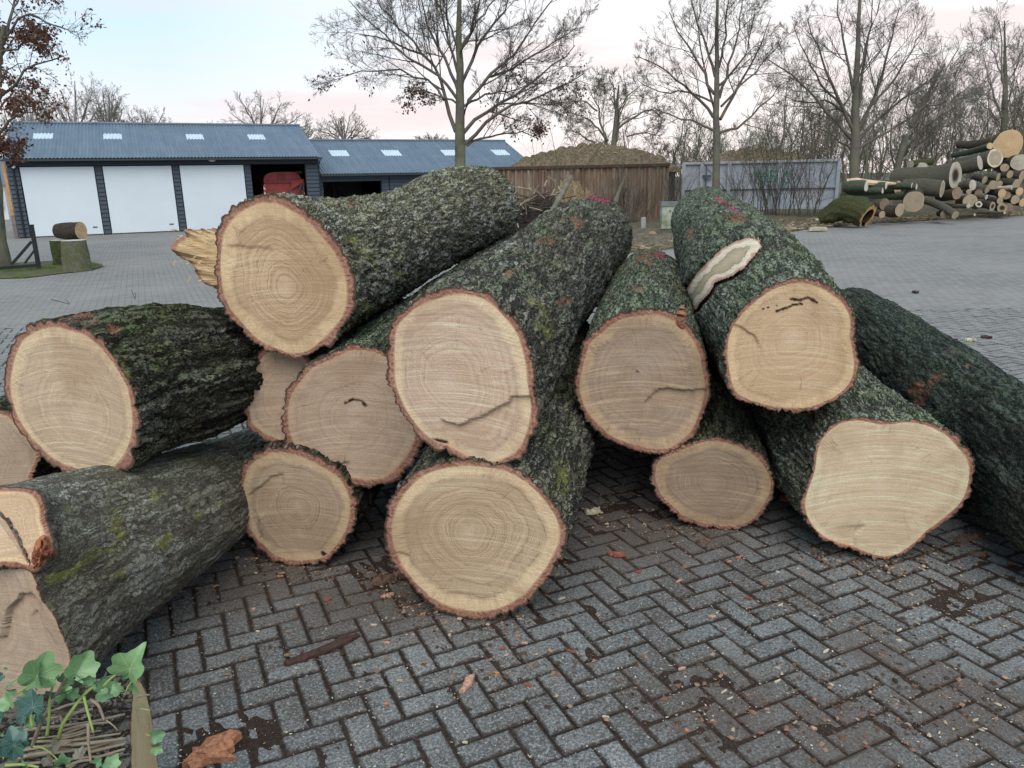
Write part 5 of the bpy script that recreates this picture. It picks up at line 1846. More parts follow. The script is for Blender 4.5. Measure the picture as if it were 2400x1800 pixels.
lim2 = [([(1683, 315), (1640, 290), (1600, 280), (1560, 262), (1530, 250)], 4), ([(1685, 312), (1740, 290), (1775, 260), (1810, 225), (1840, 190)], 4.5),
        ([(1672, 275), (1640, 235), (1600, 200), (1560, 165), (1500, 130)], 5), ([(1688, 280), (1720, 225), (1745, 170), (1780, 110), (1805, 40)], 5),
        ([(1674, 220), (1640, 150), (1600, 90), (1570, 30)], 5), ([(1686, 230), (1710, 150), (1725, 80), (1740, -20)], 5),
        ([(1676, 180), (1655, 110), (1630, 40), (1620, -50)], 4.5), ([(1684, 160), (1700, 80), (1705, 0), (1710, -80)], 4),
        ([(1676, 260), (1660, 200), (1640, 100), (1640, 0)], 4), ([(1690, 250), (1740, 200), (1790, 150), (1830, 100)], 4),
        ([(1672, 240), (1610, 215), (1560, 215), (1490, 190)], 3.5), ([(1686, 200), (1750, 120), (1770, 20)], 4)]
px_tree('bare_tree', 'slender leafless tree in front of the blue grey container', 34,
        [(1676, 530), (1677, 460), (1678, 380), (1679, 320), (1679, 250), (1680, 150), (1681, 50), (1681, -60), (1682, -130)], [10, 9, 8.5, 8, 7, 5.5, 4.5, 3.5, 2, 1.5],
        lim2, 7, (M_OAK2, M_TWIG), [(9, 5, 3), (8, 4, 3), (12, 2, 3)], minr=.005, gn=.11, lf=(.3, .52))
lim3 = [([(2000, 330), (1965, 290), (1930, 255), (1890, 205), (1850, 170), (1800, 140)], 6), ([(2003, 310), (1975, 250), (1950, 200), (1920, 120), (1890, 50)], 6),
        ([(2008, 310), (2040, 250), (2065, 180), (2085, 100), (2110, 20)], 6), ([(2010, 330), (2060, 280), (2110, 240), (2160, 200), (2220, 180)], 5.5),
        ([(2008, 260), (2020, 180), (2035, 100), (2045, 0)], 5.5), ([(2004, 230), (1990, 150), (1970, 70), (1960, -30)], 5), ([(2015, 345), (2080, 310), (2150, 260), (2220, 235)], 4),
        ([(2006, 200), (2030, 100), (2060, 20), (2070, -60)], 4), ([(2000, 280), (1940, 240), (1880, 240), (1830, 225)], 4), ([(2040, 250), (2100, 180), (2140, 110), (2170, 60)], 4),
        ([(1975, 250), (1920, 190), (1880, 110), (1860, 60)], 4), ([(1995, 350), (1950, 315), (1900, 300)], 3)]
px_tree('bare_tree', 'broad leafless tree with forked trunk between the container and the log stack', 36,
        [(2002, 520), (2002, 430), (2004, 370), (2005, 320), (2006, 250), (2008, 170), (2012, 80), (2016, -20), (2018, -110)], [14, 12, 11, 10, 7.5, 6, 4.5, 3, 2],
        lim3, 9, (M_OAK2, M_TWIG), [(9, 5, 3), (8, 4, 3), (12, 2, 3)], minr=.005, gn=.11, lf=(.3, .52))
lim4 = [([(1430, 345), (1410, 300), (1400, 250), (1380, 215)], 5), ([(1442, 345), (1450, 290), (1460, 240), (1500, 200)], 6), ([(1425, 330), (1390, 290), (1350, 265)], 4), ([(1450, 300), (1490, 270), (1530, 260), (1560, 285)], 4),
        ([(1400, 260), (1360, 235), (1330, 250), (1310, 280)], 3), ([(1445, 280), (1440, 220), (1430, 180)], 4), ([(1470, 320), (1510, 310), (1550, 320)], 3), ([(1395, 335), (1370, 320), (1330, 300)], 3)]
px_tree('bushy_tree', 'low twisted leafless tree behind the wood chip heap', 44, [(1440, 500), (1438, 380), (1438, 340), (1442, 300), (1446, 250), (1450, 200)], [9, 8, 7.5, 6, 4, 2],
        lim4, 12, (M_OAK2, M_THICK), [(9, 5, 3), (8, 4, 3), (9, 2, 3)], minr=.008, gn=.2, lf=(.35, .65))
lim5 = [([(2352, 290), (2330, 220), (2310, 160), (2300, 110)], 4), ([(2356, 270), (2375, 190), (2390, 120)], 4), ([(2354, 230), (2350, 150), (2345, 80), (2340, 40)], 4), ([(2350, 300), (2310, 250), (2280, 220)], 3), ([(2358, 290), (2400, 230), (2430, 190)], 3),
        ([(2354, 200), (2330, 130), (2320, 70)], 3), ([(2356, 210), (2385, 150), (2410, 70)], 3)]
px_tree('bare_tree', 'leafless tree standing behind the right end of the log stack', 52, [(2348, 470), (2350, 400), (2352, 330), (2354, 270), (2356, 200), (2355, 120), (2354, 50)], [9, 8, 7.5, 7, 5, 3, 1.5],
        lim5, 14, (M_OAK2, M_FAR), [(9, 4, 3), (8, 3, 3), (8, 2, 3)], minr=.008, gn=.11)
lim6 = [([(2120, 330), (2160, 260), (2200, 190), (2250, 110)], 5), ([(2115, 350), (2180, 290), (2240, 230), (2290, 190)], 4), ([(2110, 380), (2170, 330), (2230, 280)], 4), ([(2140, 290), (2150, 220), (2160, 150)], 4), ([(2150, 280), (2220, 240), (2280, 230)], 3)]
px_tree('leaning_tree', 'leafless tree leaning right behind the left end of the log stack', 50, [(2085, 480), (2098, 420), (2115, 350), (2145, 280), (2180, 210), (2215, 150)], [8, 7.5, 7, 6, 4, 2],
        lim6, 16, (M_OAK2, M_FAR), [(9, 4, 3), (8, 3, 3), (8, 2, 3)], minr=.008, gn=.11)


def crown(x, y, w, h, n, seed):
    rs = R_(seed)
    out = []
    for k in range(n):
        a = math.radians(-78 + 156 * (k + .5) / n + rs.uniform(-8, 8))
        s = .25 + .3 * rs.rand()
        out.append((fan(x, y - h * s * .3, x + w * math.sin(a) * (.8 + .3 * rs.rand()), y - h * max(.15, math.cos(a)) * (.85 + .25 * rs.rand()), .25 * math.sin(a)), 3.5))
    return out


for k, (x, w, top, z, lab) in enumerate([(175, 115, 178, 75, 'tall leafless tree rising behind the left end of the shed roof'), (75, 90, 215, 80, 'hazy leafless tree behind the shed, beside the withered oak branches'), (255, 70, 205, 78, 'narrow leafless tree behind the shed roof, second from the left'),
                                         (340, 80, 248, 85, 'low leafless tree above the middle of the shed roof'), (610, 125, 214, 75, 'rounded leafless tree crown above the right end of the shed roof'), (805, 75, 262, 80, 'small leafless tree above the low shed roof'),
                                         (700, 70, 285, 82, 'dim low tree crown between the two shed roofs'), (1010, 45, 310, 80, 'tiny leafless tree top beside the oak trunk above the low roof')]):
    y0 = 335
    px_tree('distant_tree', lab, z, [(x, 450), (x, y0 + 15), (x + 2, y0 - (y0 - top) * .35), (x + 1, y0 - (y0 - top) * .7), (x, top + 12)], [5, 4.5, 3.5, 2, 1],
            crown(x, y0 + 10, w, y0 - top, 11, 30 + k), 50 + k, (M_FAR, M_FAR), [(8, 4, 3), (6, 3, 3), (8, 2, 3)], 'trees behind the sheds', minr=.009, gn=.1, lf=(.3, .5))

# left oak with withered leaves, its trunk cut off by the left edge of the frame
lim7 = [([(-15, 330), (20, 290), (60, 265), (105, 250)], 5), ([(-12, 250), (30, 190), (80, 150), (130, 140), (170, 145)], 5), ([(-10, 200), (5, 110), (30, 30), (45, -50)], 8), ([(10, 90), (60, 40), (110, 50), (160, 75), (185, 90)], 4),
        ([(-15, 300), (10, 240), (50, 215), (80, 200)], 4), ([(0, 130), (40, 110), (90, 100), (120, 120)], 4), ([(-20, 340), (0, 320), (20, 300), (35, 295)], 4), ([(30, 20), (80, -30), (130, -10), (155, 15)], 3), ([(-25, 280), (-60, 200), (-90, 120)], 6),
        ([(-15, 220), (15, 170), (45, 150)], 4), ([(-15, 180), (20, 100), (60, 70)], 4), ([(-20, 340), (20, 345), (40, 330)], 3)]
px_tree('oak_tree', 'oak at the left edge hung with withered brown leaves', 22, [(2, 640), (-8, 560), (-16, 460), (-18, 380), (-15, 300), (-10, 200), (0, 120), (10, 60)], [26, 22, 19, 16, 12, 9, 7, 5],
        lim7, 21, (M_OAK, M_TWIG), [(8, 5, 3), (6, 4, 3), (6, 2, 3)], leaf=dict(size=.095, n=2, spread=.10, density=lambda qx, qy, rs: np.clip((fbm(qx / 35., qy / 35., 8, 3) - .40) * 6, 0, 1) * np.clip((175 - qx) / 120., .12, .75), all=True), minr=.005, lf=(.25, .45), up=.1)

# ------------------------------------------------------------------ thicket (far wood that reads as one mass)
rs = R_(77)
Vs, Fs, off = [], [], 0
N1 = 105
px_ = np.concatenate([rs.uniform(1290, 2480, N1), rs.uniform(1850, 2480, 25)])
zz_ = rs.uniform(50, 75, len(px_))
base = np.array([gz(a, b) for a, b in zip(px_, zz_)])
hgt = rs.uniform(4.5, 8.5, len(px_)) * np.interp(px_, [1290, 1500, 1700, 2000, 2480], [.55, .72, .85, 1.05, 1.25])
P = np.stack([base + np.stack([rs.normal(size=len(px_)) * .35 * t, rs.normal(size=len(px_)) * .35 * t, hgt * t], -1) for t in np.linspace(0, 1, 6)], 1)
R = np.linspace(1, .25, 6)[None] * rs.uniform(.05, .12, len(px_))[:, None]
L = hgt
lv = [(P, R)]
P1, R1, L1 = spawn(P, R, L, 8, rs, lo=.05, ang=(20, 50), lf=(.3, .55), k=5, up=.5, gn=.12, rmin=.014)
P2, R2, L2 = spawn(P1, R1, L1, 5, rs, lo=.15, ang=(25, 60), lf=(.4, .65), k=4, up=.3, gn=.16, rmin=.014)
P3, R3, L3 = spawn(P2, R2, L2, 6, rs, lo=.15, ang=(25, 60), lf=(.5, .85), k=2, up=.2, gn=.16, rmin=.011)
for P_, R__, s_ in ((P, R, 5), (P1, R1, 3), (P2, R2, 3), (P3, R3, 3)):
    v, f = tubes(P_, R__, s_)
    Vs.append(v)
    Fs.append(f + off)
    off += len(v)
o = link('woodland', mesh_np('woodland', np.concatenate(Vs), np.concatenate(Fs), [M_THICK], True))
o['kind'] = 'stuff'
tag(o, 'dense leafless thicket filling the background on the right', 'woodland')


def shrub(label, px0, px1, z, n, h, seed, lean=.25):
    rs = R_(seed)
    root = thing('leafless_shrub', label, 'shrub', gz((px0 + px1) / 2, z), 'leafless shrubs by the containers')
    px_ = (px0 + px1) / 2 + rs.normal(size=n) * (px1 - px0) * .16
    base = np.array([gz(a, z + rs.uniform(-.5, .5)) for a in px_])
    hh = h * rs.uniform(.5, 1.1, n)
    ln = rs.normal(size=(n, 3)) * lean * hh[:, None]
    ln += (px_ - (px0 + px1) / 2)[:, None] * z / FPX * .7 * RT[None]
    ln[:, 2] = 0
    P = np.stack([base + ln * t ** 1.3 + np.array([0, 0, 1.]) * (hh * t)[:, None] for t in np.linspace(0, 1, 6)], 1)
    P[:, 1:] += rs.normal(size=P[:, 1:].shape) * .05
    R = np.linspace(1, .3, 6)[None] * rs.uniform(.014, .034, n)[:, None]
    v, f = tubes(P, R, 4)
    link('stems', mesh_np('stems', v, f, [M_OAK2], True), root)
    P1, R1, L1 = spawn(P, R, hh, 7, rs, lo=.15, ang=(20, 55), lf=(.25, .5), k=4, up=.3, gn=.14, rmin=.005)
    P2, R2, L2 = spawn(P1, R1, L1, 4, rs, lo=.2, ang=(25, 60), lf=(.4, .6), k=3, up=.2, gn=.16, rmin=.0045)
    v1, f1_ = tubes(P1, R1, 3)
    v2, f2_ = tubes(P2, R2, 3)
    link('twigs', mesh_np('twigs', np.concatenate([v1, v2]), np.concatenate([f1_, f2_ + len(v1)]), [M_TWIG]), root)


shrub('many-stemmed leafless shrub before the green lettering of the container', 1730, 1910, 41, 40, 4.2, 3)
shrub('tall leaning shrub with dark stems near the right end of the blue grey container', 1840, 1960, 40, 14, 4.0, 4, .4)
shrub('thin leafless shrub just right of the slender tree trunk', 1690, 1770, 42, 14, 3.2, 5)
shrub('tangle of dry stems climbing the front of the rusty container', 1350, 1560, 37, 44, 2.6, 6, .2)
shrub('leafless shrub between the two containers', 1540, 1620, 39, 14, 3.0, 7)
shrub('wispy leafless bush in front of the wood chip heap', 1250, 1330, 36, 10, 4.4, 8, .3)

# ------------------------------------------------------------------ verge beyond the paving on the right
t = NT('verge_litter')
p = t.pos()
n1 = t.noise(p, 1.3, 5, .65)
n2 = t.noise(p, 16, 5, .75)
c = t.mix(t.ramp(n2, [(.35, 0), (.65, 1)]), (0.055, 0.042, 0.028), (0.23, 0.18, 0.125))
c = t.mix(t.ramp(n1, [(.5, 0), (.66, .8)]), c, (0.07, 0.085, 0.03))
c = t.mix(t.math('MULTIPLY', t.ramp(t.voro(p, 7), [(.1, 1.), (.2, 0.)]), .7), c, (0.42, 0.34, 0.23))
M_VERGE = t.done(c, .97, t.bump(n2, 1.0, .08), .1)
edge = [G(1380, 620), G(1470, 592), G(1580, 582), G(1700, 560), G(1822, 546), G(1950, 532), G(2100, 521), G(2250, 512), G(2400, 505), G(2700, 488)]
edge = resample(np.array(edge), 120)
back = np.array([math.sin(YAW + .02), math.cos(YAW + .02), 0])
rows = []
for k, d in enumerate(np.concatenate([[0, .06, .2], np.linspace(.5, 14, 34), [20, 30, 60, 120, 300]])):
    q = edge + back[None] * d
    nn_ = fbm(q[:, 0] * .9, q[:, 1] * .9, 4, 4)
    jit = (fbm(q[:, 0] * 2.5, q[:, 1] * 0, 6, 3) - .5) * .9
    if k < 3:
        q = q + back[None] * jit[:, None]
    q[:, 2] = -.012 if k == 0 else .02 + min(1, d / 1.5) * (.30 * (nn_ - .35) + .09 * (fbm(q[:, 0] * 5, q[:, 1] * 5, 9, 3) - .3))
    q[:, 2] = np.maximum(q[:, 2], -.012 if k == 0 else 0.004)
    rows.append(q)
me = mesh_np('verge', np.concatenate(rows), grid_faces(len(rows), 120, False), [M_VERGE], True)
o = link('verge', me)
o['kind'] = 'structure'
# loose chips and twigs on the verge
rs = R_(31)
n = 2600
ei = rs.randint(0, 119, n)
q = edge[ei] + (edge[ei + 1] - edge[ei]) * rs.rand(n)[:, None] + back[None] * (rs.exponential(1.2, n) - .25)[:, None]
q[:, 2] = .03 + .12 * rs.rand(n)
d = rs.normal(size=(n, 3)) * [1, 1, .25]
d /= np.linalg.norm(d, axis=1)[:, None]
ln = .04 + .22 * rs.rand(n) ** 2
v, f = tubes(np.stack([q - d * ln[:, None], q + d * ln[:, None]], 1), np.repeat((.008 + .022 * rs.rand(n) ** 2)[:, None], 2, 1), 4)
M_CHIPW = simple_mat('pale_chips', (0.34, 0.26, 0.17), .9, .6, 3)
o = link('verge_debris', mesh_np('verge_debris', v, f, [M_CHIPW]))
o['kind'] = 'stuff'
tag(o, 'scattered wood chips and twigs along the edge of the paving', 'debris')

for k, (P_, R__) in enumerate(LATE_CHIPS):
    v, f = tubes(P_, R__, 4)
    o = link('loose_chips', mesh_np('loose_chips', v, f, [M_CHIPW]))
    o['kind'] = 'stuff'
    tag(o, ['loose chips on the heap above the rusty container', 'loose chips on the heap above the blue grey container'][k], 'wood chips')

# ------------------------------------------------------------------ stack of felled logs on the right
FM2 = {
    'fresh': face_mat('cut_wood_fresh_orange', (0.58, 0.38, 0.20), (0.66, 0.46, 0.25), (0.62, 0.43, 0.25), 21, .4, .2, .9, .4),
    'cream': face_mat('cut_wood_cream_ring', (0.36, 0.29, 0.20), (0.70, 0.60, 0.42), (0.42, 0.34, 0.24), 22, .9, .2, .78, .4),
    'pale': face_mat('cut_wood_pale_grey', (0.48, 0.42, 0.33), (0.56, 0.49, 0.38), (0.52, 0.46, 0.37), 23, .2, .3, .86, .3),
    'tan': face_mat('cut_wood_tan_grey', (0.38, 0.30, 0.20), (0.46, 0.36, 0.23), (0.42, 0.33, 0.23), 24, 1.2, .3, .85, .4),
    'brown': face_mat('cut_wood_old_brown', (0.22, 0.155, 0.10), (0.30, 0.21, 0.13), (0.25, 0.18, 0.12), 25, 1.2, .3, .85, .4),
}


def far_bark(name, a, b, moss=None):
    t = NT(name)
    p = t.coord('Object')
    n = t.noise(p, 7, 5, .7)
    n2 = t.noise(p, 30, 4, .7)
    c = t.mix(t.ramp(n2, [(.32, 0), (.68, 1)]), a, b)
    if moss:
        c = t.mix(t.ramp(n, [(.42, 0), (.6, .9)]), c, moss)
    return t.done(c, .93, t.bump(t.math('ADD', n2, t.math('MULTIPLY', n, .8)), 1., .1), .15)


FB = {'grey': far_bark('stack_bark_grey', (0.035, 0.030, 0.024), (0.23, 0.20, 0.16), (0.13, 0.125, 0.08)),
      'dark': far_bark('stack_bark_dark', (0.022, 0.018, 0.014), (0.15, 0.118, 0.09)),
      'green': far_bark('stack_bark_green', (0.03, 0.036, 0.028), (0.15, 0.175, 0.13), (0.11, 0.13, 0.075)),
      'moss': far_bark('stack_bark_mossy', (0.018, 0.019, 0.009), (0.15, 0.15, 0.075), (0.095, 0.10, 0.035))}


def pile_log(label, cx, cy, rx, ry, ex, ey, zf, face, bark, r2=None, hole=None, name='stacked_log', group='logs in the far stack', back=None):
    """one log of the stack; cx..ey in the zoomed view of the stack"""
    S = 4.424
    fx, fy, gx, gy = 1900 + cx / S, 280 + cy / S, 1900 + ex / S, 280 + ey / S
    r = max(rx, ry) / S * zf / FPX
    ratio = min(.97, min(rx, ry) / max(rx, ry))
    C0 = W(fx, fy, zf)
    dxm = math.hypot(gx - fx, gy - fy) * zf / FPX
    dz = back if back is not None else max(.35, dxm * ratio / math.sqrt(1 - ratio ** 2))
    C1 = W(gx, gy, zf + dz)
    C0[2] = max(C0[2], r * .85)
    C1[2] = max(C1[2], r * .7)
    T = nrm(C1 - C0)
    U = nrm(np.cross(T, (0, 0, 1)))
    V = np.cross(U, T)
    na, nr = 28, 11
    sd = int(cx * 7 + cy)
    th = np.linspace(0, 2 * math.pi, na, endpoint=False)
    s = np.linspace(0, 1, nr)
    Rm = (r + ((r2 / S * zf / FPX if r2 else r * .92) - r) * s)[:, None] * (1 + .30 * (fbm(th[None] / 6.2832 * 6 + s[:, None] * 0, s[:, None] * 2 + th[None] * 0, sd, 3, 6) - .5))
    c = C0[None] + (C1 - C0)[None] * s[:, None] + np.array([0, 0, 1.]) * (np.sin(s * math.pi) * R_(sd).normal() * .22 * r)[:, None]
    P = c[:, None] + Rm[..., None] * (np.cos(th)[None, :, None] * U + np.sin(th)[None, :, None] * V)
    root = thing(name, label, 'log', (C0[0], C0[1], max(0, C0[2] - r)), group)
    link('bark', mesh_np('bark', P.reshape(-1, 3), grid_faces(nr, na)[:, ::-1], [bark], True), root)
    for ring, nm, sg in ((0, 'cut_face', -1), (-1, 'far_face', 1)):
        e = P[ring]
        ce = e.mean(0)
        qq = np.array([0, .35, .7, .9, 1.0])
        FP = ce[None, None] + (e - ce)[None] * qq[:, None, None]
        FP = FP + T * sg * .004 * (1 - qq)[:, None, None]
        me = mesh_np(nm, FP.reshape(-1, 3), grid_faces(5, na)[:, ::(1 if sg < 0 else -1)], [face], False)
        a_ = ((e - ce) @ U)[None] * qq[:, None]
        b_ = ((e - ce) @ V)[None] * qq[:, None]
        attr(me, 'fc', np.stack([a_, b_, np.repeat(qq[:, None], na, 1)], -1).reshape(-1, 3), 'FLOAT_VECTOR')
        dk = np.zeros(len(FP.reshape(-1, 3)))
        if hole and ring == 0:
            dk = (np.repeat(qq[:, None], na, 1).ravel() < hole).astype(float)
        attr(me, 'dark', dk, 'FLOAT')
        link(nm, me, root)
    return root


F, B = FM2, FB
PILE = [
    ('largest round orange log end crowning the far stack', 2050, 250, 137, 110, 1900, 300, 38.5, F['fresh'], B['dark'], 3.0),
    ('cream ringed log end with dark heart just below the crowning log', 1915, 400, 75, 95, 1580, 470, 37, F['cream'], B['grey'], None),
    ('pale log end at the right edge under the crowning log', 2165, 445, 60, 80, 2010, 430, 37.5, F['pale'], B['dark'], 2.5),
    ('thin dark green log with orange end and knot, high on the stack', 1858, 275, 28, 33, 1485, 370, 38, F['fresh'], B['green'], None),
    ('dark log with torn reddish bark lying highest behind the stack', 1890, 225, 30, 45, 1530, 262, 39.5, F['brown'], B['dark'], None),
    ('long thick grey log with tall oblong end and dark hole', 1500, 580, 85, 135, 880, 620, 35, F['pale'], B['grey'], None),
    ('pale split log end beside the cream ringed one', 1755, 445, 42, 72, 1545, 500, 37, F['pale'], B['grey'], None),
    ('squat tan log end tucked behind the splintered one', 1670, 485, 38, 48, 1560, 490, 37.4, F['tan'], B['grey'], None),
    ('long grey log with cream oval end in the middle of the stack', 1365, 720, 45, 88, 960, 705, 34, F['cream'], B['grey'], None),
    ('half hidden pale log end peeping over the long grey logs', 1150, 510, 62, 62, 1060, 520, 37, F['pale'], B['grey'], 2.),
    ('short mossy log lying on top of the left part of the stack', 1035, 465, 20, 40, 1250, 435, 37, F['pale'], B['moss'], None),
    ('long thin greenish log lying across the lower left of the stack', 1000, 790, 30, 42, 330, 790, 33.5, F['tan'], B['green'], None),
    ('upright standing grey log end at the front of the stack', 1065, 850, 75, 102, 1050, 790, 32.6, F['tan'], B['dark'], 1.4),
    ('brown log end with an orange stripe, low left in the stack', 765, 880, 46, 58, 540, 850, 32.6, F['brown'], B['grey'], None),
    ('rough brown log end beside the striped one, on the ground', 925, 935, 46, 66, 770, 925, 32.3, F['tan'], B['dark'], None),
    ('small log end under the mossy curved trunk', 740, 985, 30, 36, 640, 970, 31.9, F['tan'], B['dark'], None),
    ('dark weathered log end below the oblong one', 1515, 765, 48, 62, 1330, 790, 34, F['brown'], B['dark'], None),
    ('greenish log end with a yellow paint mark', 1655, 840, 56, 66, 1560, 850, 34.2, F['tan'], B['dark'], 2.),
    ('pale barkless log end right of the oblong one', 1680, 680, 35, 50, 1560, 690, 34.8, F['pale'], B['grey'], None),
    ('small tan log end in the third row, left of centre', 1805, 625, 26, 38, 1690, 600, 36, F['tan'], B['dark'], None),
    ('thin long log end, middle of the third row', 1945, 600, 24, 40, 1800, 590, 36.4, F['tan'], B['grey'], None),
    ('tan oval log end under the thin long one', 1895, 680, 36, 44, 1840, 660, 35.8, F['tan'], B['dark'], 2.),
    ('round tan log end in the second row, right half', 2065, 570, 30, 40, 1950, 555, 36.8, F['tan'], B['dark'], None),
    ('small tan log end directly below the crowning log', 2010, 500, 32, 40, 1930, 500, 37, F['tan'], B['grey'], 2.),
    ('tan log end at right, middle height, lighter rim', 2135, 670, 38, 52, 1990, 655, 36.2, F['tan'], B['dark'], None),
    ('log end cut by the right edge, second row', 2190, 585, 32, 52, 2090, 575, 36.8, F['tan'], B['dark'], None),
    ('orange tinted log end, fifth row', 1985, 765, 35, 42, 1850, 745, 35.6, F['fresh'], B['dark'], None),
    ('narrow log end touching the orange tinted one', 2030, 785, 24, 40, 1960, 775, 35.8, F['tan'], B['dark'], 2.),
    ('orange round log end near the right edge', 2165, 745, 32, 42, 2050, 740, 36, F['fresh'], B['dark'], None),
    ('tan log end, sixth row, left of the big tan one', 1965, 840, 28, 36, 1830, 820, 35.2, F['tan'], B['dark'], None),
    ('big tan log end, sixth row at right', 2120, 830, 38, 46, 2000, 815, 35.7, F['tan'], B['dark'], None),
    ('hollow log end on the ground near the right', 1885, 900, 30, 44, 1750, 880, 34.6, F['tan'], B['dark'], None),
    ('round grey log end on the ground, right of the hollow one', 1985, 915, 40, 46, 1930, 900, 35, F['tan'], B['dark'], 2.),
    ('narrow grey log end on the ground, farthest right', 2050, 910, 22, 40, 2000, 905, 35.2, F['brown'], B['dark'], 2.),
    ('grey log end leaning beside the pale barkless one', 1835, 725, 28, 46, 1720, 690, 35.2, F['tan'], B['grey'], None),
    ('brown log end above the pale stick', 1740, 765, 32, 38, 1670, 735, 34.9, F['brown'], B['dark'], 2.),
    ('tiny log end below the pale barkless one', 1640, 748, 24, 26, 1600, 745, 34.6, F['tan'], B['dark'], 2.),
    ('tiny tan log end under the tan oval one', 1960, 665, 22, 26, 1920, 660, 36, F['tan'], B['dark'], 2.),
    ('thin pale stick poking out of the stack', 1822, 805, 14, 24, 1730, 795, 34.4, F['pale'], B['grey'], None),
    ('small hollow stick end beside the yellow marked log', 1745, 880, 18, 34, 1700, 900, 34, F['pale'], B['grey'], None),
    ('log end at the lower right corner of the stack', 2198, 862, 28, 46, 2120, 850, 35.9, F['fresh'], B['dark'], None),
    ('pale stripped log lying across the right middle of the stack', 2085, 705, 14, 24, 1910, 715, 35.4, F['pale'], FM2['pale'], None),
    ('split orange log sloping down at the front of the stack', 1500, 990, 30, 42, 1170, 835, 32.2, F['tan'], B['grey'], None),
    ('small log end at the foot of the sloping split log', 1385, 985, 38, 34, 1340, 975, 32.6, F['brown'], B['dark'], 1.5),
    ('pale long stick on the ground at the right of the stack', 2010, 968, 10, 14, 1735, 965, 33.6, F['pale'], B['grey'], None),
    ('short stick on the ground before the stack', 1700, 988, 10, 15, 1540, 1005, 32.8, F['pale'], B['grey'], None),
    ('pale stick end below the yellow marked log', 1635, 895, 18, 24, 1380, 885, 33.6, F['pale'], B['grey'], None),
]
for (lab, cx, cy, rx, ry, ex, ey, zf, fm, bk, bb) in PILE:
    if bk is FM2['pale']:
        bk = simple_mat('stripped_wood', (0.45, 0.38, 0.28), .85, .4, 4)
    pile_log(lab, cx, cy, rx, ry, ex, ey, zf, fm, bk, back=bb, hole=.36 if ('hole' in lab or 'hollow' in lab) else None)

# torn pale trunk with stubs, lying left
tt = pile_log('torn trunk with bare pale wood on top and small sawn stubs', 905, 700, 45, 66, 400, 690, 33.8, F['fresh'], B['green'], r2=88)
M_TORN = simple_mat('torn_pale_wood', (0.60, 0.50, 0.36), .85, .45, 3, .5, c2=(0.48, 0.24, 0.14))
m = MB()
S = 4.424
pts = [W(1900 + x / S, 280 + y / S, z) for x, y, z in ((370, 640, 33.0), (480, 640, 32.9), (600, 655, 32.8), (760, 665, 32.8), (880, 665, 32.9))]
m.tube(pts, [.10, .15, .12, .10, .05], 7)
m.build('torn_wood', M_TORN, tt)
M_STUBW = simple_mat('stub_wood', (0.66, 0.60, 0.47), .8, .2, 5)
for x, y, r in ((780, 685, .14), (745, 735, .13), (1048, 685, .11), (1095, 697, .11), (575, 690, .22)):
    c_ = W(1900 + x / S, 280 + y / S, 32.6)
    dr = nrm(nrm(FW * [1, 1, 0]) * .55 - RT * .6)
    m = MB()
    m.tube([c_, c_ + dr * .9], [r * 1.08, r * 1.25], 12, False)
    so = m.build('branch_stub', FB['green'], tt, True)
    m = MB()
    uu = nrm(np.cross(dr, Z_))
    ww = np.cross(uu, dr)
    m.add([c_ - dr * .01 + r * 1.08 * (1 + .1 * math.sin(3 * a + x)) * (uu * math.cos(a) + ww * math.sin(a)) for a in np.linspace(0, 6.283, 14, endpoint=False)], [tuple(range(14))])
    m.build('cut_face', M_STUBW, so)

# mossy hollow trunk in front, with an orange arched end
hl = thing('hollow_trunk', 'mossy hollow curved trunk with an orange arched cut end, front left of the stack', 'log', G(2000, 522), 'logs in the far stack')
path = [W(1900 + x / S, 280 + y / S, z) for x, y, z in ((590, 1010, 31.2), (480, 950, 31.5), (340, 930, 31.9), (200, 980, 32.2), (80, 1030, 32.4))]
rad = np.array([.50, .56, .55, .40, .22])
Pp = resample(np.array(path), 26)
Rr = np.interp(np.linspace(0, 1, 26), np.linspace(0, 1, 5), rad)
T = np.gradient(Pp, axis=0)
T /= np.linalg.norm(T, axis=1)[:, None]
U = np.cross(T, (0, 0, 1.))
U /= np.linalg.norm(U, axis=1)[:, None]
Vv = np.cross(U, T)
a_ = np.linspace(-1.15, math.pi + 1.15, 40)
out = Pp[:, None] + Rr[:, None, None] * (np.cos(a_)[None, :, None] * U[:, None] + np.sin(a_)[None, :, None] * Vv[:, None])
TH, SS = np.meshgrid(a_, np.linspace(0, 2.7, 26))
out += ((fbm(TH * 9, SS * 1.2, 5, 3) - .5) * .16 + (fbm(TH * 3, SS * 3, 6, 3) - .5) * .16)[..., None] * (np.cos(a_)[None, :, None] * U[:, None] + np.sin(a_)[None, :, None] * Vv[:, None])
inn = Pp[:, None] + (Rr * .68)[:, None, None] * (np.cos(a_)[None, :, None] * U[:, None] + np.sin(a_)[None, :, None] * Vv[:, None])
for A_ in (out, inn):
    A_[..., 2] = np.maximum(A_[..., 2], .01)
link('bark', mesh_np('bark', out.reshape(-1, 3), grid_faces(26, 40, False), [FB['moss']], True), hl)
link('hollow', mesh_np('hollow', inn.reshape(-1, 3), grid_faces(26, 40, False)[:, ::-1], [FB['dark']], True), hl)
link('cut_face', mesh_np('cut_face', np.concatenate([inn[0], out[0]]), grid_faces(2, 40, False), [simple_mat('orange_cut', (0.56, 0.30, 0.13), .8, .3, 6, .3)]), hl)

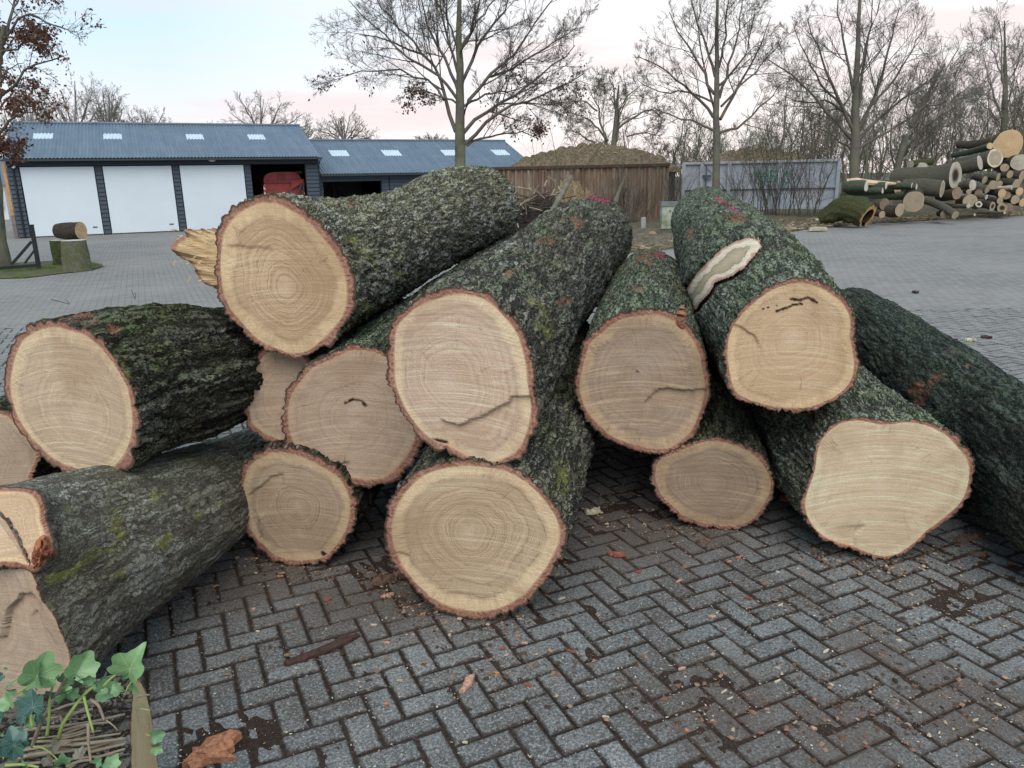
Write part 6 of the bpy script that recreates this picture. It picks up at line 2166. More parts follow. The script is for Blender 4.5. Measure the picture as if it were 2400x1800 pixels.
# pale slabs lying before the mossy trunk
for k, (lab, x, y, w, h) in enumerate([('largest pale offcut slab on the verge before the mossy trunk', 1960, 528, .5, .15), ('thin pale board lying left of the offcut slabs', 1928, 519, .45, .05), ('greyish offcut block standing behind the pale slabs', 1983, 516, .22, .16), ('pale torn offcut left on the verge edge', 1915, 542, .4, .07)]):
    c_ = G(x, y)
    m = MB()
    rs = R_(60 + k)
    ax = nrm(RT * [1, 1, 0] + rs.normal(size=3) * [.3, .3, 0])
    ay = np.array([-ax[1], ax[0], 0])
    prof = [(-1, -.8, 0), (-.2, -1, 0), (.9, -.7, 0), (1, .6, 0), (.1, 1, 0), (-.8, .7, 0)]
    v = [c_ + ax * a * w + ay * b * w * .5 + Z_ * (.03 + .02 * rs.rand()) for a, b, _ in prof] + [c_ + ax * a * w * .9 + ay * b * w * .42 + Z_ * (h + .05 + .05 * rs.rand()) for a, b, _ in prof]
    m.add(v, [(5, 4, 3, 2, 1, 0), (6, 7, 8, 9, 10, 11)] + [(i, (i + 1) % 6, (i + 1) % 6 + 6, i + 6) for i in range(6)])
    o = m.build('wood_offcut', simple_mat('offcut_wood', (0.40, 0.34, 0.24), .9, .35, 6, .4))
    tag(o, lab, 'offcut', 'offcuts on the verge')

# ------------------------------------------------------------------ brush heap, shavings heap, leaning branch, far log
rs = R_(90)
bc = W(1265, 470, 15)
n = 2600
q = np.stack([rs.normal(size=n) * .75, rs.normal(size=n) * .8, rs.rand(n)], -1)
topz = 1.95
hh = topz * np.exp(-(q[:, 0] / 1.25) ** 2 - (q[:, 1] / 1.3) ** 2)
bx = nrm(RT * [1, 1, 0])
by = np.array([-bx[1], bx[0], 0])
Q = bc[None] * [1, 1, 0] + q[:, :1] * bx + q[:, 1:2] * by
Q[:, 2] = hh * (.35 + .65 * q[:, 2])
d = rs.normal(size=(n, 3)) * [1, 1, .45]
d /= np.linalg.norm(d, axis=1)[:, None]
ln = .15 + .35 * rs.rand(n)
mid = Q + rs.normal(size=(n, 3)) * .03
a0, a1 = Q - d * ln[:, None], Q + d * ln[:, None]
a0[:, 2] = np.maximum(a0[:, 2], .02)
a1[:, 2] = np.maximum(a1[:, 2], .02)
v, f = tubes(np.stack([a0, mid, a1], 1), np.repeat((.004 + .012 * rs.rand(n) ** 3)[:, None], 3, 1), 4)
bh = thing('brush_heap', 'dark heap of tangled brushwood behind the topmost left log', 'brushwood', bc * [1, 1, 0])
o = link('twigs', mesh_np('twigs', v, f, [simple_mat('dark_brush', (0.085, 0.062, 0.048), .95, .6, 5)]), bh)
o['kind'] = 'stuff'
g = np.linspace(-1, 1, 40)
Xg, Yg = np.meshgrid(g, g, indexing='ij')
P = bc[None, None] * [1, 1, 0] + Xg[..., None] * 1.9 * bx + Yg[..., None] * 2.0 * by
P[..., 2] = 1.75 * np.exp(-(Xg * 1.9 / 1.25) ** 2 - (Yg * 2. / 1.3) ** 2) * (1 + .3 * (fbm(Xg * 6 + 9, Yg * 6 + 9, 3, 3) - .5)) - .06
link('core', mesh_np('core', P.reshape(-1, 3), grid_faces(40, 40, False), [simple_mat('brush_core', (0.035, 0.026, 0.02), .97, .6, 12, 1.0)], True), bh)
for k in range(26):
    c_ = W(rs.uniform(1205, 1320), rs.uniform(410, 530), rs.uniform(13.6, 14.1))
    dd = nrm(rs.normal(size=3) * [1, .6, .6]) * rs.uniform(.08, .22)
    m = MB()
    m.tube([c_ - dd, c_ + dd], rs.uniform(.008, .016), 5)
    m.build('peeled_stick', M_CHIPW, bh)
pc = W(1343, 475, 18)
mound('shavings_heap', 'tan heap of wood shavings behind the central upper log', 'wood shavings', pc * [1, 1, 0], bx, .85, .9, W(1343, 425, 18)[2] * 1.12, 12, M_SAND, 0.0, flat=.38, jag=.35)
pts = [W(1337, 416, 13.2), W(1325, 440, 13.0), W(1308, 470, 12.8), W(1290, 500, 12.5), W(1276, 524, 12.2), W(1258, 560, 11.8)]
m = MB()
m.tube(resample(np.array(pts), 14), list(np.interp(np.linspace(0, 1, 14), [0, .1, .5, 1], [.055, .05, .04, .03])), 8)
lb = m.build('leaning_branch', simple_mat('grey_branch', (0.17, 0.145, 0.11), .9, .4, 8, .4))
tag(lb, 'bare grey branch sticking up in front of the tan shavings heap', 'branch')
m = MB()
pts = [W(1316, 600, 16), W(1440, 470, 16.5), W(1450, 440, 16.6), W(1462, 418, 16.6)]
m.tube(resample(np.array([W(1441, 476, 16.2), W(1452, 445, 16.4), W(1458, 430, 16.5), W(1465, 412, 16.6)]), 8), [.05, .045, .04, .035, .03, .025, .02, .015], 6)
o = m.build('upright_branch', M_TWIG)
tag(o, 'dark bent branch rising in front of the rusty container', 'branch')
fl = pile_log('barkless notched log lying on the litter near the utility cabinet', 0, 0, 10, 10, 1, 1, 27, F['fresh'], B['grey']) if False else None
c0_, c1_ = W(1530, 546, 26.5), W(1590, 545, 27.5)
lg = thing('fallen_log', 'short grey log lying in front of the pale green cabinet', 'log', c0_ * [1, 1, 0])
c0_[2] = c1_[2] = .2
m = MB()
m.tube(resample(np.array([c0_, (c0_ + c1_) / 2 + Z_ * .01, c1_]), 7), [.2, .205, .2, .2, .21, .2, .2], 16, False)
m.build('bark', FB['grey'], lg, True)
m = MB()
ax = nrm(c1_ - c0_)
uu = nrm(np.cross(ax, Z_))
m.add([c0_ - ax * .002 + .198 * (uu * math.cos(a) + Z_ * math.sin(a)) for a in np.linspace(0, 6.283, 16, endpoint=False)], [tuple(range(16))])
m.build('cut_face', FM2['fresh'], lg)
m = MB()
for k in range(6):
    q = c0_ + (c1_ - c0_) * (.25 + .12 * k)
    m.obox(q + Z_ * .19, ax, uu, Z_, .03, .1, .02)
m.build('notch', M_INNER, lg)
pc = G(1520, 560)
mound('chip_litter', 'pale heap of chips and litter on the ground beyond the central logs', 'wood chips', pc, bx, 2.6, 3.0, .38, 15, M_LITTER, 0.0, flat=.6, jag=.35)

# ------------------------------------------------------------------ gate, stumps, grass at left
M_BLACK = simple_mat('black_painted_timber', (0.018, 0.022, 0.026), .6, .3, 8)
gp0 = W(92, 630, 20)
gp0 = G(92, 632)
zg = proj(gp0)[2]
ptop = W(66, 527, zg)
gate = thing('field_gate', 'black timber gate post with braces at the left edge', 'gate', gp0)
m = MB()
m.box(gp0[0] - .055, gp0[0] + .055, gp0[1] - .055, gp0[1] + .055, 0, ptop[2])
m.box(gp0[0] - .065, gp0[0] + .065, gp0[1] - .065, gp0[1] + .065, ptop[2], ptop[2] + .02)
m.build('post', M_BLACK, gate)


def at_g(px, py):
    return YP(px, py, gp0[1] - .02)


for nm, a, b, w in (('bottom_rail', (92, 621), (-60, 634), .085), ('brace', (28, 619), (74, 566), .075), ('brace', (58, 617), (82, 585), .055)):
    m = MB()
    m.bar(at_g(*a), at_g(*b), .05, w)
    m.build(nm, M_BLACK, gate)
M_STUMP = far_bark('stump_wood', (0.085, 0.085, 0.05), (0.33, 0.31, 0.24), (0.16, 0.17, 0.07))
M_STUMP2 = far_bark('stump_mossy', (0.03, 0.035, 0.016), (0.10, 0.11, 0.05), (0.10, 0.12, 0.035))


def stump(label, px, py, wpx, hpx, mat, seed, flare=1.25):
    c_ = G(px, py)
    z = proj(c_)[2]
    r, h = wpx / 2 * z / FPX, hpx * z / FPX
    root = thing('tree_stump', label, 'stump', c_, 'chopping stumps beside the yard')
    th = np.linspace(0, 6.2832, 28, endpoint=False)
    s = np.linspace(0, 1, 9)
    rr = r * (flare + (1 - flare) * s ** .5)[:, None] * (1 + .42 * (fbm(th[None] / 6.2832 * 9 + 0 * s[:, None], s[:, None] * 1.3, seed, 3, 9) - .5))
    P = np.stack([c_[0] + rr * np.cos(th), c_[1] + rr * np.sin(th), (h * s)[:, None] + 0 * rr], -1)
    link('bark', mesh_np('bark', P.reshape(-1, 3), grid_faces(9, 28), [mat], True), root)
    T_ = np.concatenate([P[-1], [P[-1].mean(0)]])
    link('top_face', mesh_np('top_face', T_, np.array([(i, (i + 1) % 28, 28) for i in range(28)]), [FM2['pale']]), root)
    return c_, z, r, h


stump('pale weathered chopping stump beside the black gate', 183, 634, 52, 70, M_STUMP, 4)
c_, z, r, h = stump('dark mossy square-looking stump behind the pale one', 162, 619, 60, 56, M_STUMP2, 6, 1.1)
l0 = W(136, 548, z - .1)
l1 = W(190, 541, z - .25)
blk = thing('log_block', 'short dark log block with fresh end lying on the mossy stump', 'log', (c_[0], c_[1], h))
rb = 19.5 * z / FPX
for q in (l0, l1):
    q[2] = h + rb * 1.02
m = MB()
m.tube(resample(np.array([l0, (l0 + l1) / 2, l1]), 6), [rb * .85, rb * .95, rb, rb * 1.02, rb * 1.0, rb * 1.05], 16, False)
m.build('bark', FB['dark'], blk, True)
ax = nrm(l1 - l0)
uu = nrm(np.cross(ax, Z_))
for q, sg, mt in ((l1, 1, 'fresh'), (l0, -1, 'pale')):
    m = MB()
    rr = rb * (1.05 if sg > 0 else .85) * .99
    m.add([q + ax * sg * .003 + rr * (uu * math.cos(a) + np.cross(uu, ax) * math.sin(a)) for a in np.linspace(0, 6.283, 16, endpoint=False)], [tuple(range(16)) if sg < 0 else tuple(range(16))[::-1]])
    m.build('cut_face', simple_mat('block_end_' + mt, (0.56, 0.36, 0.2) if sg > 0 else (.5, .45, .3), .8, .3, 10), blk)

# grass bed around gate and stumps
gc_ = [G(-80, 655), G(60, 652), G(140, 642), G(215, 634), G(245, 624), G(200, 612), G(120, 612), G(40, 616), G(-80, 622)]
m = MB()
cc = np.mean(gc_, 0)
v = [np.array([*q[:2], .012]) for q in gc_]
m.add(v, [tuple(range(len(v)))])
t = NT('grass_bed')
p = t.pos()
M_GBED = t.done(t.mix(t.ramp(t.noise(p, 2.5, 4, .6), [(.4, 0), (.6, 1)]), (0.085, 0.065, 0.05), (0.10, 0.11, 0.045)), .95, None, .1)
o = m.build('grass_bed', M_GBED)
o['kind'] = 'structure'
rs = R_(44)
n = 9000
uvw = rs.rand(n, 2)
xs_ = -80 + uvw[:, 0] * 320
ys_ = np.interp(xs_, [-80, 60, 140, 215, 245], [655, 652, 642, 634, 626]) - uvw[:, 1] ** 1.3 * np.interp(xs_, [-80, 120, 200, 245], [32, 32, 22, 4])
gpt = np.array([G(a, b) for a, b in zip(xs_, ys_)])
keep = fbm(gpt[:, 0] * 1.3, gpt[:, 1] * 1.3, 3, 3) > .54
gpt = gpt[keep]
n = len(gpt)
hgt_ = .04 + .07 * rs.rand(n)
dd = rs.normal(size=(n, 2)) * .02
w = rs.normal(size=(n, 2))
w = w / np.linalg.norm(w, axis=1)[:, None] * .006
V = np.stack([gpt + np.stack([w[:, 0], w[:, 1], 0 * hgt_], -1), gpt - np.stack([w[:, 0], w[:, 1], 0 * hgt_], -1), gpt + np.stack([dd[:, 0], dd[:, 1], hgt_], -1)], 1).reshape(-1, 3)
t = NT('grass_blade')
M_GRASS = t.done(t.mix(t.noise(t.pos(), 3, 2), (0.06, 0.10, 0.02), (0.17, 0.24, 0.05)), .8, None, .2)
o = link('grass', mesh_np('grass', V, np.arange(len(V)).reshape(-1, 3), [M_GRASS]))
o['kind'] = 'stuff'
tag(o, 'short grass around the stumps and the gate', 'grass')

# ------------------------------------------------------------------ details on the big logs
def surface_patch(key, poly, name, mat, off):
    """the piece of a log's surface inside an outline, smooth instead of barked"""
    L_ = LOGS[key]
    P = L_['C'][:, None] + L_['dirs'] * (L_['Rs'] + off)[..., None]
    nr_, na_ = P.shape[:2]
    qx, qy, _ = proj(P.reshape(-1, 3))
    front = (((CAM - P) * L_['dirs']).sum(-1) > 0).ravel()
    pl = np.asarray(poly)
    ins = np.zeros(len(qx), bool)
    dm = np.full(len(qx), 1e9)
    for (x1, y1), (x2, y2) in zip(pl, np.roll(pl, -1, 0)):
        ins ^= ((y1 > qy) != (y2 > qy)) & (qx < (x2 - x1) * (qy - y1) / (y2 - y1 + 1e-9) + x1)
        v = np.array([x2 - x1, y2 - y1])
        t = np.clip(((qx - x1) * v[0] + (qy - y1) * v[1]) / (v @ v), 0, 1)
        dm = np.minimum(dm, np.hypot(qx - x1 - t * v[0], qy - y1 - t * v[1]))
    ok = ins & front
    f = grid_faces(nr_, na_)[:, ::-1]
    f = f[ok[f].all(1)]
    used = np.unique(f)
    rm = np.full(len(qx), -1)
    rm[used] = np.arange(len(used))
    me = mesh_np(name, P.reshape(-1, 3)[used], rm[f], [mat], True)
    c = pl.mean(0)
    r = 1 - np.clip(dm[used] / dm[used].max(), 0, 1)
    attr(me, 'fc', np.stack([(qx[used] - c[0]) * .0022, (qy[used] - c[1]) * -.0022, r], -1), 'FLOAT_VECTOR')
    return link(name, me, L_['root'])


t = NT('branch_scar_wood')
fc = t.n('ShaderNodeAttribute', attribute_name='fc').outputs['Vector']
X, Y, Rr_ = t.xyz(fc)
fl_ = t.comb(X, Y, 0.)
gr_ = t.noise(t.map(fl_, (9, 70, 1), (0, 0, .75)), 1., 4, .65)
rr_ = t.math('ADD', Rr_, t.math('MULTIPLY', t.math('SUBTRACT', t.noise(fl_, 13, 4, .65), .5), .8))
c = t.ramp(rr_, [(.0, (0.42, 0.33, 0.21)), (.36, (0.34, 0.25, 0.15)), (.42, (0.20, 0.13, 0.075)), (.47, (0.62, 0.50, 0.36)), (.74, (0.68, 0.56, 0.42)), (.82, (0.50, 0.28, 0.19)), (1.0, (0.30, 0.13, 0.085))])
c = t.mix(t.ramp(gr_, [(.3, .6), (.6, 0)]), c, (0.42, 0.33, 0.23))
M_SCAR = t.done(c, .8, t.bump(gr_, .4, .01), .2)
surface_patch('K', SCAR, 'branch_scar', M_SCAR, -.004)

# hanging strip of bark at the lower end of the scar
m = MB()
pts = crop(1350, 380, 2.765, [(690, 930), (682, 980), (675, 1030), (688, 1070), (700, 1085)])
m.tube(resample(np.array([W(a, b, 4.32 * ZS) for a, b in pts]), 9), [.008, .02, .026, .03, .03, .027, .022, .014, .004], 7)
m.build('bark_strip', simple_mat('hanging_inner_bark', (0.36, 0.17, 0.09), .85, .5, 22, .8, c2=(0.14, 0.055, 0.035)), LOGS['K']['root'])


# torn splinter at the left of the topmost log
def splinter():
    L_ = LOGS['A']
    rs = R_(8)
    outl = crop(350, 380, 3.19, [(515, 500), (440, 500), (400, 495), (330, 505), (300, 495), (265, 510), (270, 560), (235, 570), (190, 580), (165, 610), (165, 640), (190, 680), (240, 720), (290, 735), (320, 770), (345, 830), (390, 890), (430, 920), (480, 930), (500, 950)])
    innr = crop(350, 380, 3.19, [(530, 520), (540, 540), (545, 560), (548, 600), (545, 650), (540, 700), (535, 750), (532, 800), (530, 850), (535, 890), (540, 920), (545, 950)])
    k = 40
    o2 = resample(np.array([(a, b, 0) for a, b in outl]), k)[:, :2]
    i2 = resample(np.array([(a, b, 0) for a, b in innr]), k)[:, :2]
    nq = 16
    rows, rows2 = [], []
    for q in np.linspace(0, 1, nq):
        pz = i2 * (1 - q) + o2 * q
        yy = np.arange(k)
        ridge = (fbm(yy * .45, yy * 0 + q * 1.2, 3, 3) - .5) * .10 + (fbm(yy * 1.3, yy * 0 + q * 2, 4, 2) - .5) * .03
        edge_j = (rs.rand(k) - .5) * 12 * max(0, q - .75) * 4
        z = 4.40 * ZS + .10 * q + ridge * q
        rows.append([W(a + e, b + e * .5, zz) for (a, b), zz, e in zip(pz, z, edge_j)])
        rows2.append([W(a + e, b + e * .5, zz + .05 * (1 - .6 * q) + .02) for (a, b), zz, e in zip(pz, z, edge_j)])
    F_ = np.array(rows)
    Bk = np.array(rows2)
    V = np.concatenate([F_.reshape(-1, 3), Bk.reshape(-1, 3)])
    n = nq * k
    f = grid_faces(nq, k, False)
    side = []
    for i in range(nq - 1):
        for j in (0, k - 1):
            a, b = i * k + j, (i + 1) * k + j
            side.append((a, b, b + n, a + n))
    for j in range(k - 1):
        a, b = (nq - 1) * k + j, (nq - 1) * k + j + 1
        side.append((a, b, b + n, a + n))
    t = NT('torn_fibre')
    p = t.pos()
    q_ = t.map(p, (3, 3, 60), (0, .2, 0))
    g_ = t.noise(q_, 1.0, 4, .7)
    nn_ = t.noise(p, 6, 3)
    c = t.mix(t.ramp(g_, [(.3, 0), (.65, 1)]), (0.36, 0.22, 0.11), (0.66, 0.47, 0.26))
    yy_ = t.attr('rimr')
    c = t.mix(t.ramp(t.math('ADD', yy_, t.math('MULTIPLY', nn_, .3)), [(.95, 0), (1.12, 1)]), c, (0.34, 0.17, 0.11))
    mt = t.done(c, .88, t.bump(g_, .9, .02), .15)
    me = mesh_np('splinter', V, [f, f[:, ::-1] + n, np.array(side)], [mt], False)
    qv = np.repeat(np.linspace(0, 1, nq)[:, None], k, 1)
    yv = np.repeat(np.abs(np.linspace(-1, 1, k))[None], nq, 0)
    attr(me, 'rimr', np.concatenate([np.maximum(qv * .92, yv).ravel()] * 2), 'FLOAT')
    link('splinter', me, L_['root'])


splinter()
rs = R_(66)
m = MB()
for k in range(24):
    a = crop(350, 380, 3.19, [(rs.uniform(180, 480), rs.uniform(500, 900))])[0]
    t_ = (a[1] - 540) / 120.
    b = (a[0] - rs.uniform(5, 18), a[1] + rs.normal() * 5 + t_ * 8)
    if a[0] < 440 and a[1] > 620:
        continue
    z0_ = 4.36 * ZS + rs.uniform(-.02, .06)
    m.tube([W(*a, z0_), W((a[0] + b[0]) / 2, (a[1] + b[1]) / 2 + rs.normal() * 2, z0_ - .01), W(*b, z0_ - rs.uniform(0, .03))], [.004, .003, .0012], 4)
m.build('torn_fibre', simple_mat('fibre_wood', (0.60, 0.43, 0.25), .85, .5, 14), LOGS['A']['root'])['kind'] = 'stuff'

# bright torn inner bark below the branch stub of the lower left log
pts = np.array(crop(0, 900, 2.304, [(120, 930), (150, 880), (210, 800), (250, 790), (280, 830), (290, 870), (310, 890), (315, 910), (280, 940), (240, 970), (215, 1020), (180, 1035), (160, 1030), (140, 980)]))
na_, nr_ = 44, 9
ring = resample(np.array([(a, b, 0) for a, b in np.vstack([pts, pts[:1]])]), na_ + 1)[:-1, :2]
cc = pts.mean(0)
rs = R_(3)
rows = []
for q in np.linspace(0, 1, nr_):
    pz = cc + (ring - cc) * q + (rs.normal(size=ring.shape) * 1.6 if q > .1 else 0)
    dn = (fbm(pz[:, 0] * .12, pz[:, 1] * .05, 5, 3) - .5) * .10
    rows.append([W(a, b, 2.84 + .16 * q ** 3 + d) for (a, b), d in zip(pz, dn)])
me = mesh_np('torn_inner_bark', np.array(rows).reshape(-1, 3), grid_faces(nr_, na_), [simple_mat('red_inner_bark', (0.42, 0.17, 0.08), .85, .5, 22, .8, c2=(0.13, 0.035, 0.022))], False)
link('torn_inner_bark', me, LOGS['C']['root'])

# thin dry twigs poking out of the left log's bark
for k, (a, b, c2) in enumerate([((316, 702), (308, 680), 4.7), ((316, 702), (317, 685), 4.7), ((160, 712), (120, 702), 4.3), ((162, 712), (155, 703), 4.3)]):
    m = MB()
    m.tube([W(*a, c2 * ZS), W((a[0] + b[0]) / 2 + 1, (a[1] + b[1]) / 2, c2), W(*b, c2)], .0022, 4)
    m.build('dry_twig', M_TWIG, LOGS['B']['root'])

# ------------------------------------------------------------------ ivy-covered log in the near left corner
ZI = 2.32
RI = 0.36
CV = W(308, 1628, ZI) - np.array([0, 0, RI])
TV = nrm(-RT * [1, 1, 0] * .93 - nrm(FW * [1, 1, 0]) * .385)
make_log('V', 'ivy-covered log in the bottom left corner with a yellow sawn end', [(250, 1900), (380, 1900), (308, 1628)], ZI, [], BM['brown'], 'ridged',
         face_mat('cut_wood_yellow', (0.66, 0.50, 0.27), (0.72, 0.56, 0.31), (0.70, 0.54, 0.30), 31, 1.5, .3, .8, .2), 51, na=240, nrow=110, rim=(.018, .034), zs=1.0, disc=RI,
         sec3=[(CV, RI), (CV + TV * .35, RI), (CV + TV * .8, RI * 1.02), (CV + TV * 1.4, RI * 1.03)], group=None)
ivy = thing('ivy', 'ivy with green lobed leaves and pale stems on the bottom left log', 'ivy', W(150, 1700, 2.2))
M_STEMG = simple_mat('green_ivy_stem', (0.30, 0.38, 0.11), .6, .3, 9)
M_STEMB = simple_mat('dry_ivy_stem', (0.30, 0.235, 0.165), .85, .4, 20, .3)


def stem(pts, r0, mat, name='stem'):
    m = MB()
    P = resample(np.array([W(a, b, z) for a, b, z in pts]), max(6, 3 * len(pts)))
    k = len(P)
    m.tube(P, list(np.linspace(r0, r0 * .7, k) * .68), 7)
    m.build(name, mat, ivy, True)


CR = lambda x, y: (x / 4.74, 1450 + y / 4.74)
for pts, r, mt in (
        ([(240, 1240, 2.12), (700, 1190, 2.1), (1000, 1150, 2.1), (1390, 1060, 2.14)], .0075, M_STEMB), ([(600, 1020, 2.12), (800, 950, 2.1), (1000, 920, 2.1), (1220, 915, 2.13)], .006, M_STEMB),
        ([(800, 1400, 2.06), (1100, 1370, 2.05), (1390, 1330, 2.08)], .008, M_STEMB), ([(1000, 1480, 2.05), (1390, 1390, 2.07)], .007, M_STEMB), ([(1050, 1550, 2.04), (1390, 1445, 2.06)], .006, M_STEMB),
        ([(150, 1560, 2.02), (420, 1500, 2.0), (600, 1480, 2.0)], .008, M_STEMB), ([(740, 1640, 2.0), (900, 1580, 2.0), (1000, 1570, 2.0)], .007, M_STEMB),
        ([(360, 1420, 2.02), (430, 1220, 2.0), (600, 900, 2.0), (690, 740, 2.0), (770, 590, 2.0)], .0085, M_STEMB), ([(650, 1340, 2.0), (700, 1170, 1.98), (820, 990, 1.98), (940, 840, 1.98), (1060, 735, 1.98)], .0075, M_STEMG),
        ([(520, 1310, 1.98), (545, 1100, 1.97), (560, 850, 1.97), (600, 700, 1.97), (650, 590, 1.97)], .0060, M_STEMG), ([(930, 860, 1.97), (970, 1020, 1.97), (1040, 1270, 1.97)], .0055, M_STEMG),
        ([(1000, 900, 1.99), (1090, 960, 1.98), (1130, 1050, 1.98), (1160, 1130, 1.98)], .0065, M_STEMB), ([(980, 1160, 1.97), (985, 1400, 1.96), (1010, 1600, 1.96)], .0065, M_STEMB),
        ([(370, 1420, 1.98), (480, 1440, 1.97), (580, 1510, 1.96), (670, 1600, 1.95)], .0038, M_STEMG), ([(1150, 750, 1.97), (1250, 650, 1.97), (1350, 590, 1.97), (1440, 565, 1.97)], .0052, M_STEMG),
        ([(190, 830, 1.95), (300, 760, 1.95), (410, 680, 1.95)], .0048, M_STEMG), ([(60, 770, 1.95), (150, 690, 1.95), (260, 630, 1.95), (380, 600, 1.95)], .0038, M_STEMG), ([(360, 1200, 1.93), (345, 1100, 1.93), (365, 990, 1.93)], .0055, M_STEMG),
        ([(1400, 810, 2.0), (1430, 740, 2.0), (1530, 655, 2.0)], .0035, M_STEMG), ([(620, 880, 1.96), (680, 850, 1.96), (740, 830, 1.96)], .0035, M_STEMG), ([(1560, 1000, 2.1), (1670, 1020, 2.1)], .003, M_STEMG),
        ([(1530, 870, 2.1), (1600, 850, 2.1), (1665, 845, 2.1)], .005, M_STEMB), ([(1620, 1290, 2.12), (1720, 1310, 2.12)], .003, M_STEMG), ([(60, 1630, 1.9), (250, 1620, 1.9), (430, 1650, 1.9)], .006, M_STEMG),
        ([(1180, 1130, 1.98), (1250, 1180, 1.98), (1310, 1240, 1.98)], .003, M_STEMB), ([(770, 1090, 2.0), (850, 1050, 2.0), (930, 1005, 2.0)], .004, M_STEMB), ([(660, 1030, 1.99), (680, 1100, 1.99), (690, 1180, 1.99)], .006, M_STEMB)):
    stem([(*CR(a, b), z) for a, b, z in pts], r, mt)


rsv = R_(12)
for k in range(16):
    y0_ = rsv.uniform(960, 1640)
    x0_ = rsv.uniform(100, 700)
    x1_ = rsv.uniform(900, 1390)
    stem([(*CR(x0_, y0_ + 60), 2.08), (*CR((x0_ + x1_) / 2, y0_ + rsv.normal() * 25), 2.06), (*CR(x1_, y0_ - 60 + rsv.normal() * 20), 2.09)], rsv.uniform(.004, .008), M_STEMB)


def ivy_leaf_mat(name, a, b, vein):
    t = NT(name)
    fc = t.n('ShaderNodeAttribute', attribute_name='lf').outputs['Vector']
    x, y, _ = t.xyz(fc)
    ang = t.math('ARCTAN2', x, y)
    rad = t.math('SQRT', t.math('ADD', t.math('MULTIPLY', x, x), t.math('MULTIPLY', y, y)))
    k = t.math('ABSOLUTE', t.math('SUBTRACT', t.math('FRACT', t.math('ADD', t.math('DIVIDE', ang, .72), .5)), .5))
    w = t.math('MULTIPLY', k, t.math('MULTIPLY', rad, .72))
    v = t.ramp(t.math('ADD', w, t.math('MULTIPLY', rad, .006)), [(.004, .9), (.020, 0.0)])
    k2 = t.math('ABSOLUTE', t.math('SUBTRACT', t.math('FRACT', t.math('ADD', t.math('MULTIPLY', rad, 4.5), t.math('MULTIPLY', k, -3.2))), .5))
    v2 = t.ramp(k2, [(.02, .22), (.08, 0.)])
    n = t.noise(t.coord('Object'), 45, 3)
    c = t.mix(n, a, b)
    c = t.mix(t.math('MAXIMUM', v, v2), c, vein)
    t.b.inputs['Transmission Weight'].default_value = 0.0
    c = t.mix(t.math('MULTIPLY', t.ramp(t.noise(t.pos(), 28, 3, .6), [(.5, 0.), (.7, 1.)]), .55), c, tuple(x * .5 for x in a))
    return t.done(c, .36, t.bump(t.math('ADD', v, n), .35, .005), .5)


LM = [ivy_leaf_mat('ivy_leaf_light', (0.115, 0.225, 0.085), (0.20, 0.325, 0.14), (0.27, 0.40, 0.20)), ivy_leaf_mat('ivy_leaf_mid', (0.085, 0.19, 0.085), (0.14, 0.27, 0.12), (0.19, 0.31, 0.16)),
      ivy_leaf_mat('ivy_leaf_dark', (0.030, 0.085, 0.065), (0.055, 0.125, 0.095), (0.15, 0.25, 0.19)), ivy_leaf_mat('ivy_leaf_withered', (0.10, 0.085, 0.06), (0.17, 0.15, 0.10), (0.2, 0.18, 0.12))]


def leaf_mesh(seed, fold, curl):
    """five-lobed leaf, petiole at the origin, tip along +y"""
    rs = R_(seed)
    lobes = [(0, 1.0, .46), (.82, .84, .40), (-.82, .84, .40), (1.75, .66, .44), (-1.75, .66, .44)]
    n = 72
    a = np.linspace(-math.pi, math.pi, n, endpoint=False)
    r = np.full(n, .46)
    for c_, l_, w_ in lobes:
        d = np.abs((a - c_ + math.pi) % (2 * math.pi) - math.pi)
        r = np.maximum(r, .46 + (l_ - .46) * np.clip(1 - d / (w_ * 1.6), 0, 1) ** .9)
    r = np.where(np.abs(a) > 2.6, r * np.interp(np.abs(a), [2.6, 3.14], [1, .25]), r)
    r *= 1 + .04 * rs.normal(size=n)
    r = (np.roll(r, 1) + 2 * r + np.roll(r, -1)) / 4
    q = np.linspace(0, 1, 9)
    x = np.sin(a)[None] * r[None] * q[:, None]
    y = np.cos(a)[None] * r[None] * q[:, None]
    z = fold * np.abs(x) ** 1.2 + curl * (y ** 2) + .05 * np.sin(a * 5)[None] * q[:, None] ** 2 * r[None] + .04 * rs.normal() * x * y
    V = np.stack([x, y, z], -1).reshape(-1, 3)
    return V, grid_faces(9, n)


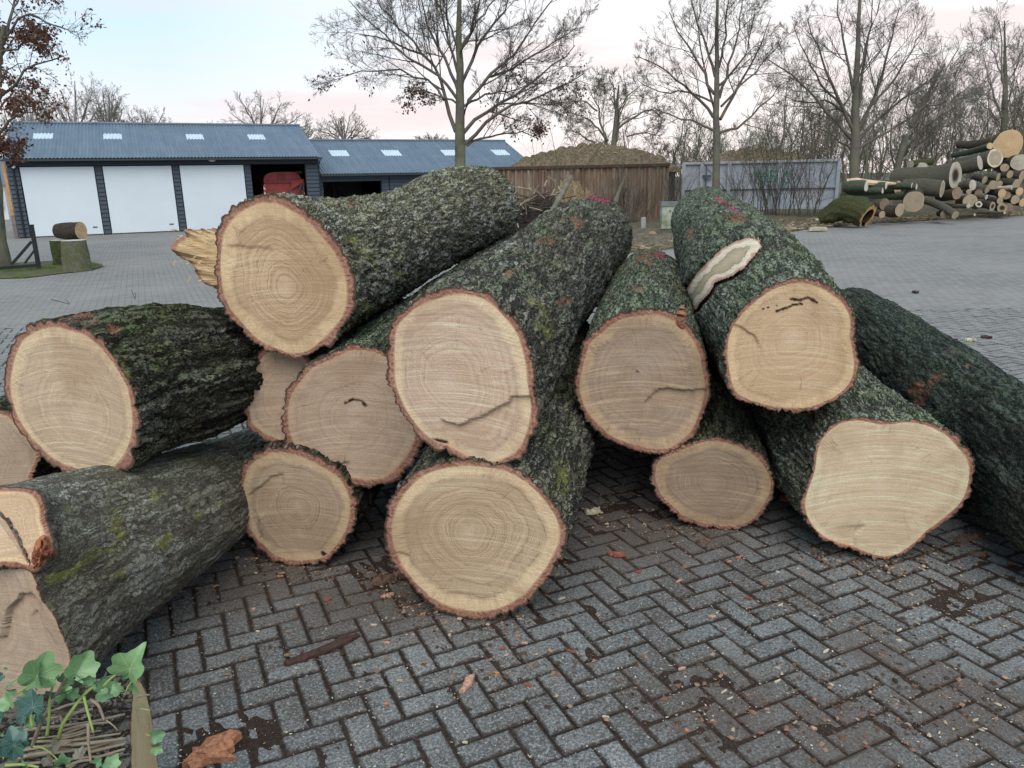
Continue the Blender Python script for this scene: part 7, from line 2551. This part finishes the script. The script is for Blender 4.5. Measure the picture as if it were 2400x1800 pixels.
rsl = R_(404)
XL = [(x, y, x + rsl.uniform(-110, 110), y - rsl.uniform(-60, 130), rsl.uniform(1.9, 2.02), int(rsl.choice([0, 1, 1, 2, 2])), rsl.uniform(-.4, .9), 50 + k) for k, (x, y) in enumerate([(60, 560), (200, 900), (560, 840), (820, 720), (1010, 690), (1200, 690), (320, 860), (120, 1120), (20, 1300), (560, 950), (640, 640), (480, 1000), (1320, 800), (40, 1540), (300, 1500), (1080, 1600), (400, 780), (250, 740), (150, 800), (640, 900), (760, 760), (880, 660), (30, 1000), (200, 1250), (90, 1450), (330, 1180), (460, 1120), (1060, 760), (1260, 760), (540, 700), (20, 640)])]
LEAVES = XL + [  # centre x,y (zoom), tip x,y, depth, material, tilt away, seed
    (410, 640, 560, 300, 1.93, 0, .2, 1), (420, 660, 330, 360, 1.94, 0, -.5, 2), (870, 590, 960, 290, 1.96, 0, .7, 3), (1440, 565, 1600, 250, 1.95, 0, .35, 4), (1430, 570, 1380, 700, 1.98, 1, .4, 14),
    (365, 985, 330, 740, 1.90, 2, .1, 5), (100, 950, 30, 780, 1.88, 0, -.1, 6), (155, 1405, 120, 1160, 1.86, 2, .0, 7), (160, 1410, 110, 1640, 1.86, 2, .3, 17), (740, 830, 940, 740, 1.95, 1, .4, 8), (745, 840, 660, 1000, 1.95, 1, .5, 18),
    (720, 690, 820, 580, 2.0, 1, .1, 9), (930, 640, 1070, 600, 1.99, 1, .6, 10), (1120, 800, 1340, 720, 1.99, 1, .35, 11), (1480, 790, 1575, 700, 2.02, 0, .5, 12), (700, 800, 830, 830, 2.02, 2, .2, 13), (260, 1090, 150, 1190, 1.95, 2, .2, 15),
    (420, 1080, 480, 1180, 1.96, 2, .3, 16), (1230, 1640, 1290, 1490, 1.95, 0, .6, 19), (700, 1590, 740, 1440, 1.94, 1, .8, 20), (880, 1520, 900, 1400, 1.95, 3, .9, 21), (600, 1420, 720, 1370, 1.97, 3, .5, 22), (1720, 1310, 1860, 1280, 2.1, 1, .6, 23), (1730, 1440, 1840, 1480, 2.12, 0, .4, 24),
    (1720, 1390, 1760, 1460, 2.11, 3, .6, 25), (520, 1560, 600, 1640, 1.95, 3, .3, 26), (500, 720, 560, 760, 1.97, 1, .3, 27), (90, 740, 160, 740, 1.93, 1, .4, 28), (40, 1100, 0, 1200, 1.9, 2, .3, 29), (270, 1640, 330, 1560, 1.9, 0, .7, 30), (680, 1040, 680, 1190, 1.98, 3, .8, 31), (1180, 820, 1090, 860, 1.98, 0, .7, 32)]
for (cx, cy, tx, ty, z, mi, tilt, sd) in LEAVES:
    a = W(*CR(cx, cy), z)
    b = W(*CR(tx, ty), z)
    ln = np.linalg.norm(b - a)
    yv = nrm(b - a)
    yv = nrm(yv * math.cos(tilt * .8) + FW * math.sin(tilt * .8) * (1 if sd % 2 else -1) * .8)
    rs = R_(sd)
    nv = nrm(-FW + rs.normal(size=3) * .5 + UP * .35)
    xv = nrm(np.cross(yv, nv))
    nv = np.cross(xv, yv)
    V, f = leaf_mesh(sd, rs.uniform(.15, .75), rs.uniform(-.45, .35))
    sc_ = ln * .84
    P = a[None] + sc_ * (V[:, :1] * xv + V[:, 1:2] * yv + V[:, 2:] * nv)
    me = mesh_np('leaf', P, f, [LM[mi]], True)
    attr(me, 'lf', V, 'FLOAT_VECTOR')
    link('leaf', me, ivy)

# ------------------------------------------------------------------ bark pieces and splinters lying on the pavers
M_CH = {'orange': simple_mat('orange_bark_chip', (0.50, 0.23, 0.12), .85, .5, 60, .6, c2=(0.25, 0.09, 0.05)), 'pink': simple_mat('pinkish_chip', (0.58, 0.36, 0.26), .85, .4, 60, .6, c2=(0.36, 0.17, 0.11)),
        'dark': simple_mat('dark_wood_splinter', (0.075, 0.038, 0.028), .8, .5, 40, .6), 'red': simple_mat('red_bark_chip', (0.33, 0.10, 0.07), .85, .4, 60, .6), 'pale': simple_mat('pale_chip', (0.58, 0.50, 0.36), .85, .3, 60, .4),
        'brown': simple_mat('brown_leaf_litter', (0.17, 0.105, 0.07), .9, .5, 40, .5)}


def chunk(label, a, b, w, mat, seed, thick=.02, group='bark pieces on the paving', name='bark_piece', jag=.35, cat='bark piece'):
    """flat ragged piece lying on the pavers from pixel a to pixel b, w metres wide"""
    rs = R_(seed)
    A, B_ = G(*a, .004), G(*b, .004)
    ax = nrm((B_ - A) * [1, 1, 0])
    ay = np.array([-ax[1], ax[0], 0])
    L = np.linalg.norm((B_ - A)[:2])
    n = 9
    prof = np.interp(np.linspace(0, 1, n), [0, .15, .5, .85, 1], [.35, .9, 1, .8, .2])
    top, bot = [], []
    for i in range(n):
        c = A + ax * L * i / (n - 1)
        hw = w / 2 * prof[i]
        for sgn in (-1, -.3, .35, 1):
            j = rs.normal() * jag * 1.6
            q = c + ay * hw * sgn * (1 + .5 * j) + ax * L * .10 * rs.normal() * jag * 1.6
            h = thick * (1 - .55 * abs(sgn)) * (.5 + .8 * rs.rand()) + .004
            top.append(q + Z_ * h)
            bot.append(q * [1, 1, 0] + Z_ * .002)
    V = np.concatenate([top, bot])
    f = grid_faces(n, 4, False)
    k = n * 4
    side = []
    for i in range(n - 1):
        for j in (0, 3):
            p0, p1 = i * 4 + j, (i + 1) * 4 + j
            side.append((p0, p1, p1 + k, p0 + k))
    for j in range(3):
        for i in (0, n - 1):
            p0, p1 = i * 4 + j, i * 4 + j + 1
            side.append((p0, p1, p1 + k, p0 + k))
    o = link(name, mesh_np(name, V, [f, np.array(side)], [mat]))
    tag(o, label, cat, group)
    return o


chunk('large ragged orange red bark chunk at the bottom edge near the ivy log', (450, 1795), (562, 1728), .095, M_CH['orange'], 1, .05, jag=1.0)
chunk('pinkish white bark chip alone in the middle of the foreground', (1082, 1622), (1110, 1585), .035, M_CH['pink'], 2, .022)
sp = chunk('long dark brown wood splinter lying below the smallest log end', (668, 1562), (835, 1495), .055, M_CH['dark'], 3, .03, name='wood_splinter', cat='splinter', jag=.25)
chunk('red bark strip on the pavers right of the bottom centre log', (1428, 1300), (1466, 1303), .035, M_CH['red'], 4, .02)
chunk('broken brown bark lump against the bottom left of the centre log', (872, 1370), (945, 1352), .05, M_CH['brown'], 5, .04)
chunk('flat tan chip below the broken brown bark lump', (895, 1400), (922, 1393), .04, M_CH['pink'], 6, .012)
chunk('curled grey bark flake at right behind the cream log end', (2240, 1268), (2300, 1260), .06, M_CH['brown'], 7, .03)
chunk('brown leaf-like scrap right of the curled bark flake', (2275, 1300), (2310, 1298), .05, M_CH['brown'], 8, .01)
chunk('red bark lump in the gap left of the cream log end', (1830, 1172), (1862, 1168), .06, M_CH['red'], 9, .035)
chunk('pale wedge of wood sticking out from under the bottom centre log', (1375, 1205), (1405, 1196), .06, M_CH['pale'], 10, .03)
chunk('dark bark shard among litter beyond the far right trunk', (2190, 795), (2240, 800), .1, M_CH['dark'], 11, .04)
chunk('pale bark shard among litter beyond the far right trunk', (2264, 799), (2285, 797), .09, M_CH['pale'], 12, .04)
chunk('second dark shard nearer the edge beyond the far right trunk', (2300, 790), (2325, 793), .08, M_CH['dark'], 13, .03)
chunk('dark shard farther off on the open paving at right', (2139, 686), (2153, 686), .12, M_CH['dark'], 14, .04)
rs = R_(17)
small = [(1208, 1492), (1175, 1518), (1222, 1508), (1283, 1524), (1330, 1525), (900, 1508), (985, 1442), (1490, 1341), (1585, 1365), (1600, 1328), (1655, 1265), (1705, 1317), (1726, 1309), (1745, 1401), (1660, 1445), (1155, 1576), (1230, 1604), (590, 1430), (650, 1352), (760, 1410), (1900, 1705), (1605, 1710), (2365, 1320), (1590, 1570), (900, 1650)]
for k, (x, y) in enumerate(small):
    dx, dy = rs.uniform(8, 18), rs.uniform(-8, 6)
    chunk('small reddish bark chip scattered on the pavers', (x, y), (x + dx, y + dy), rs.uniform(.010, .022), M_CH[['orange', 'red', 'pink'][k % 3]], 100 + k, .006, 'small bark chips on the pavers', 'bark_chip')
rs = R_(19)
for k, (x, y) in enumerate([(1818, 1340), (1825, 1420), (2100, 1500), (1815, 1600), (1705, 1640), (2102, 1480), (1085, 1740), (1412, 1680), (870, 1465), (1310, 1405), (600, 1480), (2280, 1690), (1930, 1530), (1690, 1625)]):
    chunk('small pale wood chip scattered on the pavers', (x, y), (x + rs.uniform(8, 16), y + rs.uniform(-8, 5)), rs.uniform(.005, .012), M_CH['pale'], 200 + k, .004, 'small pale chips on the pavers', 'wood_chip', cat='wood chip')

# crumbs of bark and shavings gathered along the logs
rs = R_(55)
Q = []
for (x0, y0, x1, y1, n, w) in ((880, 1330, 1010, 1440, 420, 34), (1010, 1440, 1250, 1440, 260, 26), (560, 1310, 800, 1330, 420, 30), (1420, 1220, 1700, 1260, 380, 36), (1880, 1300, 2120, 1330, 380, 30), (2120, 1330, 2330, 1240, 300, 30), (230, 1500, 520, 1360, 420, 26), (1250, 1380, 1420, 1180, 300, 30), (1360, 1150, 1700, 1150, 300, 60),
                             (1600, 1650, 2350, 1650, 900, 90), (600, 1450, 1500, 1600, 700, 110), (1700, 1400, 2350, 1450, 500, 80)):
    t_ = rs.rand(n)
    Q += [G(x0 + (x1 - x0) * a + rs.normal() * w, min(1790, y0 + (y1 - y0) * a + rs.normal() * w * .7)) for a in t_]
Q = np.array(Q)
n = len(Q)
sz = .003 + .012 * rs.rand(n) ** 3.5
an = rs.rand(n) * 6.283
el = .35 + .65 * rs.rand(n)
V = []
for (i, j, k) in ((-1, -1, 0), (1, -.7, 0), (.8, 1, 0), (-.9, .8, 0), (-.5, -.4, 1), (.6, -.3, .8), (.4, .5, 1), (-.5, .4, .7)):
    lx, ly = i * sz * (1 + .3 * rs.normal(size=n)), j * sz * el
    V.append(np.stack([Q[:, 0] + lx * np.cos(an) - ly * np.sin(an), Q[:, 1] + lx * np.sin(an) + ly * np.cos(an), .003 + k * sz * .7 * el], -1))
V = np.stack(V, 1).reshape(-1, 3)
f = np.array([(4, 5, 6, 7), (0, 1, 5, 4), (1, 2, 6, 5), (2, 3, 7, 6), (3, 0, 4, 7)])
F_ = (f[None] + (np.arange(n) * 8)[:, None, None]).reshape(-1, 4)
t = NT('bark_crumbs')
wn_ = t.n('ShaderNodeTexWhiteNoise', noise_dimensions='1D')
t.set(wn_.inputs['W'], t.attr('tint'))
M_CRUMB = t.done(t.ramp(wn_.outputs[0], [(0., (0.03, 0.022, 0.017)), (.4, (0.085, 0.055, 0.04)), (.7, (0.19, 0.10, 0.065)), (.88, (0.33, 0.2, 0.125)), (1., (0.5, 0.42, 0.3))]), .92, None, .15)
me = mesh_np('bark_crumbs', V, F_, [M_CRUMB])
attr(me, 'tint', np.repeat(np.arange(n) * .37, 8), 'FLOAT')
o = link('bark_crumbs', me)
o['kind'] = 'stuff'
tag(o, 'bark crumbs and shavings scattered on the pavers around the logs', 'debris')
